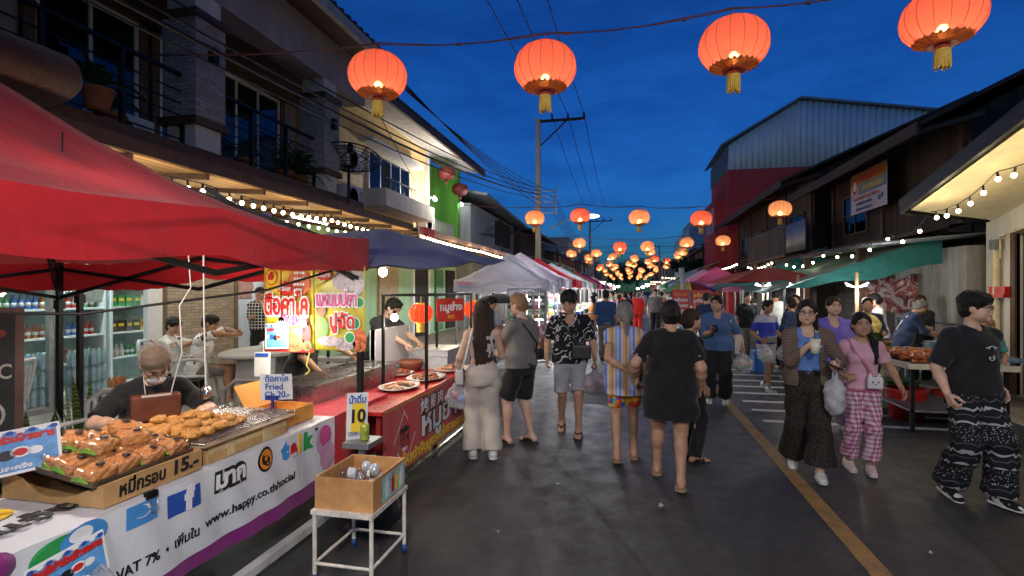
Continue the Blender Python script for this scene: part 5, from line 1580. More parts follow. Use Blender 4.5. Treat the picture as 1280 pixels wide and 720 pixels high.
TX0,TX1,TY0,TY1,TZ=-2.82,-2.2,1.40,4.55,.74
t=thing('folding_table','folding table under the white and red advertising banner','table',(-2.5,2.5,0))
m=MB(t,True);m.bb(TX0,TX1-.03,TY0+.03,TY1,TZ-.035,TZ-.006);m.obj('tabletop',WHITEP)
for x in(TX0+.06,TX1-.1):
 for y in(TY0+.1,TY1-.1):m=MB(t,True);m.tube([(x,y,0),(x,y,TZ-.04)],.014,8);m.obj('leg',GREYM)
m=MB();m.bb(-2.14,-2.08,.6,4.3,.07,.12);m.bb(-2.13,-2.09,1.0,1.05,0,.07);m.bb(-2.13,-2.09,3.6,3.65,0,.07);tag(m.obj('stall_rail',mat('scuffed_white',(.50,.49,.48),.6,var=.3),loc=(-2.1,2.4,0)),'scuffed white metal rail lying along the foot of the noodle stall','rail')
b=thing('advertising_banner','white advertising banner with a purple hem draped over the noodle table','banner',(-2.2,2.5,.74))
def bx(y,z):return TX1+.02+.012*math.sin(y*7.1)*(TZ-z)/.5+.006*math.sin(y*23+z*9)+.05*max(0,(TZ-z))*.3
WE=3.62
m=MB(b,True);m.grid(lambda u,v:(bx(TY0+(WE-TY0)*u,TZ-.40*v),TY0+(WE-TY0)*u,TZ+.003-.40*v),80,12)
m.grid(lambda u,v:(TX0+(bx(TY0+(WE-TY0)*u,TZ)-TX0)*v,TY0+(WE-TY0)*u,TZ+.003+.003*math.sin(u*40)*math.sin(v*9)),60,6)
m.grid(lambda u,v:(TX0+(bx(TY0,TZ-.42*v)-TX0)*u,TY0-.005-.02*v,TZ+.003-.42*v),10,8);m.obj('sheet',VWHITE)
m=MB(b,True);m.grid(lambda u,v:(bx(TY0+(WE-TY0)*u,TZ-.40-.1*v)+.002,TY0+(WE-TY0)*u,TZ-.397-(.05+.06*u)*v),80,4);m.obj('hem',VPURP)
m=MB(b,True);m.grid(lambda u,v:(bx(WE+(TY1-WE)*u,TZ-.47*v),WE+(TY1-WE)*u,TZ+.003-.47*v),30,8);m.grid(lambda u,v:(TX0+(bx(WE+(TY1-WE)*u,TZ)-TX0)*v,WE+(TY1-WE)*u,TZ+.003),20,4);m.obj('red_sheet',VRED)
def fx(y,z):return(bx(y,z)+.004,y,z)
def disc(mb_,y,z,ry,rz_,mt,n=24,a0=0,a1=2*math.pi,off=0):
 mb_.use(mt);pts=[(bx(y,z)+.006+off,y+ry*math.cos(a),z+rz_*math.sin(a))for a in np.linspace(a0,a1,n+1)[:-1]]
 pts=[(bx(p[1],p[2])+.004+off,p[1],p[2])for p in pts];mb_.add(pts,[tuple(range(n))],False)
pr=MB(b,True);Uy,Uz=(0,1,0),(0,0,1)
def hug(fn,s,y,z,size,mt,bold,o=.004,**k):
 i=len(pr.v);letter(pr,s,(0,y,z),Uy,Uz,size,mt,bold,off=o,**k)
 pr.v[i:]=[(fn(p[1],p[2])+p[0],p[1],p[2])for p in pr.v[i:]]
def fl(s,y,z,size,mt,bold=.0,**k):hug(bx,s,y,z,size,mt,bold,.004 if mt is not INKW else .0055,**k)
fl('VAT 7%  •  เพิ่มใน',2.10,.452,.065,INK,.001,fit=.46);fl('www.happy.co.th/social',2.75,.468,.068,INK,.001,fit=.76)
fl('t',3.03,.655,.15,INKLB,.012);fl('a',3.12,.650,.15,INKR,.012);fl('l',3.20,.655,.15,INKY,.012);fl('k',3.28,.650,.15,INKG,.012);fl('™',3.38,.70,.05,INK)
for(y0_,y1_,z0_,z1_,mt)in((2.14,2.34,.59,.70,INKB),(1.92,2.08,.63,.73,INKLB)):
 pr.use(mt);pr.grid(lambda u,v:(bx(y0_+(y1_-y0_)*u,z0_+(z1_-z0_)*v)+.0035,y0_+(y1_-y0_)*u,z0_+(z1_-z0_)*v),8,3)
fl('f',2.26,.645,.15,INKW,.010);disc(pr,2.00,.69,.05,.028,INKW);disc(pr,1.98,.695,.045,.025,INKLB,off=.002)
fl('มาก',2.56,.66,.13,INK,.024,fit=.24);fl('มาก',2.56,.66,.13,INKW,.005,fit=.225);disc(pr,2.84,.665,.072,.075,INK);disc(pr,2.84,.665,.058,.06,INKO,off=.002);fl('Q',2.84,.665,.09,INK,.008)
disc(pr,3.48,.60,.10,.105,INKLP);disc(pr,3.52,.48,.10,.10,INKLP,off=.001);disc(pr,3.50,.63,.075,.08,INKP,off=.002)
disc(pr,3.88,.62,.10,.12,INKO);disc(pr,3.93,.56,.09,.1,INKP,off=.001);fl('ติดต่อเรา คุณภาพดี',4.15,.67,.07,INKW,.003,fit=.45)
disc(pr,1.66,.66,.13,.075,INKG);disc(pr,1.74,.69,.10,.06,INKLB,off=.002);disc(pr,1.60,.62,.07,.05,INKY,off=.003);disc(pr,1.72,.71,.05,.03,INKW,off=.004)
pr.use(INKY)
def ring(cx,cy,r0,r1,mt,sx=1):
 pr.use(mt);n=26;vs=[]
 for i in range(n):a=2*math.pi*i/n;vs+=[(cx+r0*sx*math.cos(a),cy+r0*math.sin(a),TZ+.012),(cx+r1*sx*math.cos(a),cy+r1*math.sin(a),TZ+.012)]
 pr.add(vs,[(2*i,2*i+1,(2*i+3)%(2*n),(2*i+2)%(2*n))for i in range(n)],False)
ring(-2.62,1.66,.055,.11,INKY,.8);ring(-2.74,1.50,.0,.10,INKR,.6)
letter(pr,'แจ้ง',(-2.40,1.72,TZ+.014),(0,1,0),(-1,0,0),.15,INK,.003,off=.004,fit=.32)
pr.obj('lettering',INK)
m=MB(b,True);m.lathe([(.001,-.03),(.10,-.03),(.11,0),(.10,.03),(.001,.03)],(-2.19,1.40,.72),16,(.5,.8),Matrix.Rotation(R(70),3,'Y'));m.obj('rolled_corner',VPURP)

# cardboard trays and food
def tray(label,x0,x1,y0,y1,z0,hf,hb,cut=True):
 t=thing('cardboard_tray',label,'cardboard box',((x0+x1)/2,(y0+y1)/2,z0))
 th=.008
 m=MB(t,True);m.bb(x0,x1,y0,y1,z0+.002,z0+.012)
 m.bb(x1-th,x1,y0,y1,z0+.012,z0+hf)
 m.bb(x0,x0+th,y0,y1,z0+.012,z0+hb);m.bb(x0+th,x1-th,y1-th,y1,z0+.012,z0+hf)
 # near side with a scooped cut-out
 P=[(x0+th,y0,z0+.012),(x1-th,y0,z0+.012),(x1-th,y0,z0+hf)]
 n=14
 for i in range(n+1):
  f=i/n;x=x1-th-(x1-x0-2*th)*(.18+.64*f);P.append((x,y0,z0+.03+(hf-.03)*abs(2*f-1)**2.2*(.5 if f<.5 else 1.0)+(.0 if f<.5 else 0)))
 P.append((x0+th,y0,z0+hb));m.poly(P,th,(0,-1,0));m.obj('tray',CARD);return t
t=tray('cut down cardboard tray with handwriting holding the orange noodle packs',-2.80,-2.225,1.86,2.40,.748,.105,.13)
m=MB(t,True);letter(m,'หมี่กรอบ',(-2.225,2.05,.802),Uy,Uz,.085,INK,.002,fit=.24,skew=.05);letter(m,'15.-',(-2.225,2.29,.807),Uy,Uz,.095,INK,.003,fit=.15,skew=.06);m.obj('handwriting',INK)
t=thing('binder_clip','black binder clip holding the banner under the noodle tray','clip',(-2.17,2.05,.73));m=MB(t);m.poly([(0,-.03,0),(0,.03,0),(.0,.03,.03),(0,-.03,.03)],.02,(1,0,0));m.obj('clip',BLKM);m=MB(t);m.tube([(.003,-.015,0),(.012,-.02,-.06),(.012,.02,-.06),(.003,.015,0)],.0025,5);m.obj('wire',STEEL)
m=MB();m.T=Matrix.Translation((-2.52,2.1,.875))@Matrix.Rotation(R(9),4,'Y')
m.bb(-.29,.26,-.26,.28,0,.006);m.bb(-.29,-.28,-.26,.28,0,.03);m.bb(.25,.26,-.26,.28,0,.03);m.bb(-.28,.25,-.26,-.25,0,.03);m.bb(-.28,.25,.27,.28,0,.03)
tag(m.obj('baking_tray',mat('worn_tray',(.20,.17,.14),.35,.8,.3),loc=(-2.52,2.1,.875)),'worn metal baking tray under the orange noodle packs','tray')
def m_noodle():
 k=NB('crispy_noodles');v=k.coord('Object');a=k.wave(v,60,14,'BANDS','X','SIN',3,4);b_=k.noise(v,70,4)
 k.color(k.ramp(k.math('ADD',k.math('MULTIPLY',a,.5),k.math('MULTIPLY',b_,.5)),[(.2,(.50,.11,.02)),(.45,(.82,.30,.07)),(.75,(.90,.50,.20))]));k.rough(.4);k.bump(a,.5,.003);return k.m
NOOD=m_noodle();CLEAR=glass('clear_film',(1,1,1),.04,.10,(.97,.98,.97));LETT=mat('pickle_green',(.20,.42,.06),.4,var=.5,scale=40)
pk=thing('noodle_pack','x','food pack',(0,0,0),0,'clear packs of orange crispy noodles')
S=SDF();S.box((0,0,.034),(.044,.060,.012),None,.01,False,.018);S.wr=(.004,210,1.0);V,F=S.mesh(.006);mesh_obj('noodles',[(V,F,NOOD)],pk)
m=MB(pk);m.use(LETT)
for i in range(7):m.tube([(-.05,-.088+.004*i,.02+.004*(i%3)),(0,-.092,.026+.003*i),(.05,-.088,.018)],.005,5)
m.obj('greens',LETT)
S=SDF();S.box((0,0,.036),(.050,.068,.014),None,.01,False,.020);S.wr=(.004,70,2.0);V,F=S.mesh(.007);mesh_obj('wrapper',[(V,F,CLEAR)],pk)
m=MB(pk);m.lathe([(.001,0),(.022,0),(.022,.002),(.001,.002)],(.01,.02,.073),18);m.obj('round_label',INK)
pl=[(-2.69+.118*(i%4)+.01*math.sin(i*2.3),1.92+.128*(i//4)+.012*math.sin(i*1.7),.25*math.sin(i*3.1),0)for i in range(16)]+[(-2.60,2.02,.7,1),(-2.45,2.2,-.5,1),(-2.58,2.26,1.2,1),(-2.46,2.03,.2,1)]
lab=('clear pack of orange crispy noodles lying flat in the cardboard tray','clear pack of orange crispy noodles lying on top of the other packs')
for i,(x,y,a,l)in enumerate(pl):
 z=.875-math.tan(R(9))*(x+2.52)+.008+l*.055
 o=pk if i==0 else dup(pk,(x,y,z),a,lab[l]);o.location=(x,y,z);o.rotation_euler=(R(8*l+7*math.sin(i*2.9)),R(9+5*math.sin(i*1.3)),a);o.scale=(.84+.05*math.sin(i*5),.80,.95);o['label']=lab[l]
 # wire rack of fried cakes on a long flat cardboard box
t=thing('cardboard_box','flat taped cardboard box under the wire rack of fried cakes','cardboard box',(-2.5,2.85,.748))
m=MB(t,True);m.bb(-2.80,-2.24,2.46,3.14,.748,.85);m.obj('carton',CARD);m=MB(t,True);m.bb(-2.239,-2.236,2.6,2.66,.75,.85);m.bb(-2.239,-2.236,2.9,3.0,.75,.85);m.bb(-2.242,-2.239,2.46,3.13,.80,.825);m.obj('tape',TAPE)
t=thing('wire_rack','steel wire cooling rack with brown fried cakes on its near half','rack',(-2.5,2.85,.86))
m=MB(t,True)
for i in range(20):x=-2.80+.57*i/19;m.tube([(x,2.42,.875),(x,3.20,.885)],.0042,5)
for y in(2.42,2.68,2.94,3.2):m.tube([(-2.81,y,.868+.012*(y-2.42)),(-2.22,y,.868+.012*(y-2.42))],.005,6)
m.obj('wires',STEEL)
m=MB(t,True);m.bb(-2.82,-2.21,2.41,3.21,.852,.856);m.obj('drip_tray',mat('oily_tray',(.34,.27,.18),.5,.2,.4))
def m_fried():
 k=NB('fried_batter');v=k.coord('Object');n=k.noise(v,38,5,.7)
 k.color(k.ramp(n,[(.25,(.24,.075,.018)),(.5,(.60,.28,.06)),(.75,(.78,.47,.16))]));k.rough(.42);k.bump(n,1,.012);return k.m
FRY=m_fried();fms=[]
for s_ in range(4):
 S=SDF();rr=random.Random(s_);S.ell((0,0,.022),(.042,.040,.024),.01)
 for _ in range(9):a=rr.uniform(0,6.28);S.ell((.028*math.cos(a),.028*math.sin(a),.02+rr.uniform(-.004,.014)),(.015,.014,.011),.010)
 S.wr=(.003,190,s_);fms.append(S.mesh(.0052))
fo=[]
for i in range(32):
 r_,c_=divmod(i,5);x=-2.74+.10*c_+rng.uniform(-.015,.015);y=2.47+.088*r_+rng.uniform(-.015,.015)
 z=.882
 if i>=26:x,y,z=-2.70+.09*(i-26),2.55+rng.uniform(0,.22),.918
 if i<4:o=mesh_obj('fried_cake',[(fms[i][0],fms[i][1],FRY)],None);fo.append(o)
 else:o=fo[i%4].copy();COL.objects.link(o)
 o.location=(x,y,z);o.rotation_euler=(0,0,rng.uniform(0,6.28));tag(o,'golden brown fried cake on top of the pile on the wire rack' if i>=26 else 'golden brown fried cake lying on the wire rack','fried cake','fried cakes on the wire rack')
 # plastic pouches behind, orange box with hand written sign
t=thing('orange_box','open orange cardboard box at the end of the noodle table','cardboard box',(-2.45,3.38,.75))
ORC=mat('orange_card',(.58,.26,.05),.75,var=.15)
m=MB(t,True);m.bb(-2.62,-2.3,3.22,3.23,.75,.86);m.bb(-2.62,-2.3,3.53,3.54,.75,.86);m.bb(-2.62,-2.61,3.23,3.53,.75,.86);m.bb(-2.31,-2.3,3.23,3.53,.75,.86);m.bb(-2.61,-2.31,3.23,3.53,.75,.76);m.obj('box',ORC)
m=MB(t,True);m.poly([(-2.62,3.22,.86),(-2.62,3.54,.86),(-2.72,3.54,1.02),(-2.72,3.22,1.02)],.006);m.obj('lid',ORC)
def card_sign(label,name,c,ux,uy,w_,h_,face,lines,frame=None,th=.006,extra=None):
 """flat card: c centre, lines = [(text, dx, dy, size, ink, bold, fit)]"""
 c,ux,uy=Vector(c),Vector(ux).normalized(),Vector(uy).normalized();n=ux.cross(uy)
 t=thing(name,label,'sign',c)
 m=MB(t,True);m.use(frame or face);m.poly([c-ux*w_/2-uy*h_/2,c+ux*w_/2-uy*h_/2,c+ux*w_/2+uy*h_/2,c-ux*w_/2+uy*h_/2],th,n)
 if frame:
  m.use(face);a,b_=w_/2-.012,h_/2-.012;m.poly([c-ux*a-uy*b_+n*.002,c+ux*a-uy*b_+n*.002,c+ux*a+uy*b_+n*.002,c-ux*a+uy*b_+n*.002],.0015,n)
 m.obj('card',face)
 m=MB(t,True)
 if extra:extra(m,c+n*.004,ux,uy,n)
 for(s_,dx,dy,sz,ink,bo,ft)in lines:letter(m,s_,c+ux*dx+uy*dy+n*.004,ux,uy,sz,ink,bo,off=.003,fit=ft)
 m.obj('print',INK);return t
def flat_disc(m,c,ux,uy,n,dx,dy,rx,ry,ink,k=20,off=.0):
 m.use(ink);m.add([c+ux*(dx+rx*math.cos(a))+uy*(dy+ry*math.sin(a))+n*off for a in np.linspace(0,2*math.pi,k+1)[:-1]],[tuple(range(k))],False)
def project_art(m,c,ux,uy,n):
 w_,h_=project_art.w,project_art.h
 for i in range(9):flat_disc(m,c,ux,uy,n,-w_*.44+w_*.11*i,h_*.42,w_*.045,h_*.05,INKB if i%2==0 else INKW,10)
 for dx,dy,r_,ink in((-.13,-.02,.07,INKB),(-.03,-.04,.075,INK),(.06,-.02,.08,INKW),(.06,-.02,.055,INKR),(.15,-.03,.06,INKW),(-.24,.0,.05,INKW)):
  flat_disc(m,c,ux,uy,n,dx*w_*1.6,dy*h_*1.6,r_*w_*1.3,r_*h_*1.5,ink,14,.0008 if ink==INKR else .0004)
def project_sign(label,c,ux,uy,w_,h_):
 project_art.w,project_art.h=w_,h_
 return card_sign(label,'project_sign',c,ux,uy,w_,h_,INKLB2,[('ร้านนี้เข้าร่วมโครงการ',0,h_*.27,h_*.2,INKR,.003,w_*.9),('คนละครึ่ง',0,-h_*.36,h_*.13,INKW,.001,w_*.4)],INKW,extra=project_art)
INKLB2=mat('sign_blue',(.10,.30,.62),.45,var=.35,scale=14)
project_sign('blue project sign leaning at the back of the noodle tray',(-2.66,1.80,.985),(.62,.78,.10),(-.38,.2,.9),.34,.20)
project_sign('blue project sign hanging on the front of the white banner',(-2.145,1.655,.60),(.05,1,.12),(-.1,-.1,1),.29,.17)
card_sign('white handwritten price card clipped above the orange box','price_card',(-2.42,3.28,1.02),(.55,.83,-.1),(-.15,.15,1),.22,.18,WHITEP,[('ตือคาโค',0,.055,.06,INKB,.001,.16),('Fried',-.02,.0,.06,INKB,.001,.12),('Ch 20.-',0,-.055,.06,INKB,.001,.17)])
m=MB();m.tube([(-2.40,3.20,.82),(-2.40,3.21,.96)],.012,6);m.box((-2.40,3.2,.96),(.09,.02,.03));m.box((-2.40,3.2,.84),(.07,.02,.04));tag(m.obj('clamp',mat('blue_clamp',(.02,.03,.22),.4),loc=(-2.4,3.2,.86)),'dark blue clamp holding the handwritten price card','clamp')
# pouches of sauce and bag of clear plastic hanging at the front
def plastic_bag(label,loc,r,h,fill=None,m_=None,seed=0,cat='plastic bag',group=None,handles=True,hw=.05):
 t=thing('plastic_bag',label,cat,loc,random.uniform(0,6),group)
 S=SDF();rr=random.Random(seed);S.ell((0,0,-h*.62),(r,r*.72,h*.40),.03);S.cap((0,0,-h*.2),(0,0,-h*.4),r*.25,r*.7,.04);S.wr=(.008,60,seed);V,F=S.mesh(max(.008,r/12));mesh_obj('bag',[(V,F,m_ or BAGW)],t)
 if handles:
  m=MB(t)
  for s_ in(-1,1):m.tube([(0,s_*.008,.0),(s_*r*.16,s_*.01,-h*.1),(s_*r*.3,0,-h*.24)],[.006,.009,.02],6)
  m.obj('handle',m_ or BAGW)
 if fill:
  for i,(fm,n)in enumerate(fill):
   for k in range(n):
    m=MB(t);m.sph((rr.uniform(-.4,.4)*r,rr.uniform(-.3,.3)*r,-h*rr.uniform(.55,.85)),(r*.36,r*.3,r*.3),9,6);m.obj('contents',fm)
 return t
def m_bag(name,c,tr):
 k=NB(name);k.color(c);k.rough(.25)
 tb=k.n('BsdfTransparent');tb.inputs[0].default_value=(.95,.95,.97,1);tl=k.n('BsdfTranslucent');tl.inputs[0].default_value=(*c,1)
 a=k.n('MixShader');a.inputs[0].default_value=.4;k.ln(k.b.outputs[0],a.inputs[1]);k.ln(tl.outputs[0],a.inputs[2])
 f=k.noise(k.coord('Object'),12,4);b_=k.n('MixShader');k.ln(k.ramp(f,[(.35,(tr-.12,)*3),(.65,(tr+.12,)*3)]),b_.inputs[0]);k.ln(a.outputs[0],b_.inputs[1]);k.ln(tb.outputs[0],b_.inputs[2]);k.ln(b_.outputs[0],k.out.inputs[0])
 k.bump(k.noise(k.coord('Object',(1,1,.4)),22,4,.6,1),.7,.015);return k.m
BAGW=m_bag('milky_plastic',(.74,.74,.78),.22);BAGC=m_bag('clear_plastic',(.75,.78,.82),.66);BAGP=m_bag('pinkish_plastic',(.66,.54,.60),.34)
plastic_bag('crumpled clear plastic bag below the blue project sign on the banner',(-2.10,1.74,.58),.10,.22,[(INKB,1),(INKW,2)],BAGC,5)
plastic_bag('red cup wrapped in a clear bag at the near end of the table',(-2.92,1.62,1.0),.1,.25,None,BAGC,7)
m=MB();m.lathe([(.001,0),(.034,0),(.046,.12),(.048,.125),(.001,.125)],(-2.93,1.70,.745),16);o=m.obj('cup',mat('red_cup',(.42,.02,.02),.4),loc=(-2.93,1.70,.745));tag(o,'red paper cup with a pale lid at the back of the noodle table','cup');m=MB(o);m.lathe([(.05,.126),(.05,.14),(.001,.142)],n=16);m.obj('lid',WHITEP)
# beige stall back board that carries the cup
m=MB();m.bb(-3.1,-2.83,1.2,1.9,.70,.742);tag(m.obj('side_shelf',mat('dark_board',(.06,.05,.045),.6),loc=(-2.96,1.55,.70)),'dark narrow shelf behind the noodle table','shelf')

# ------------------------------------------------------------------ stool, bottle box and price sign
t=thing('metal_stool','chipped white metal stool carrying the box of bottles','stool',(-1.60,2.985,0))
SWH=mat('chipped_white',(.62,.58,.52),.5,var=.28,scale=18)
m=MB(t,True);m.bb(-1.80,-1.41,2.74,3.23,.40,.425);m.obj('seat',SWH)
for x in(-1.785,-1.425):
 for y in(2.76,3.21):
  m=MB(t,True);m.tube([(x,y,.05),(x,y,.40)],.013,8);o=m.obj('leg',SWH);m=MB(o,True);m.lathe([(.001,0),(.017,0),(.017,.05),(.001,.05)],(x,y,0),10);m.obj('foot',mat('blue_foot',(.02,.07,.22),.5))
m=MB(t,True)
for a,b_ in(((-1.785,2.76),(-1.425,2.76)),((-1.785,3.21),(-1.425,3.21)),((-1.785,2.76),(-1.785,3.21)),((-1.425,2.76),(-1.425,3.21))):m.tube([(a[0],a[1],.11),(b_[0],b_[1],.11)],.010,7)
m.obj('stretcher',SWH)
t=thing('bottle_box','open light brown box full of empty plastic bottles on the white stool','box',(-1.60,2.985,.425))
m=MB(t,True);x0,x1,y0,y1,z0,z1=-1.79,-1.42,2.77,3.21,.426,.61
m.bb(x0,x1,y0,y1,z0,z0+.008)
for q in((x0,x1,y0,y0+.01),(x0,x1,y1-.01,y1)):m.bb(*q,z0+.008,z1)
for q in((x0,x0+.01),(x1-.01,x1)):m.bb(*q,y0+.01,y1-.01,z0+.008,z1)
m.obj('box',mat('veneer',(.50,.26,.10),.55,var=.2,scale=12))
m=MB(t,True);xx=x1+.003
m.use(mat('pale_label',(.30,.55,.55),.5));m.add([(xx,2.88,.44),(xx,3.19,.44),(xx,3.19,.59),(xx,2.88,.59)],[(0,1,2,3)]);
for i,(y,mt)in enumerate(((2.94,INKW),(3.02,INKR),(3.08,INKY),(3.14,INKW))):m.use(mt);m.bb(xx+.001,xx+.002,y-.02,y+.02,.46,.55);m.bb(xx+.001,xx+.002,y-.008,y+.008,.55,.58)
m.obj('printed_label',INKW)
BOT=glass('clear_bottle',(1,1,1),.04,.14,(.93,.95,.96))
bo=None
for i,(x,y,z,a,e)in enumerate(((-1.7,2.9,.50,.3,8),(-1.62,2.95,.50,1.1,4),(-1.53,3.0,.50,.2,10),(-1.68,3.08,.50,2.2,5),(-1.55,3.12,.50,1.4,6),(-1.66,2.98,.57,.8,5),(-1.56,3.06,.575,2.6,12),(-1.63,3.1,.57,-.4,3))):
 if bo is None:
  bo=thing('plastic_bottle','x','bottle',(0,0,0),0,'empty plastic bottles in the box')
  m=MB(bo);m.lathe([(.001,-.09),(.028,-.09),(.032,-.08),(.031,-.03),(.033,0),(.031,.03),(.030,.045),(.012,.078),(.011,.09)],rot=Matrix.Rotation(R(90),3,'X'),n=16);m.obj('bottle',BOT);m=MB(bo);m.lathe([(.001,.086),(.014,.086),(.014,.104),(.001,.104)],rot=Matrix.Rotation(R(90),3,'X'),n=12);m.obj('cap',WHITEP);m=MB(bo);m.lathe([(.0325,-.03),(.034,0),(.0325,.02)],rot=Matrix.Rotation(R(90),3,'X'),n=16);m.obj('label',mat('bottle_label',(.62,.64,.68),.4,var=.4,scale=50));o=bo
 else:o=dup(bo,(x,y,z))
 o.location=(x,y,z);o.rotation_euler=(R(e),0,a+1.0);o['label']='empty clear plastic bottle on top of the pile in the box' if i>4 else 'empty clear plastic bottle low in the box'
def price_art(m,c,ux,uy,n):
 m.use(INKY);m.add([c-ux*.045-uy*.12,c+ux*.05-uy*.12,c+ux*.055+uy*.10,c-ux*.035+uy*.10],[(0,1,2,3)],False)
card_sign('tall white price card with a yellow patch reading 10 behind the bottle box','price_card',(-1.93,3.52,.78),(.80,.60,0),(0,.05,1),.15,.34,WHITEP,[('น้ำดื่ม',0,.12,.07,INKB,.002,.12),('10',0,0,.13,INK,.005,.10),('ขวดละ บาท',0,-.12,.05,INKB,.001,.12)],extra=price_art)
m=MB();m.lathe([(.001,0),(.028,0),(.033,.008),(.033,.105),(.028,.116),(.001,.117)],(-1.86,3.50,.62),18);o=m.obj('drink_can',mat('green_yellow_can',(.42,.48,.08),.3,.4,.6,30),loc=(-1.86,3.5,.62));tag(o,'small yellow and green drink can beside the tent pole','can')
m=MB();m.bb(-1.98,-1.78,3.40,3.62,.58,.618);m.bb(-1.90,-1.86,3.48,3.52,0,.58);m.bb(-1.98,-1.78,3.4,3.62,0,.02);tag(m.obj('stand',GREYM,loc=(-1.88,3.5,0)),'small grey stand holding the can and price card','stand')
S=SDF();S.ell((0,0,.14),(.20,.16,.14),.03);S.wr=(.012,40,2);V,F=S.mesh(.014);o=mesh_obj('rubbish_bag',[(V,F,mat('black_bag',(.02,.02,.022),.3,bump=.5,bscale=20))],None);o.location=(-1.75,3.45,.0);tag(o,'black rubbish bag on the ground behind the stool','bag')

# ------------------------------------------------------------------ stall 2: grilled pork
t=thing('pork_stall_table','long stall table faced with the red Thai and Chinese banner','table',(-2.2,5.2,0))
m=MB(t,True);m.bb(-2.75,-1.95,3.95,6.75,.68,.71);m.obj('tabletop',mat('red_oilcloth',(.42,.02,.02),.3,var=.15))
for x in(-2.68,-2.02):
 for y in(4.05,5.35,6.65):m=MB(t,True);m.bb(x-.02,x+.02,y-.02,y+.02,0,.68);m.obj('leg',mat('red_leg',(.22,.02,.02),.5))
m=MB(t,True);m.bb(-1.93,-1.90,3.9,6.85,.05,.08);m.obj('foot_rail',STEEL)
b=thing('stall_banner','red banner with large white Thai letters and small Chinese characters','banner',(-1.93,5.3,.4))
def sx(y,z):return-1.925+.008*math.sin(y*5.3+1)+.004*math.sin(y*17)
m=MB(b,True);m.grid(lambda u,v:(sx(3.92+2.88*u,0),3.92+2.88*u,.12+.60*v),80,6);m.obj('sheet',VRED)
pr=MB(b,True)
for z0_,z1_ in((.135,.15),(.695,.71)):pr.use(mat('gold_ink',(.55,.30,.05),.5));pr.grid(lambda u,v:(sx(3.95+2.8*u,0)+.003,3.95+2.8*u,z0_+(z1_-z0_)*v),60,1)
def sl_(s,y,z,size,mt,bold=0,**k):hug(sx,s,y,z,size,mt,bold,.004 if mt is not INKW else .0055,**k)
sl_('烤 豬 肉',5.02,.585,.15,INK,.012,fit=.62);sl_('烤 豬 肉',5.02,.585,.15,INKW,.001,fit=.62)
sl_('หมูย่าง',5.38,.41,.33,INK,.022,fit=1.32);sl_('หมูย่าง',5.38,.41,.33,INKW,.006,fit=1.32)
sl_('ต้นตำรับสูตรจีนโบราณยาวนาน',5.30,.20,.125,INKY,.004,fit=2.0);sl_('ตรา',5.98,.60,.10,INKY,.002)
pts=[(4.12,.40),(4.34,.64),(4.56,.40),(4.34,.16)]
for(a,b2),(c,d)in zip(pts,pts[1:]+pts[:1]):
 L=Vector((0,c-a,d-b2)).normalized();Nn=Vector((0,-L.z,L.y))*.006;pr.use(INKW);X=sx(a,0)+.006
 pr.add([Vector((X,a,b2))-Nn,Vector((X,c,d))-Nn,Vector((X,c,d))+Nn,Vector((X,a,b2))+Nn],[(0,1,2,3)],False)
sl_('豬',4.36,.40,.17,INK,.01);sl_('ตรา',4.36,.30,.06,INKW,0)
pr.obj('lettering',INKW)
t=thing('charcoal_grill','long stainless charcoal grill behind the posters','grill',(-2.75,4.75,.71))
m=MB(t,True)
gx0,gx1,gy0,gy1,gz0,gz1=-3.02,-2.56,3.95,5.55,.71,.90
for q in((gx0,gx1,gy0,gy0+.02),(gx0,gx1,gy1-.02,gy1)):m.bb(*q,gz0,gz1)
for q in((gx0,gx0+.02),(gx1-.02,gx1)):m.bb(*q,gy0+.02,gy1-.02,gz0,gz1)
m.bb(gx0,gx1,gy0,gy1,gz0-.02,gz0);m.bb(gx1,gx1+.03,gy0,gy1,gz1-.03,gz1);m.obj('trough',STEEL)
m=MB(t,True);m.bb(gx0+.02,gx1-.02,gy0+.02,gy1-.02,.80,.82);m.obj('charcoal',mat('charcoal',(.02,.018,.016),.9,bump=1,var=.6,scale=30))
m=MB(t,True)
for i in range(34):y=gy0+.03+i*.046;m.tube([(gx0,y,gz1+.004),(gx1,y,gz1+.004)],.003,4)
m.obj('grate',STEEL)
for x in(gx0+.04,gx1-.04):
 for y in(gy0+.06,gy1-.06):m=MB(t,True);m.bb(x-.015,x+.015,y-.015,y+.015,0,gz0-.02);m.obj('leg',GREYM)
MEAT=mat('grilled_meat',(.26,.075,.03),.35,var=.6,scale=30,bump=.6,bscale=60);MEATL=mat('pale_pork',(.50,.24,.14),.35,var=.5,scale=35,bump=.5);PLATE=mat('white_plate',(.66,.65,.60),.25,var=.05)
def heap(S,rr,n,rx,ry,z,s_):
 for _ in range(n):
  a=rr.uniform(0,6.28);d=rr.uniform(0,1)**.6
  S.ell((rx*d*math.cos(a),ry*d*math.sin(a),z+(1-d)*s_*1.4+rr.uniform(0,s_*.4)),(s_*rr.uniform(.7,1.3),s_*rr.uniform(.5,.9),s_*.5),s_*.25,rotz(rr.uniform(0,3)))
def platter(label,loc,rx,ry,mt,seed,n=34,s_=.03):
 t=thing('platter',label,'platter',loc);m=MB(t);m.lathe([(.001,0),(.6,0),(.85,.015),(1,.03),(.99,.034),(.84,.02),(.001,.006)],n=30,sc=(rx,ry));m.obj('plate',PLATE)
 S=SDF();heap(S,random.Random(seed),n,rx*.72,ry*.72,.018,s_);S.wr=(.003,120,seed);V,F=S.mesh(.009);f=mesh_obj('meat',[(V,F,mt)],None);f.parent=t;return t
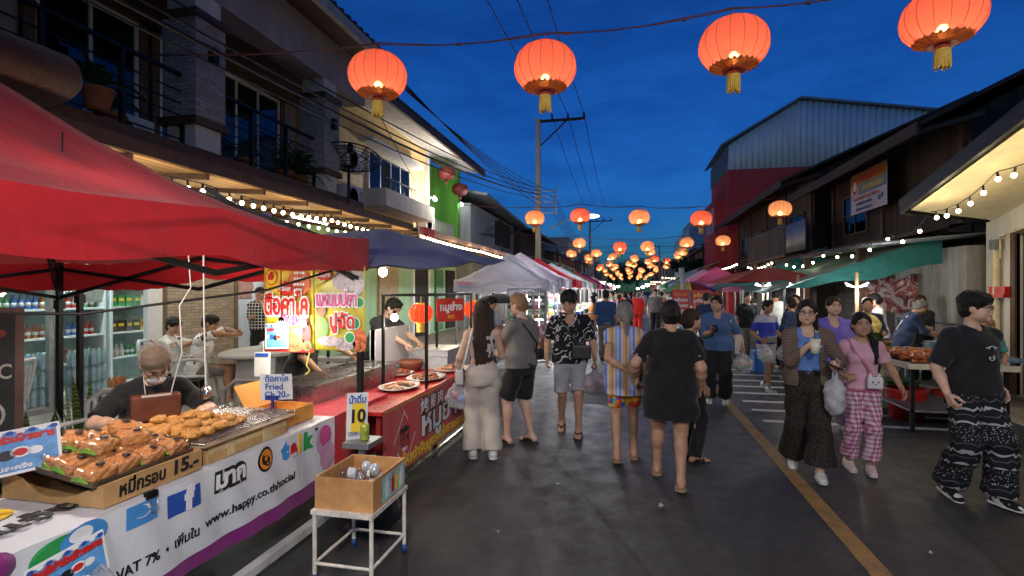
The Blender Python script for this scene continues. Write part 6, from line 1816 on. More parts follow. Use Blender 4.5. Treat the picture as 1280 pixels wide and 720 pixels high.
platter('oval white platter of sliced grilled pork nearest on the red table',(-2.25,4.95,.712),.19,.27,MEATL,1);platter('white platter heaped with red brown pork under the hanging lantern',(-2.2,5.55,.712),.2,.3,MEAT,2,44);platter('pale platter of pork rind at the far end of the red table',(-2.15,6.2,.712),.19,.26,MEATL,3);platter('small plate of cooked meat behind the larger platters',(-2.58,5.75,.712),.13,.18,MEAT,4,20)
m=MB();m.lathe([(.001,0),(.10,0),(.15,.10),(.155,.13),(.14,.13),(.09,.02),(.001,.015)],(-2.62,6.1,.71),18);tag(m.obj('clay_bowl',mat('brown_clay',(.22,.08,.04),.6),loc=(-2.62,6.1,.71)),'brown clay bowl behind the pork platters','bowl')
for i,(x,y,z,dx,dy,dz,l)in enumerate(((-2.45,6.55,.712,.5,.6,.16,'translucent grey food container at the far end of the pork stall'),(-2.45,6.55,.875,.52,.62,.07,'second shallow container stacked on the grey one'))):
 m=MB();m.bb(x-dx/2,x+dx/2,y-dy/2,y+dy/2,z,z+dz);m.bb(x-dx/2-.012,x+dx/2+.012,y-dy/2-.012,y+dy/2+.012,z+dz,z+dz+.012);tag(m.obj('food_container',mat('grey_plastic',(.42,.44,.46),.3,var=.15),loc=(x,y,z)),l,'container')
m=MB();m.bb(-2.85,-2.80,5.5,6.5,.75,1.25);m.bb(-2.86,-2.79,5.5,5.54,.1,1.25);m.bb(-2.86,-2.79,6.46,6.5,.1,1.25);tag(m.obj('foam_screen',mat('white_foam',(.74,.75,.76),.6,var=.06),loc=(-2.82,6,.1)),'upright white foam board behind the pork platters','board')
# frame over the platters
t=thing('lantern_rack','black square tube frame standing on the pork stall with lanterns hung from it','rack',(-2.2,5.7,.71))
for x,y in((-1.98,5.0),(-2.45,5.0),(-1.98,6.55),(-2.45,6.55)):m=MB(t,True);m.bb(x-.013,x+.013,y-.013,y+.013,.712,1.64);m.obj('post',BLKM)
m=MB(t,True);m.bb(-2.463,-1.967,4.987,5.013,1.64,1.665);m.bb(-2.463,-1.967,6.537,6.563,1.64,1.665)
for x in(-1.98,-2.45):m.bb(x-.013,x+.013,5.013,6.537,1.64,1.665)
m.obj('top_frame',BLKM)
SILKR=m_silk('bright_red_paper',(.80,.05,.025),.03,0)
def small_lantern(label,loc,r,p):
 t=thing('paper_lantern',label,'lantern',loc,0,'small red lanterns on the pork stall');m=MB(t)
 A=np.linspace(-1.25,1.25,14);m.lathe([(r*math.cos(a)**.8,r*.82*math.sin(a))for a in A],n=28);m.obj('shell',SILKR)
 m=MB(t)
 for k in range(14):an=2*math.pi*k/14;m.tube([(r*1.01*math.cos(a)**.8*math.cos(an),r*1.01*math.cos(a)**.8*math.sin(an),r*.82*math.sin(a))for a in A],.0025,4)
 m.obj('rib',GOLDB)
 m=MB(t);q=r*.82*math.sin(1.25)
 for zz in(-q,q):m.lathe([(r*.42,zz-.012),(r*.45,zz),(r*.42,zz+.012),(.001,zz+.012)],n=20)
 m.obj('gold_ring',GOLD)
 m=MB(t)
 for k in range(18):an=2*math.pi*k/18;m.tube([(r*.3*math.cos(an),r*.3*math.sin(an),-q),(r*.3*math.cos(an),r*.3*math.sin(an),-q-r*.8)],.007,5)
 m.tube([(0,0,q),(0,0,q+.1)],.004,5);m.obj('tassel',GOLD);lamp('lantern_light',(0,0,0),p,(1,.5,.25),.03,t);return t
small_lantern('small red paper lantern hanging at the near corner of the pork stall frame',(-2.12,5.2,1.46),.125,3);small_lantern('small red paper lantern hanging at the far corner of the pork stall frame',(-2.0,6.75,1.45),.135,3)
card_sign('small red hanging sign with white Thai letters on the pork stall frame','hanging_sign',(-2.05,5.95,1.47),(.5,.86,0),Uz,.42,.27,mat('red_sign_face',(.55,.04,.03),.4,var=.1),[('หมูย่าง',0,.03,.12,INKW,.004,.34),('ตรา',0,-.08,.06,INKY,.001,.1)])
card_sign('small pale price tag clipped on the far frame post','price_tag',(-1.96,6.56,1.16),(.9,.43,0),Uz,.10,.16,WHITEP,[('50.-',0,0,.05,INKB,.001,.07)])

# hanging yellow posters under the red tent
def m_poster(name,a,b):
 k=NB(name);v=k.coord('Object');n=k.noise(v,5,4);k.color(k.ramp(n,[(.35,a),(.65,b)]));k.rough(.35);return k.m
POY=m_poster('yellow_poster',(.72,.42,.02),(.80,.62,.06));POG=m_poster('olive_poster',(.62,.52,.05),(.50,.46,.06));FOODP=mat('food_print',(.55,.14,.06),.4,var=.8,scale=30);FOODG=mat('greyish_food_print',(.42,.36,.40),.4,var=.5,scale=40)
PYY=3.70
def poster(label,x0,x1,z0,z1,base,draw):
 t=thing('hanging_poster',label,'poster',((x0+x1)/2,PYY,z0));m=MB(t,True)
 def f(u,v):x=x0+(x1-x0)*u;return(x,PYY+.006*math.sin(x*15+v*3),z0+(z1-z0)*v)
 m.grid(f,20,10,True,.003);m.obj('sheet',base)
 m=MB(t,True);draw(m,(x0+x1)/2,(z0+z1)/2,x1-x0,z1-z0);m.obj('print',INK);return t
Ux=Vector((1,0,0));Uzv=Vector((0,0,1));Nf=Vector((0,-1,0))
def pd(m,cx,cz,dx,dz,rx,rz_,ink,k=20,star=0,off=0):
 m.use(ink);pts=[]
 for i in range(k):a=2*math.pi*i/k;q=1-(star if i%2 else 0);pts.append((cx+dx+rx*q*math.cos(a),PYY-.011-off,cz+dz+rz_*q*math.sin(a)))
 m.add(pts,[tuple(range(k))],False)
def pl_(m,s,cx,cz,dx,dz,size,ink,bold=0,fit=None,off=0):letter(m,s,(cx+dx,PYY-.013-off,cz+dz),Ux,Uzv,size,ink,bold,fit=fit)
def draw1(m,cx,cz,w_,h_):
 pd(m,cx,cz,.10,.20,.10,.11,FOODP);
 for i in range(14):pd(m,cx,cz,.06+.025*(i%4),.28-.045*(i//4),.011,.011,INKW,10,0,.001)
 pd(m,cx,cz,-.02,.155,.08,.07,INKR,22,.28,.002);pl_(m,'กรอบนอก',cx,cz,-.02,.155,.05,INKW,.001,.10,.004)
 pd(m,cx,cz,-.15,.25,.055,.065,INKR,20,0,.001);pd(m,cx,cz,-.15,.25,.047,.057,INKY,20,0,.002);pl_(m,'เจ๊',cx,cz,-.15,.25,.07,INKR,.004,.05,.004)
 pl_(m,'ตือคาโค',cx,cz,-.01,.02,.22,INKW,.022,.40,.003);pl_(m,'ตือคาโค',cx,cz,-.01,.02,.22,INKR,.006,.385,.006)
 pl_(m,'ไส้เผือก',cx,cz,.06,-.10,.09,INKW,.012,.24,.003);pl_(m,'ไส้เผือก',cx,cz,.06,-.10,.09,INKP,.003,.235,.006);pl_(m,'หอม อร่อย',cx,cz,.05,-.17,.05,INKB,.001,.18,.004)
 pd(m,cx,cz,.05,-.28,.11,.06,FOODP);pd(m,cx,cz,.16,-.20,.04,.10,INKR);pd(m,cx,cz,.17,-.29,.04,.04,INKG,16,0,.002);pd(m,cx,cz,.17,-.29,.03,.03,FOODP,16,0,.003)
 m.use(INKR);m.add([(cx-w_/2,PYY-.010,cz-h_/2+.0),(cx+w_/2,PYY-.010,cz-h_/2),(cx+w_/2,PYY-.010,cz-h_/2+.035),(cx-w_/2,PYY-.010,cz-h_/2+.035)],[(0,1,2,3)],False)
def draw2(m,cx,cz,w_,h_):
 pd(m,cx,cz,.07,.22,.13,.09,FOODG);pd(m,cx,cz,.16,.20,.05,.10,FOODG,20,0,.001);pd(m,cx,cz,-.13,.26,.08,.045,INKR,20,.2,.002);pl_(m,'จำหน่าย',cx,cz,-.13,.26,.05,INKW,.001,.12,.004)
 pl_(m,'แหนมปลา',cx,cz,-.02,.07,.15,INKW,.016,.36,.003);pl_(m,'แหนมปลา',cx,cz,-.02,.07,.15,INKP,.005,.345,.006)
 pl_(m,'ปูอัด',cx,cz,.03,-.10,.15,INKW,.016,.22,.003);pl_(m,'ปูอัด',cx,cz,.03,-.10,.15,INKR,.005,.21,.006)
 for dx,dz,r_ in((.17,.05,.045),(.13,-.11,.05),(.09,-.22,.045)):pd(m,cx,cz,dx,dz,r_,r_,INKW,20,0,.003);pd(m,cx,cz,dx,dz,r_*.84,r_*.84,INKG,20,0,.004)
 pd(m,cx,cz,.17,-.24,.06,.09,FOODP);pd(m,cx,cz,.05,-.27,.09,.05,FOODG)
 # child holding a fish, a printed photograph
 pd(m,cx,cz,-.15,.0,.045,.05,INK,16,0,.003);pd(m,cx,cz,-.15,-.02,.038,.045,mat('printed_skin',(.40,.22,.14),.5),16,0,.004);pd(m,cx,cz,-.15,-.15,.06,.09,mat('printed_green',(.20,.36,.10),.5),16,0,.003);pd(m,cx,cz,-.08,-.25,.11,.04,FOODG,16,0,.005)
poster('yellow and red hanging food poster, left of the pair under the red tent',-2.84,-2.40,1.215,1.90,POY,draw1);poster('olive yellow hanging poster with green circles, right of the pair',-2.39,-1.96,1.235,1.88,POG,draw2)
project_art.w,project_art.h=.19,.2
card_sign('blue project card pinned on the lower corner of the yellow poster','project_sign',(-2.70,3.66,1.34),(.97,.1,.03),Uz,.19,.20,INKLB2,[('ร้านนี้เข้าร่วมโครงการ',0,.05,.03,INKR,.001,.16)],INKW,extra=project_art)
def pay_art(m,c,ux,uy,n):m.use(INKB);m.add([c-ux*.055+uy*.06,c+ux*.055+uy*.06,c+ux*.055+uy*.088,c-ux*.055+uy*.088],[(0,1,2,3)],False)
card_sign('small white payment card with a blue top hanging below the yellow poster','payment_card',(-2.80,3.62,1.12),(.97,.1,0),Uz,.13,.19,WHITEP,[],extra=pay_art)
m=MB();m.tube([(-2.80,3.64,1.215),(-2.80,3.63,1.30)],.003,4);tag(m.obj('hanging_string',WHITEP,loc=(-2.8,3.6,1.2)),'short string holding the white payment card','string')
m=MB();m.tube([(-2.41,3.66,1.22),(-2.43,3.65,1.12),(-2.40,3.65,1.08),(-2.44,3.65,1.05)],.006,5);tag(m.obj('ribbon',mat('yellow_ribbon',(.6,.55,.1),.5),loc=(-2.4,3.65,1.1)),'pale yellow ribbon dangling between the posters','ribbon')
# white cords with a small motor hanging from the tent
t=thing('fly_fan','white cord with a small round motor hanging over the noodle table','fan',(-2.75,2.75,1.0));m=MB(t,True);m.tube([(-2.74,2.97,1.95),(-2.745,2.98,1.5),(-2.75,3.0,1.06)],.005,6);m.tube([(-2.84,2.95,1.95),(-2.80,2.93,1.72),(-2.86,2.9,1.6),(-2.84,2.9,1.3),(-2.92,2.9,1.05),(-2.95,2.92,.95)],.004,5);m.obj('cord',WHITEP)
m=MB(t,True);m.lathe([(.001,-.022),(.028,-.022),(.032,-.012),(.032,.012),(.028,.022),(.001,.022)],(-2.75,3.0,1.02),20,(1,1.4),Matrix.Rotation(R(75),3,'X'));m.obj('motor',STEEL)
m=MB();m.tube([(-5.0,1.2,1.75),(-4.2,2.0,1.58),(-3.4,2.7,1.55),(-2.6,3.4,1.7),(-2.0,3.72,1.92)],.009,6);tag(m.obj('extension_cord',CAB,loc=(-3.4,2.7,1.55)),'black cord drooping across under the red tent','cord')

# ------------------------------------------------------------------ pavement cafe behind the stall
t=thing('stone_table','pale stone table with slab legs on the pavement','table',(-5.05,6.75,.13));STN=mat('terrazzo',(.46,.45,.43),.5,var=.15,scale=60)
m=MB(t);m.lathe([(.001,.66),(.92,.66),(1,.68),(1,.71),(.96,.725),(.001,.725)],n=32,sc=(.55,.85));m.obj('tabletop',STN)
for s_ in(-1,1):m=MB(t);m.box((0,s_*.42,.33),(.5,.14,.66),taper=.8);m.box((0,s_*.42,.03),(.6,.22,.06));m.obj('leg',STN)
for i,(x,y,rz,l)in enumerate(((-4.35,6.9,0,'curved pale stone bench nearest the street by the stone table'),(-5.1,8.1,1.57,'pale stone bench at the far end of the stone table'))):
 t=thing('stone_bench',l,'bench',(x,y,.13),rz,'stone benches');m=MB(t);m.box((0,0,.41),(.34,1.1,.06));m.obj('seat',STN)
 for s_ in(-1,1):m=MB(t);m.box((0,s_*.38,.19),(.26,.12,.38));m.obj('leg',STN)
GCH=mat('greyish_white_plastic',(.40,.41,.43),.45,var=.15)
def plastic_chair(label,loc,rz,m_=GCH):
 t=thing('plastic_chair',label,'chair',loc,rz,'plastic chairs');m=MB(t);m.grid(lambda u,v:((u-.5)*.44,(v-.5)*.42,.43+.02*math.cos((u-.5)*3)),8,6,True,.02);m.obj('seat',m_)
 m=MB(t)
 for i in range(7):x=-.18+.06*i;m.tube([(x,-.21,.44),(x*1.1,-.25-.02*math.cos(x*6),.66),(x*1.12,-.28,.80)],.014,5)
 m.tube([(-.22,-.2,.44),(-.24,-.26,.78),(-.15,-.3,.86),(.15,-.3,.86),(.24,-.26,.78),(.22,-.2,.44)],.022,7);m.obj('backrest',m_)
 for s_ in(-1,1):m=MB(t);m.tube([(s_*.22,-.22,.64),(s_*.25,.05,.66),(s_*.22,.18,.62),(s_*.21,.19,.43)],.02,6);m.obj('armrest',m_)
 for sx_ in(-1,1):
  for sy in(-1,1):m=MB(t);m.tube([(sx_*.19,sy*.18,.43),(sx_*.24,sy*.23,0)],[.022,.016],6);m.obj('leg',m_)
 return t
plastic_chair('grey plastic chair behind the masked vendor',(-4.05,3.35,.0),R(200),mat('grey_chair',(.34,.35,.35),.5));plastic_chair('white plastic chair by the stacked water packs',(-6.2,4.0,.13),R(120));plastic_chair('brown grey plastic chair behind the orange box',(-3.35,3.95,0),R(190),mat('taupe_chair',(.20,.18,.16),.5));plastic_chair('white plastic chair under the man in the printed white shirt',(-5.75,6.1,.13),R(-62));plastic_chair('white plastic chair under the boy with the shoulder strap',(-6.42,6.3,.13),R(-70))
m=MB();m.lathe([(.001,0),(.03,0),(.038,.10),(.036,.10),(.029,.006),(.001,.006)],(-4.85,6.9,.856),14);tag(m.obj('drinking_glass',BOT,loc=(-4.85,6.9,.856)),'clear glass on the stone table','glass')
S=SDF();S.ell((0,0,.05),(.12,.1,.06),.02);S.wr=(.012,60,1);V,F=S.mesh(.01);o=mesh_obj('plastic_bag',[(V,F,BAGW)],None);o.location=(-5.2,6.85,.856);tag(o,'crumpled milky plastic bag on the stone table','plastic bag')
# chalk board and plants
t=thing('menu_board','dark wooden menu board standing at the left edge','sign',(-4.6,3.15,.0));m=MB(t,True)
ca,sa=math.cos(R(52)),math.sin(R(52));c=Vector((-4.80,2.95,.85));ux=Vector((ca,sa,0));uy=Vector((-.12*sa,.12*ca,1)).normalized();n=ux.cross(uy)
m.poly([c-ux*.32-uy*.72,c+ux*.32-uy*.72,c+ux*.32+uy*.72,c-ux*.32+uy*.72],.03,n);m.obj('frame',mat('red_brown_wood',(.09,.035,.025),.5))
m=MB(t,True);m.poly([c-ux*.27-uy*.6+n*.006,c+ux*.27-uy*.6+n*.006,c+ux*.27+uy*.66+n*.006,c-ux*.27+uy*.66+n*.006],.004,n);m.obj('board',mat('chalk_board',(.02,.022,.025),.7))
m=MB(t,True);letter(m,'DOC',c+ux*.12+uy*.22+n*.008,ux,uy,.16,mat('chalk',(.40,.40,.38),.9),.002,fit=.26);flat_disc(m,c+n*.008,ux,uy,n,.1,.52,.12,.05,mat('dark_red_chalk',(.25,.06,.04),.9));flat_disc(m,c+n*.008,ux,uy,n,.1,-.1,.12,.12,mat('chalk',(.4,.4,.38),.9));flat_disc(m,c+n*.009,ux,uy,n,.1,-.1,.10,.10,mat('chalk_board',(.02,.022,.025),.7));m.obj('chalk_drawing',INKW)
pot_plant('tall variegated snake plant beside the back tent pole',(-4.7,3.75,.0),'sword',.80,None,True,16,.16,.24,mat('dark_pot',(.03,.03,.03),.6));pot_plant('second snake plant left of the tall one',(-4.75,3.35,.0),'sword',.62,None,True,12,.15,.22,mat('dark_pot',(.03,.03,.03),.6))
for i,(x,y,h)in enumerate(((-4.3,2.75,.5),(-4.5,2.35,.55),(-4.15,3.2,.45))):pot_plant(('bushy green plant under the menu board','bushy green plant at the far left behind the table','low bushy plant beside the masked vendor')[i],(x,y,0),'leafy',h,'pot plants behind the noodle stall',True,40,.14,.2)

# ------------------------------------------------------------------ shop shelves with goods
def shelf_unit(label,x,y0,y1,zs,dx=.4):
 t=thing('shop_shelf',label,'shelf',(x,y0,.13));m=MB(t,True)
 for z in zs:m.bb(x-dx,x,y0,y1,z-.03,z)
 m.obj('board',PLASTW);m=MB(t,True);m.bb(x-dx-.03,x-dx,y0,y1,.13,2.35);m.obj('back_panel',mat('shelf_back',(.30,.42,.42),.6))
 m=MB(t,True);m.bb(x-dx,x,y0-.03,y0,.13,2.35);m.bb(x-dx,x,y1,y1+.03,.13,2.35);m.obj('side_panel',PLASTW)
ZS=(.55,.98,1.42,1.86)
shelf_unit('white shop shelves full of bottles seen through the left window pane',-8.6,5.3,7.2,ZS);shelf_unit('white shop shelves full of packets nearer the stone pier',-8.6,7.35,9.2,ZS);shelf_unit('bright shop shelf behind the open doorway right of the stone pier',-8.9,9.35,10.15,(.6,1.05,1.5,1.9),.3)
gm=[]
for nm,c in(('amber',(.30,.09,.02)),('red',(.45,.03,.03)),('green',(.06,.25,.08)),('blue',(.04,.12,.40)),('yellow',(.62,.45,.06)),('white',(.65,.66,.66)),('dark',(.06,.04,.03))):
 m_=mat('goods_'+nm,c,.3,var=.3,scale=25)
 m=MB();m.use(m_);m.lathe([(.001,0),(.034,0),(.036,.02),(.036,.13),(.014,.18),(.014,.215),(.001,.215)],n=10);m.use(INKW);m.lathe([(.0365,.05),(.0365,.10)],n=10);a=m.obj('bottle',None)
 m=MB();m.use(m_);m.box((0,0,.10),(.10,.13,.20),taper=.9);m.use(INKY if nm!='yellow' else INKR);m.box((.048,0,.12),(.012,.09,.05));b_=m.obj('packet',None)
 gm.append((nm,a,b_))
rr=random.Random(4);first=set()
def place_good(o,kind,nm,loc,where):
 if o.name in first or o.location.length>0:q=o.copy();COL.objects.link(q)
 else:q=o;first.add(o.name)
 q.location=loc;q.rotation_euler=(0,0,rr.uniform(-.2,.2));tag(q,'small %s %s standing %s'%(nm,kind,where),kind,'goods on the shop shelves')
for(xx,ya,yb,zs,where)in((-8.72,5.36,7.15,ZS,'on the bottle shelves in the shop'),(-8.72,7.42,9.15,ZS,'on the packet shelves in the shop'),(-9.02,9.4,10.1,(.6,1.05,1.5,1.9),'on the shelf behind the open shop doorway')):
 for zi,z in enumerate(zs):
  y=ya;run=0
  while y<yb:
   if run<=0:nm,a,b_=rr.choice(gm);run=rr.randint(1,4);use=a if(rr.random()<(.8 if 'bottle' in where else .4))else b_
   place_good(use,'bottle' if use is a else 'packet',nm,(xx,y,z),where);y+=.095 if use is a else .15;run-=1
WPK=thing('water_pack','x','bottled water',(0,0,0),0,'shrink wrapped packs of bottled water')
m=MB(WPK)
for i in range(2):
 for j in range(3):m.lathe([(.001,0),(.036,0),(.038,.02),(.036,.1),(.038,.16),(.016,.21),(.016,.235),(.001,.236)],((i-.5)*.078,(j-1)*.078,0),10)
m.obj('bottle',mat('pale_blue_water',(.36,.48,.56),.15,var=.15));m=MB(WPK);m.box((0,0,.11),(.17,.25,.20));m.obj('film',CLEAR)
for i,(x,y,z)in enumerate([(-7.85,5.2+.27*(k%3),.13+.24*(k//3))for k in range(9)]+[(-7.7,6.05+.27*(k%2),.13+.24*(k//2))for k in range(6)]):
 o=WPK if i==0 else dup(WPK,(x,y,z));o.location=(x,y,z);top_=z>.55;o['label']=('pack of bottled water %s the left stack in the shop' if i<9 else 'pack of bottled water %s the stack nearest the shop door')%('on top of' if top_ else 'low in')
BPK=dup(WPK,(-7.8,4.4,.13),0,'dark blue drinks pack at the bottom by the shop window','packs of blue drinks',swap={'pale_blue_water':mat('blue_drink',(.03,.07,.30),.2,var=.3)})
for i,(y,z)in enumerate(((4.68,.13),(4.96,.13),(4.5,.37),(4.8,.37))):dup(BPK,(-7.8,y,z),0,('blue drinks pack second from the left at the bottom by the shop window','blue drinks pack third from the left at the bottom by the shop window','blue drinks pack on the upper left by the shop window','blue drinks pack on the upper right by the shop window')[i])
dup(WPK,(-7.75,6.68,.13),0,'orange drinks pack beside the shop door','packs of orange drinks',swap={'pale_blue_water':mat('orange_drink',(.70,.18,.03),.2,var=.2)})
# bags of rice, clothes hanging in the shop
for i,(y,z,c,l)in enumerate(((4.55,.62,(.5,.1,.08),'red sack stacked'),(4.55,.78,(.1,.35,.1),'green sack stacked'),(4.55,.93,(.15,.25,.6),'blue sack stacked'),(4.55,1.08,(.62,.55,.2),'yellow sack stacked'))):
 S=SDF();S.box((0,0,.07),(.16,.24,.035),None,.02,False,.035);S.wr=(.006,40,i);V,F=S.mesh(.02);o=mesh_obj('rice_sack',[(V,F,mat('sack_%d'%i,c,.5,var=.25,scale=12))],None);o.location=(-8.0,y+.3,z);tag(o,l+' by the shop window pane','sack')
for i,(y,c,l)in enumerate(((6.45,(.55,.60,.58),'pale jacket hanging inside the shop window'),(9.75,(.60,.35,.32),'pink garment hanging in the open shop doorway'))):
 S=SDF();S.cap((-.15,0,.55),(.15,0,.55),.05,.05,.03);S.box((0,0,.3),(.16,.05,.25),None,.02,False,.03);S.cap((-.17,0,.55),(-.24,0,.25),.05,.05,.02);S.cap((.17,0,.55),(.24,0,.25),.05,.05,.02);S.wr=(.01,30,i);V,F=S.mesh(.02);o=mesh_obj('hanging_clothes',[(V,F,fabric('clothes_%d'%i,c))],None);o.location=(-8.0,y,1.5);o.rotation_euler=(0,0,R(90));tag(o,l,'clothes')
m=MB();m.tube([(-8.0,4.2,2.12),(-8.0,10.15,2.12)],.012,6);tag(m.obj('clothes_rail',STEEL,loc=(-8,7,2.12)),'steel rail inside the shop for hanging clothes','rail')

# ------------------------------------------------------------------ row of tents and bright stalls down the left side
LT=[('grey white canopy tent with a printed corner beyond the blue tent',-4.4,-1.95,13.0,15.3,GREYT),('lilac white canopy tent just behind the grey white one',-5.0,-1.9,15.6,18.4,LILT),('bright red canopy tent behind the lilac one',-5.0,-1.8,18.7,21.2,REDT),('white canopy tent behind the bright red one',-5.0,-1.75,22.2,25.2,WHT_T),('pale canopy tent after the white one',-5.0,-1.8,25.6,28.4,LILT),('green canopy tent in the left row',-5.0,-1.8,28.8,31.8,GRNT),('crimson canopy tent after the green one',-5.0,-1.7,32.2,36.5,CRIT),('navy canopy tent between the two crimson ones',-5.0,-1.6,37,41,BLUET),('far crimson canopy tent in the left row',-5.0,-1.5,41.5,46,CRIT),('white canopy tent at the far end of the left row',-5,-1.5,47,51,WHT_T),('orange canopy tent at the far end of the left row',-5,-1.5,52,56,ORGT)]
for i,(l,x0,x1,y0,y1,mt)in enumerate(LT):tent(l,x0,x1,y0,y1,1.97 if i==0 else 2.08,2.72 if i==0 else 2.95,mt,.30 if i==0 else .26,GREYM,truss=i<3,sag=1.2)
card_sign('small printed patch on the valance of the grey white tent','tent_print',(-4.1,12.965,1.84),Ux,Uz,.42,.16,GREYT,[('ยินดีต้อนรับ',0,.03,.09,INKP,.001,.36),('ร้านค้า',0,-.04,.07,INKLB,.002,.25)])
def tube_lamp_hang(label,loc,L=.6,p=40,col=(.95,.98,1),axis='y',group=None):
 t=thing('tube_lamp',label,'lamp',loc,0,group);d=Vector((0,L/2,0))if axis=='y' else Vector((L/2,0,0))
 m=MB(t);m.beam(-d+Vector((0,0,.025)),d+Vector((0,0,.025)),.05,.03);m.obj('fitting',WHITEP);m=MB(t);m.tube([-d*.96,d*.96],.016,8);m.obj('tube',GLOWW)
 lamp('tube_light',(0,0,-.05),p,col,.12,t);return t
GOODC=[(.55,.1,.08),(.62,.45,.08),(.2,.45,.2),(.65,.62,.6),(.1,.2,.5),(.5,.25,.08),(.6,.2,.35),(.1,.1,.1)]
GM=[mat('goods_colour_%d'%i,c,.4,var=.4,scale=20)for i,c in enumerate(GOODC)]
bowl_p=[]
for i in range(6):
 S=SDF();rr_=random.Random(i);S.ell((0,0,.03),(.13,.13,.04),.01);heap(S,rr_,16,.09,.09,.06,.035);V,F=S.mesh(.016);m=MB();m.use(PLATE);m.lathe([(.001,0),(.10,0),(.15,.05),(.155,.06),(.14,.055),(.001,.02)],n=16)
 bowl_p.append((V,F,(np.array(m.v),m.f),i))
def stall(label,x0,x1,y0,y1,front,seed,side=1,lampy=None,p=45,h=.8,foods=7,fl='on the left stall',lampz=1.9):
 t=thing('stall_table',label,'table',((x0+x1)/2,(y0+y1)/2,0));m=MB(t,True);m.bb(x0,x1,y0,y1,h-.04,h);m.obj('tabletop',WHITEP)
 xf=x1+.012 if side>0 else x0-.012
 m=MB(t,True);m.grid(lambda u,v:(xf+.012*math.sin(u*25),y0+(y1-y0)*u,.12+(h-.12)*v),40,3);m.grid(lambda u,v:(x0+(x1-x0)*u,y0-.012,.12+(h-.12)*v),10,3);m.obj('skirt',front)
 for x in(x0+.06,x1-.06):
  for y in(y0+.06,y1-.06):m=MB(t,True);m.bb(x-.02,x+.02,y-.02,y+.02,0,h-.04);m.obj('leg',GREYM)
 rr_=random.Random(seed);nm=('red','yellow','green','pale','blue','brown')
 n=foods
 for i in range(n):
  V,F,(pv,pf),k=bowl_p[rr_.randrange(6)];ci=rr_.randrange(6)
  o=mesh_obj('food_bowl',[(V,F,GM[ci]),(pv,pf,PLATE)],None);o.location=(x0+(x1-x0)*(.28 if i%2 else .72),y0+(y1-y0)*(i+.5)/n,h);tag(o,'white dish of %s food %s'%(nm[ci],fl),'dish','dishes of food on the stalls')
 if lampy is not None:tube_lamp_hang('white tube lamp hanging above the food '+fl,((x0+x1)/2,lampy,lampz),.9,p,group='tube lamps of the stalls')
SKR=[VRED,fabric('blue_skirt',(.03,.10,.35)),fabric('white_skirt',(.6,.58,.55)),fabric('green_skirt',(.05,.25,.08)),fabric('yellow_skirt',(.55,.38,.05))]
fls=['under the grey white tent','under the lilac tent','under the bright red tent','under the first white tent','under the pale tent','under the green tent','under the first crimson tent','under the navy tent','under the far crimson tent','under the last white tent','under the orange tent']
for i,(l,x0,x1,y0,y1,mt)in enumerate(LT):stall('stall table %s on the left side'%fls[i],-3.2,x1-.25,y0+.3,y1-.2,SKR[(i*2)%5]if i else fabric('orange_skirt',(.45,.14,.05)),30+i,1,(y0+y1)/2,210 if i<6 else 220,.8,6 if i<4 else 4,fls[i],1.82)
# bright phone accessory boards and hanging packs beside the grey white tent
def goods_rack(label,x,y,rz,w_,h0,h1,cols,rows_,seed,gl):
 t=thing('display_rack',label,'rack',(x,y,0),rz);m=MB(t)
 for s_ in(-1,1):m.tube([(s_*w_/2,0,0),(s_*w_/2,0,h1+.05)],.015,6)
 m.tube([(-w_/2,0,h1+.03),(w_/2,0,h1+.03)],.015,6)
 for k in range(rows_):m.tube([(-w_/2,0,h0+(h1-h0)*(k+1)/rows_+.0),(w_/2,0,h0+(h1-h0)*(k+1)/rows_)],.006,5)
 m.box((0,0,.02),(w_,.35,.03));m.obj('frame',GREYM);rr_=random.Random(seed);M=Matrix.Rotation(rz,3,'Z')
 ph=(h1-h0)/rows_
 for r_ in range(rows_):
  for c_ in range(cols):
   mm=MB();g=GM[rr_.randrange(8)];mm.use(g);mm.box((0,0,0),(w_/cols*.82,.03,ph*.8));mm.use(INKW);mm.box((0,-.018,ph*.12),(w_/cols*.6,.006,ph*.3));o=mm.obj('hanging_pack',None)
   o.location=Vector((x,y,0))+M@Vector((-w_/2+w_*(c_+.5)/cols,-.03,h0+ph*(r_+.5)));o.rotation_euler=(0,R(rr_.uniform(-4,4)),rz);tag(o,gl,'pack','packs on the display racks')
goods_rack('rack of hanging colourful packs at the corner of the grey white tent',-2.35,12.3,R(25),.9,.55,1.7,6,5,2,'small coloured pack hanging on the rack at the grey white tent');goods_rack('second rack of hanging packs just past the grey white tent',-1.9,15.45,R(15),.8,.5,1.65,5,5,5,'small coloured pack on the rack just past the grey white tent')
t=thing('parasol','dark umbrella standing open under the grey white tent','umbrella',(-3.0,12.2,0));m=MB(t);m.tube([(0,0,0),(0,0,1.62)],.012,6);m.obj('pole',GREYM)
m=MB(t);m.grid(lambda u,v:(.62*v*math.cos(2*math.pi*u),.62*v*math.sin(2*math.pi*u),1.62-.2*v*v-.02*abs(math.sin(4*2*math.pi*u))*v),48,6);m.obj('canopy',fabric('black_umbrella',(.02,.022,.028)))
dark_lamp('very bright bulb above the racks at the grey white tent',(-2.5,13.2,1.5),40,(.95,.98,1),r=.07,cord=.4,glow=emat('white_bulb',(.9,.97,1),70))
m=MB();m.box((0,0,0),(.08,.7,.4));o=m.obj('lit_case',emat('lit_case_panel',(.92,.97,1),3.5));o.location=(-2.9,14.8,1.2);tag(o,'white glowing display panel at the back of the grey white tent','display')
for i,y in enumerate((17.0,20.2,23.8,27.2)):m=MB();m.box((0,0,0),(.06,1.2,.45));o=m.obj('menu_lightbox',emat('lit_panel_white',(1,.95,.86),3.2));o.location=(-3.4,y,1.25);tag(o,'glowing white menu panel at the back of the stall '+fls[i+1],'display')
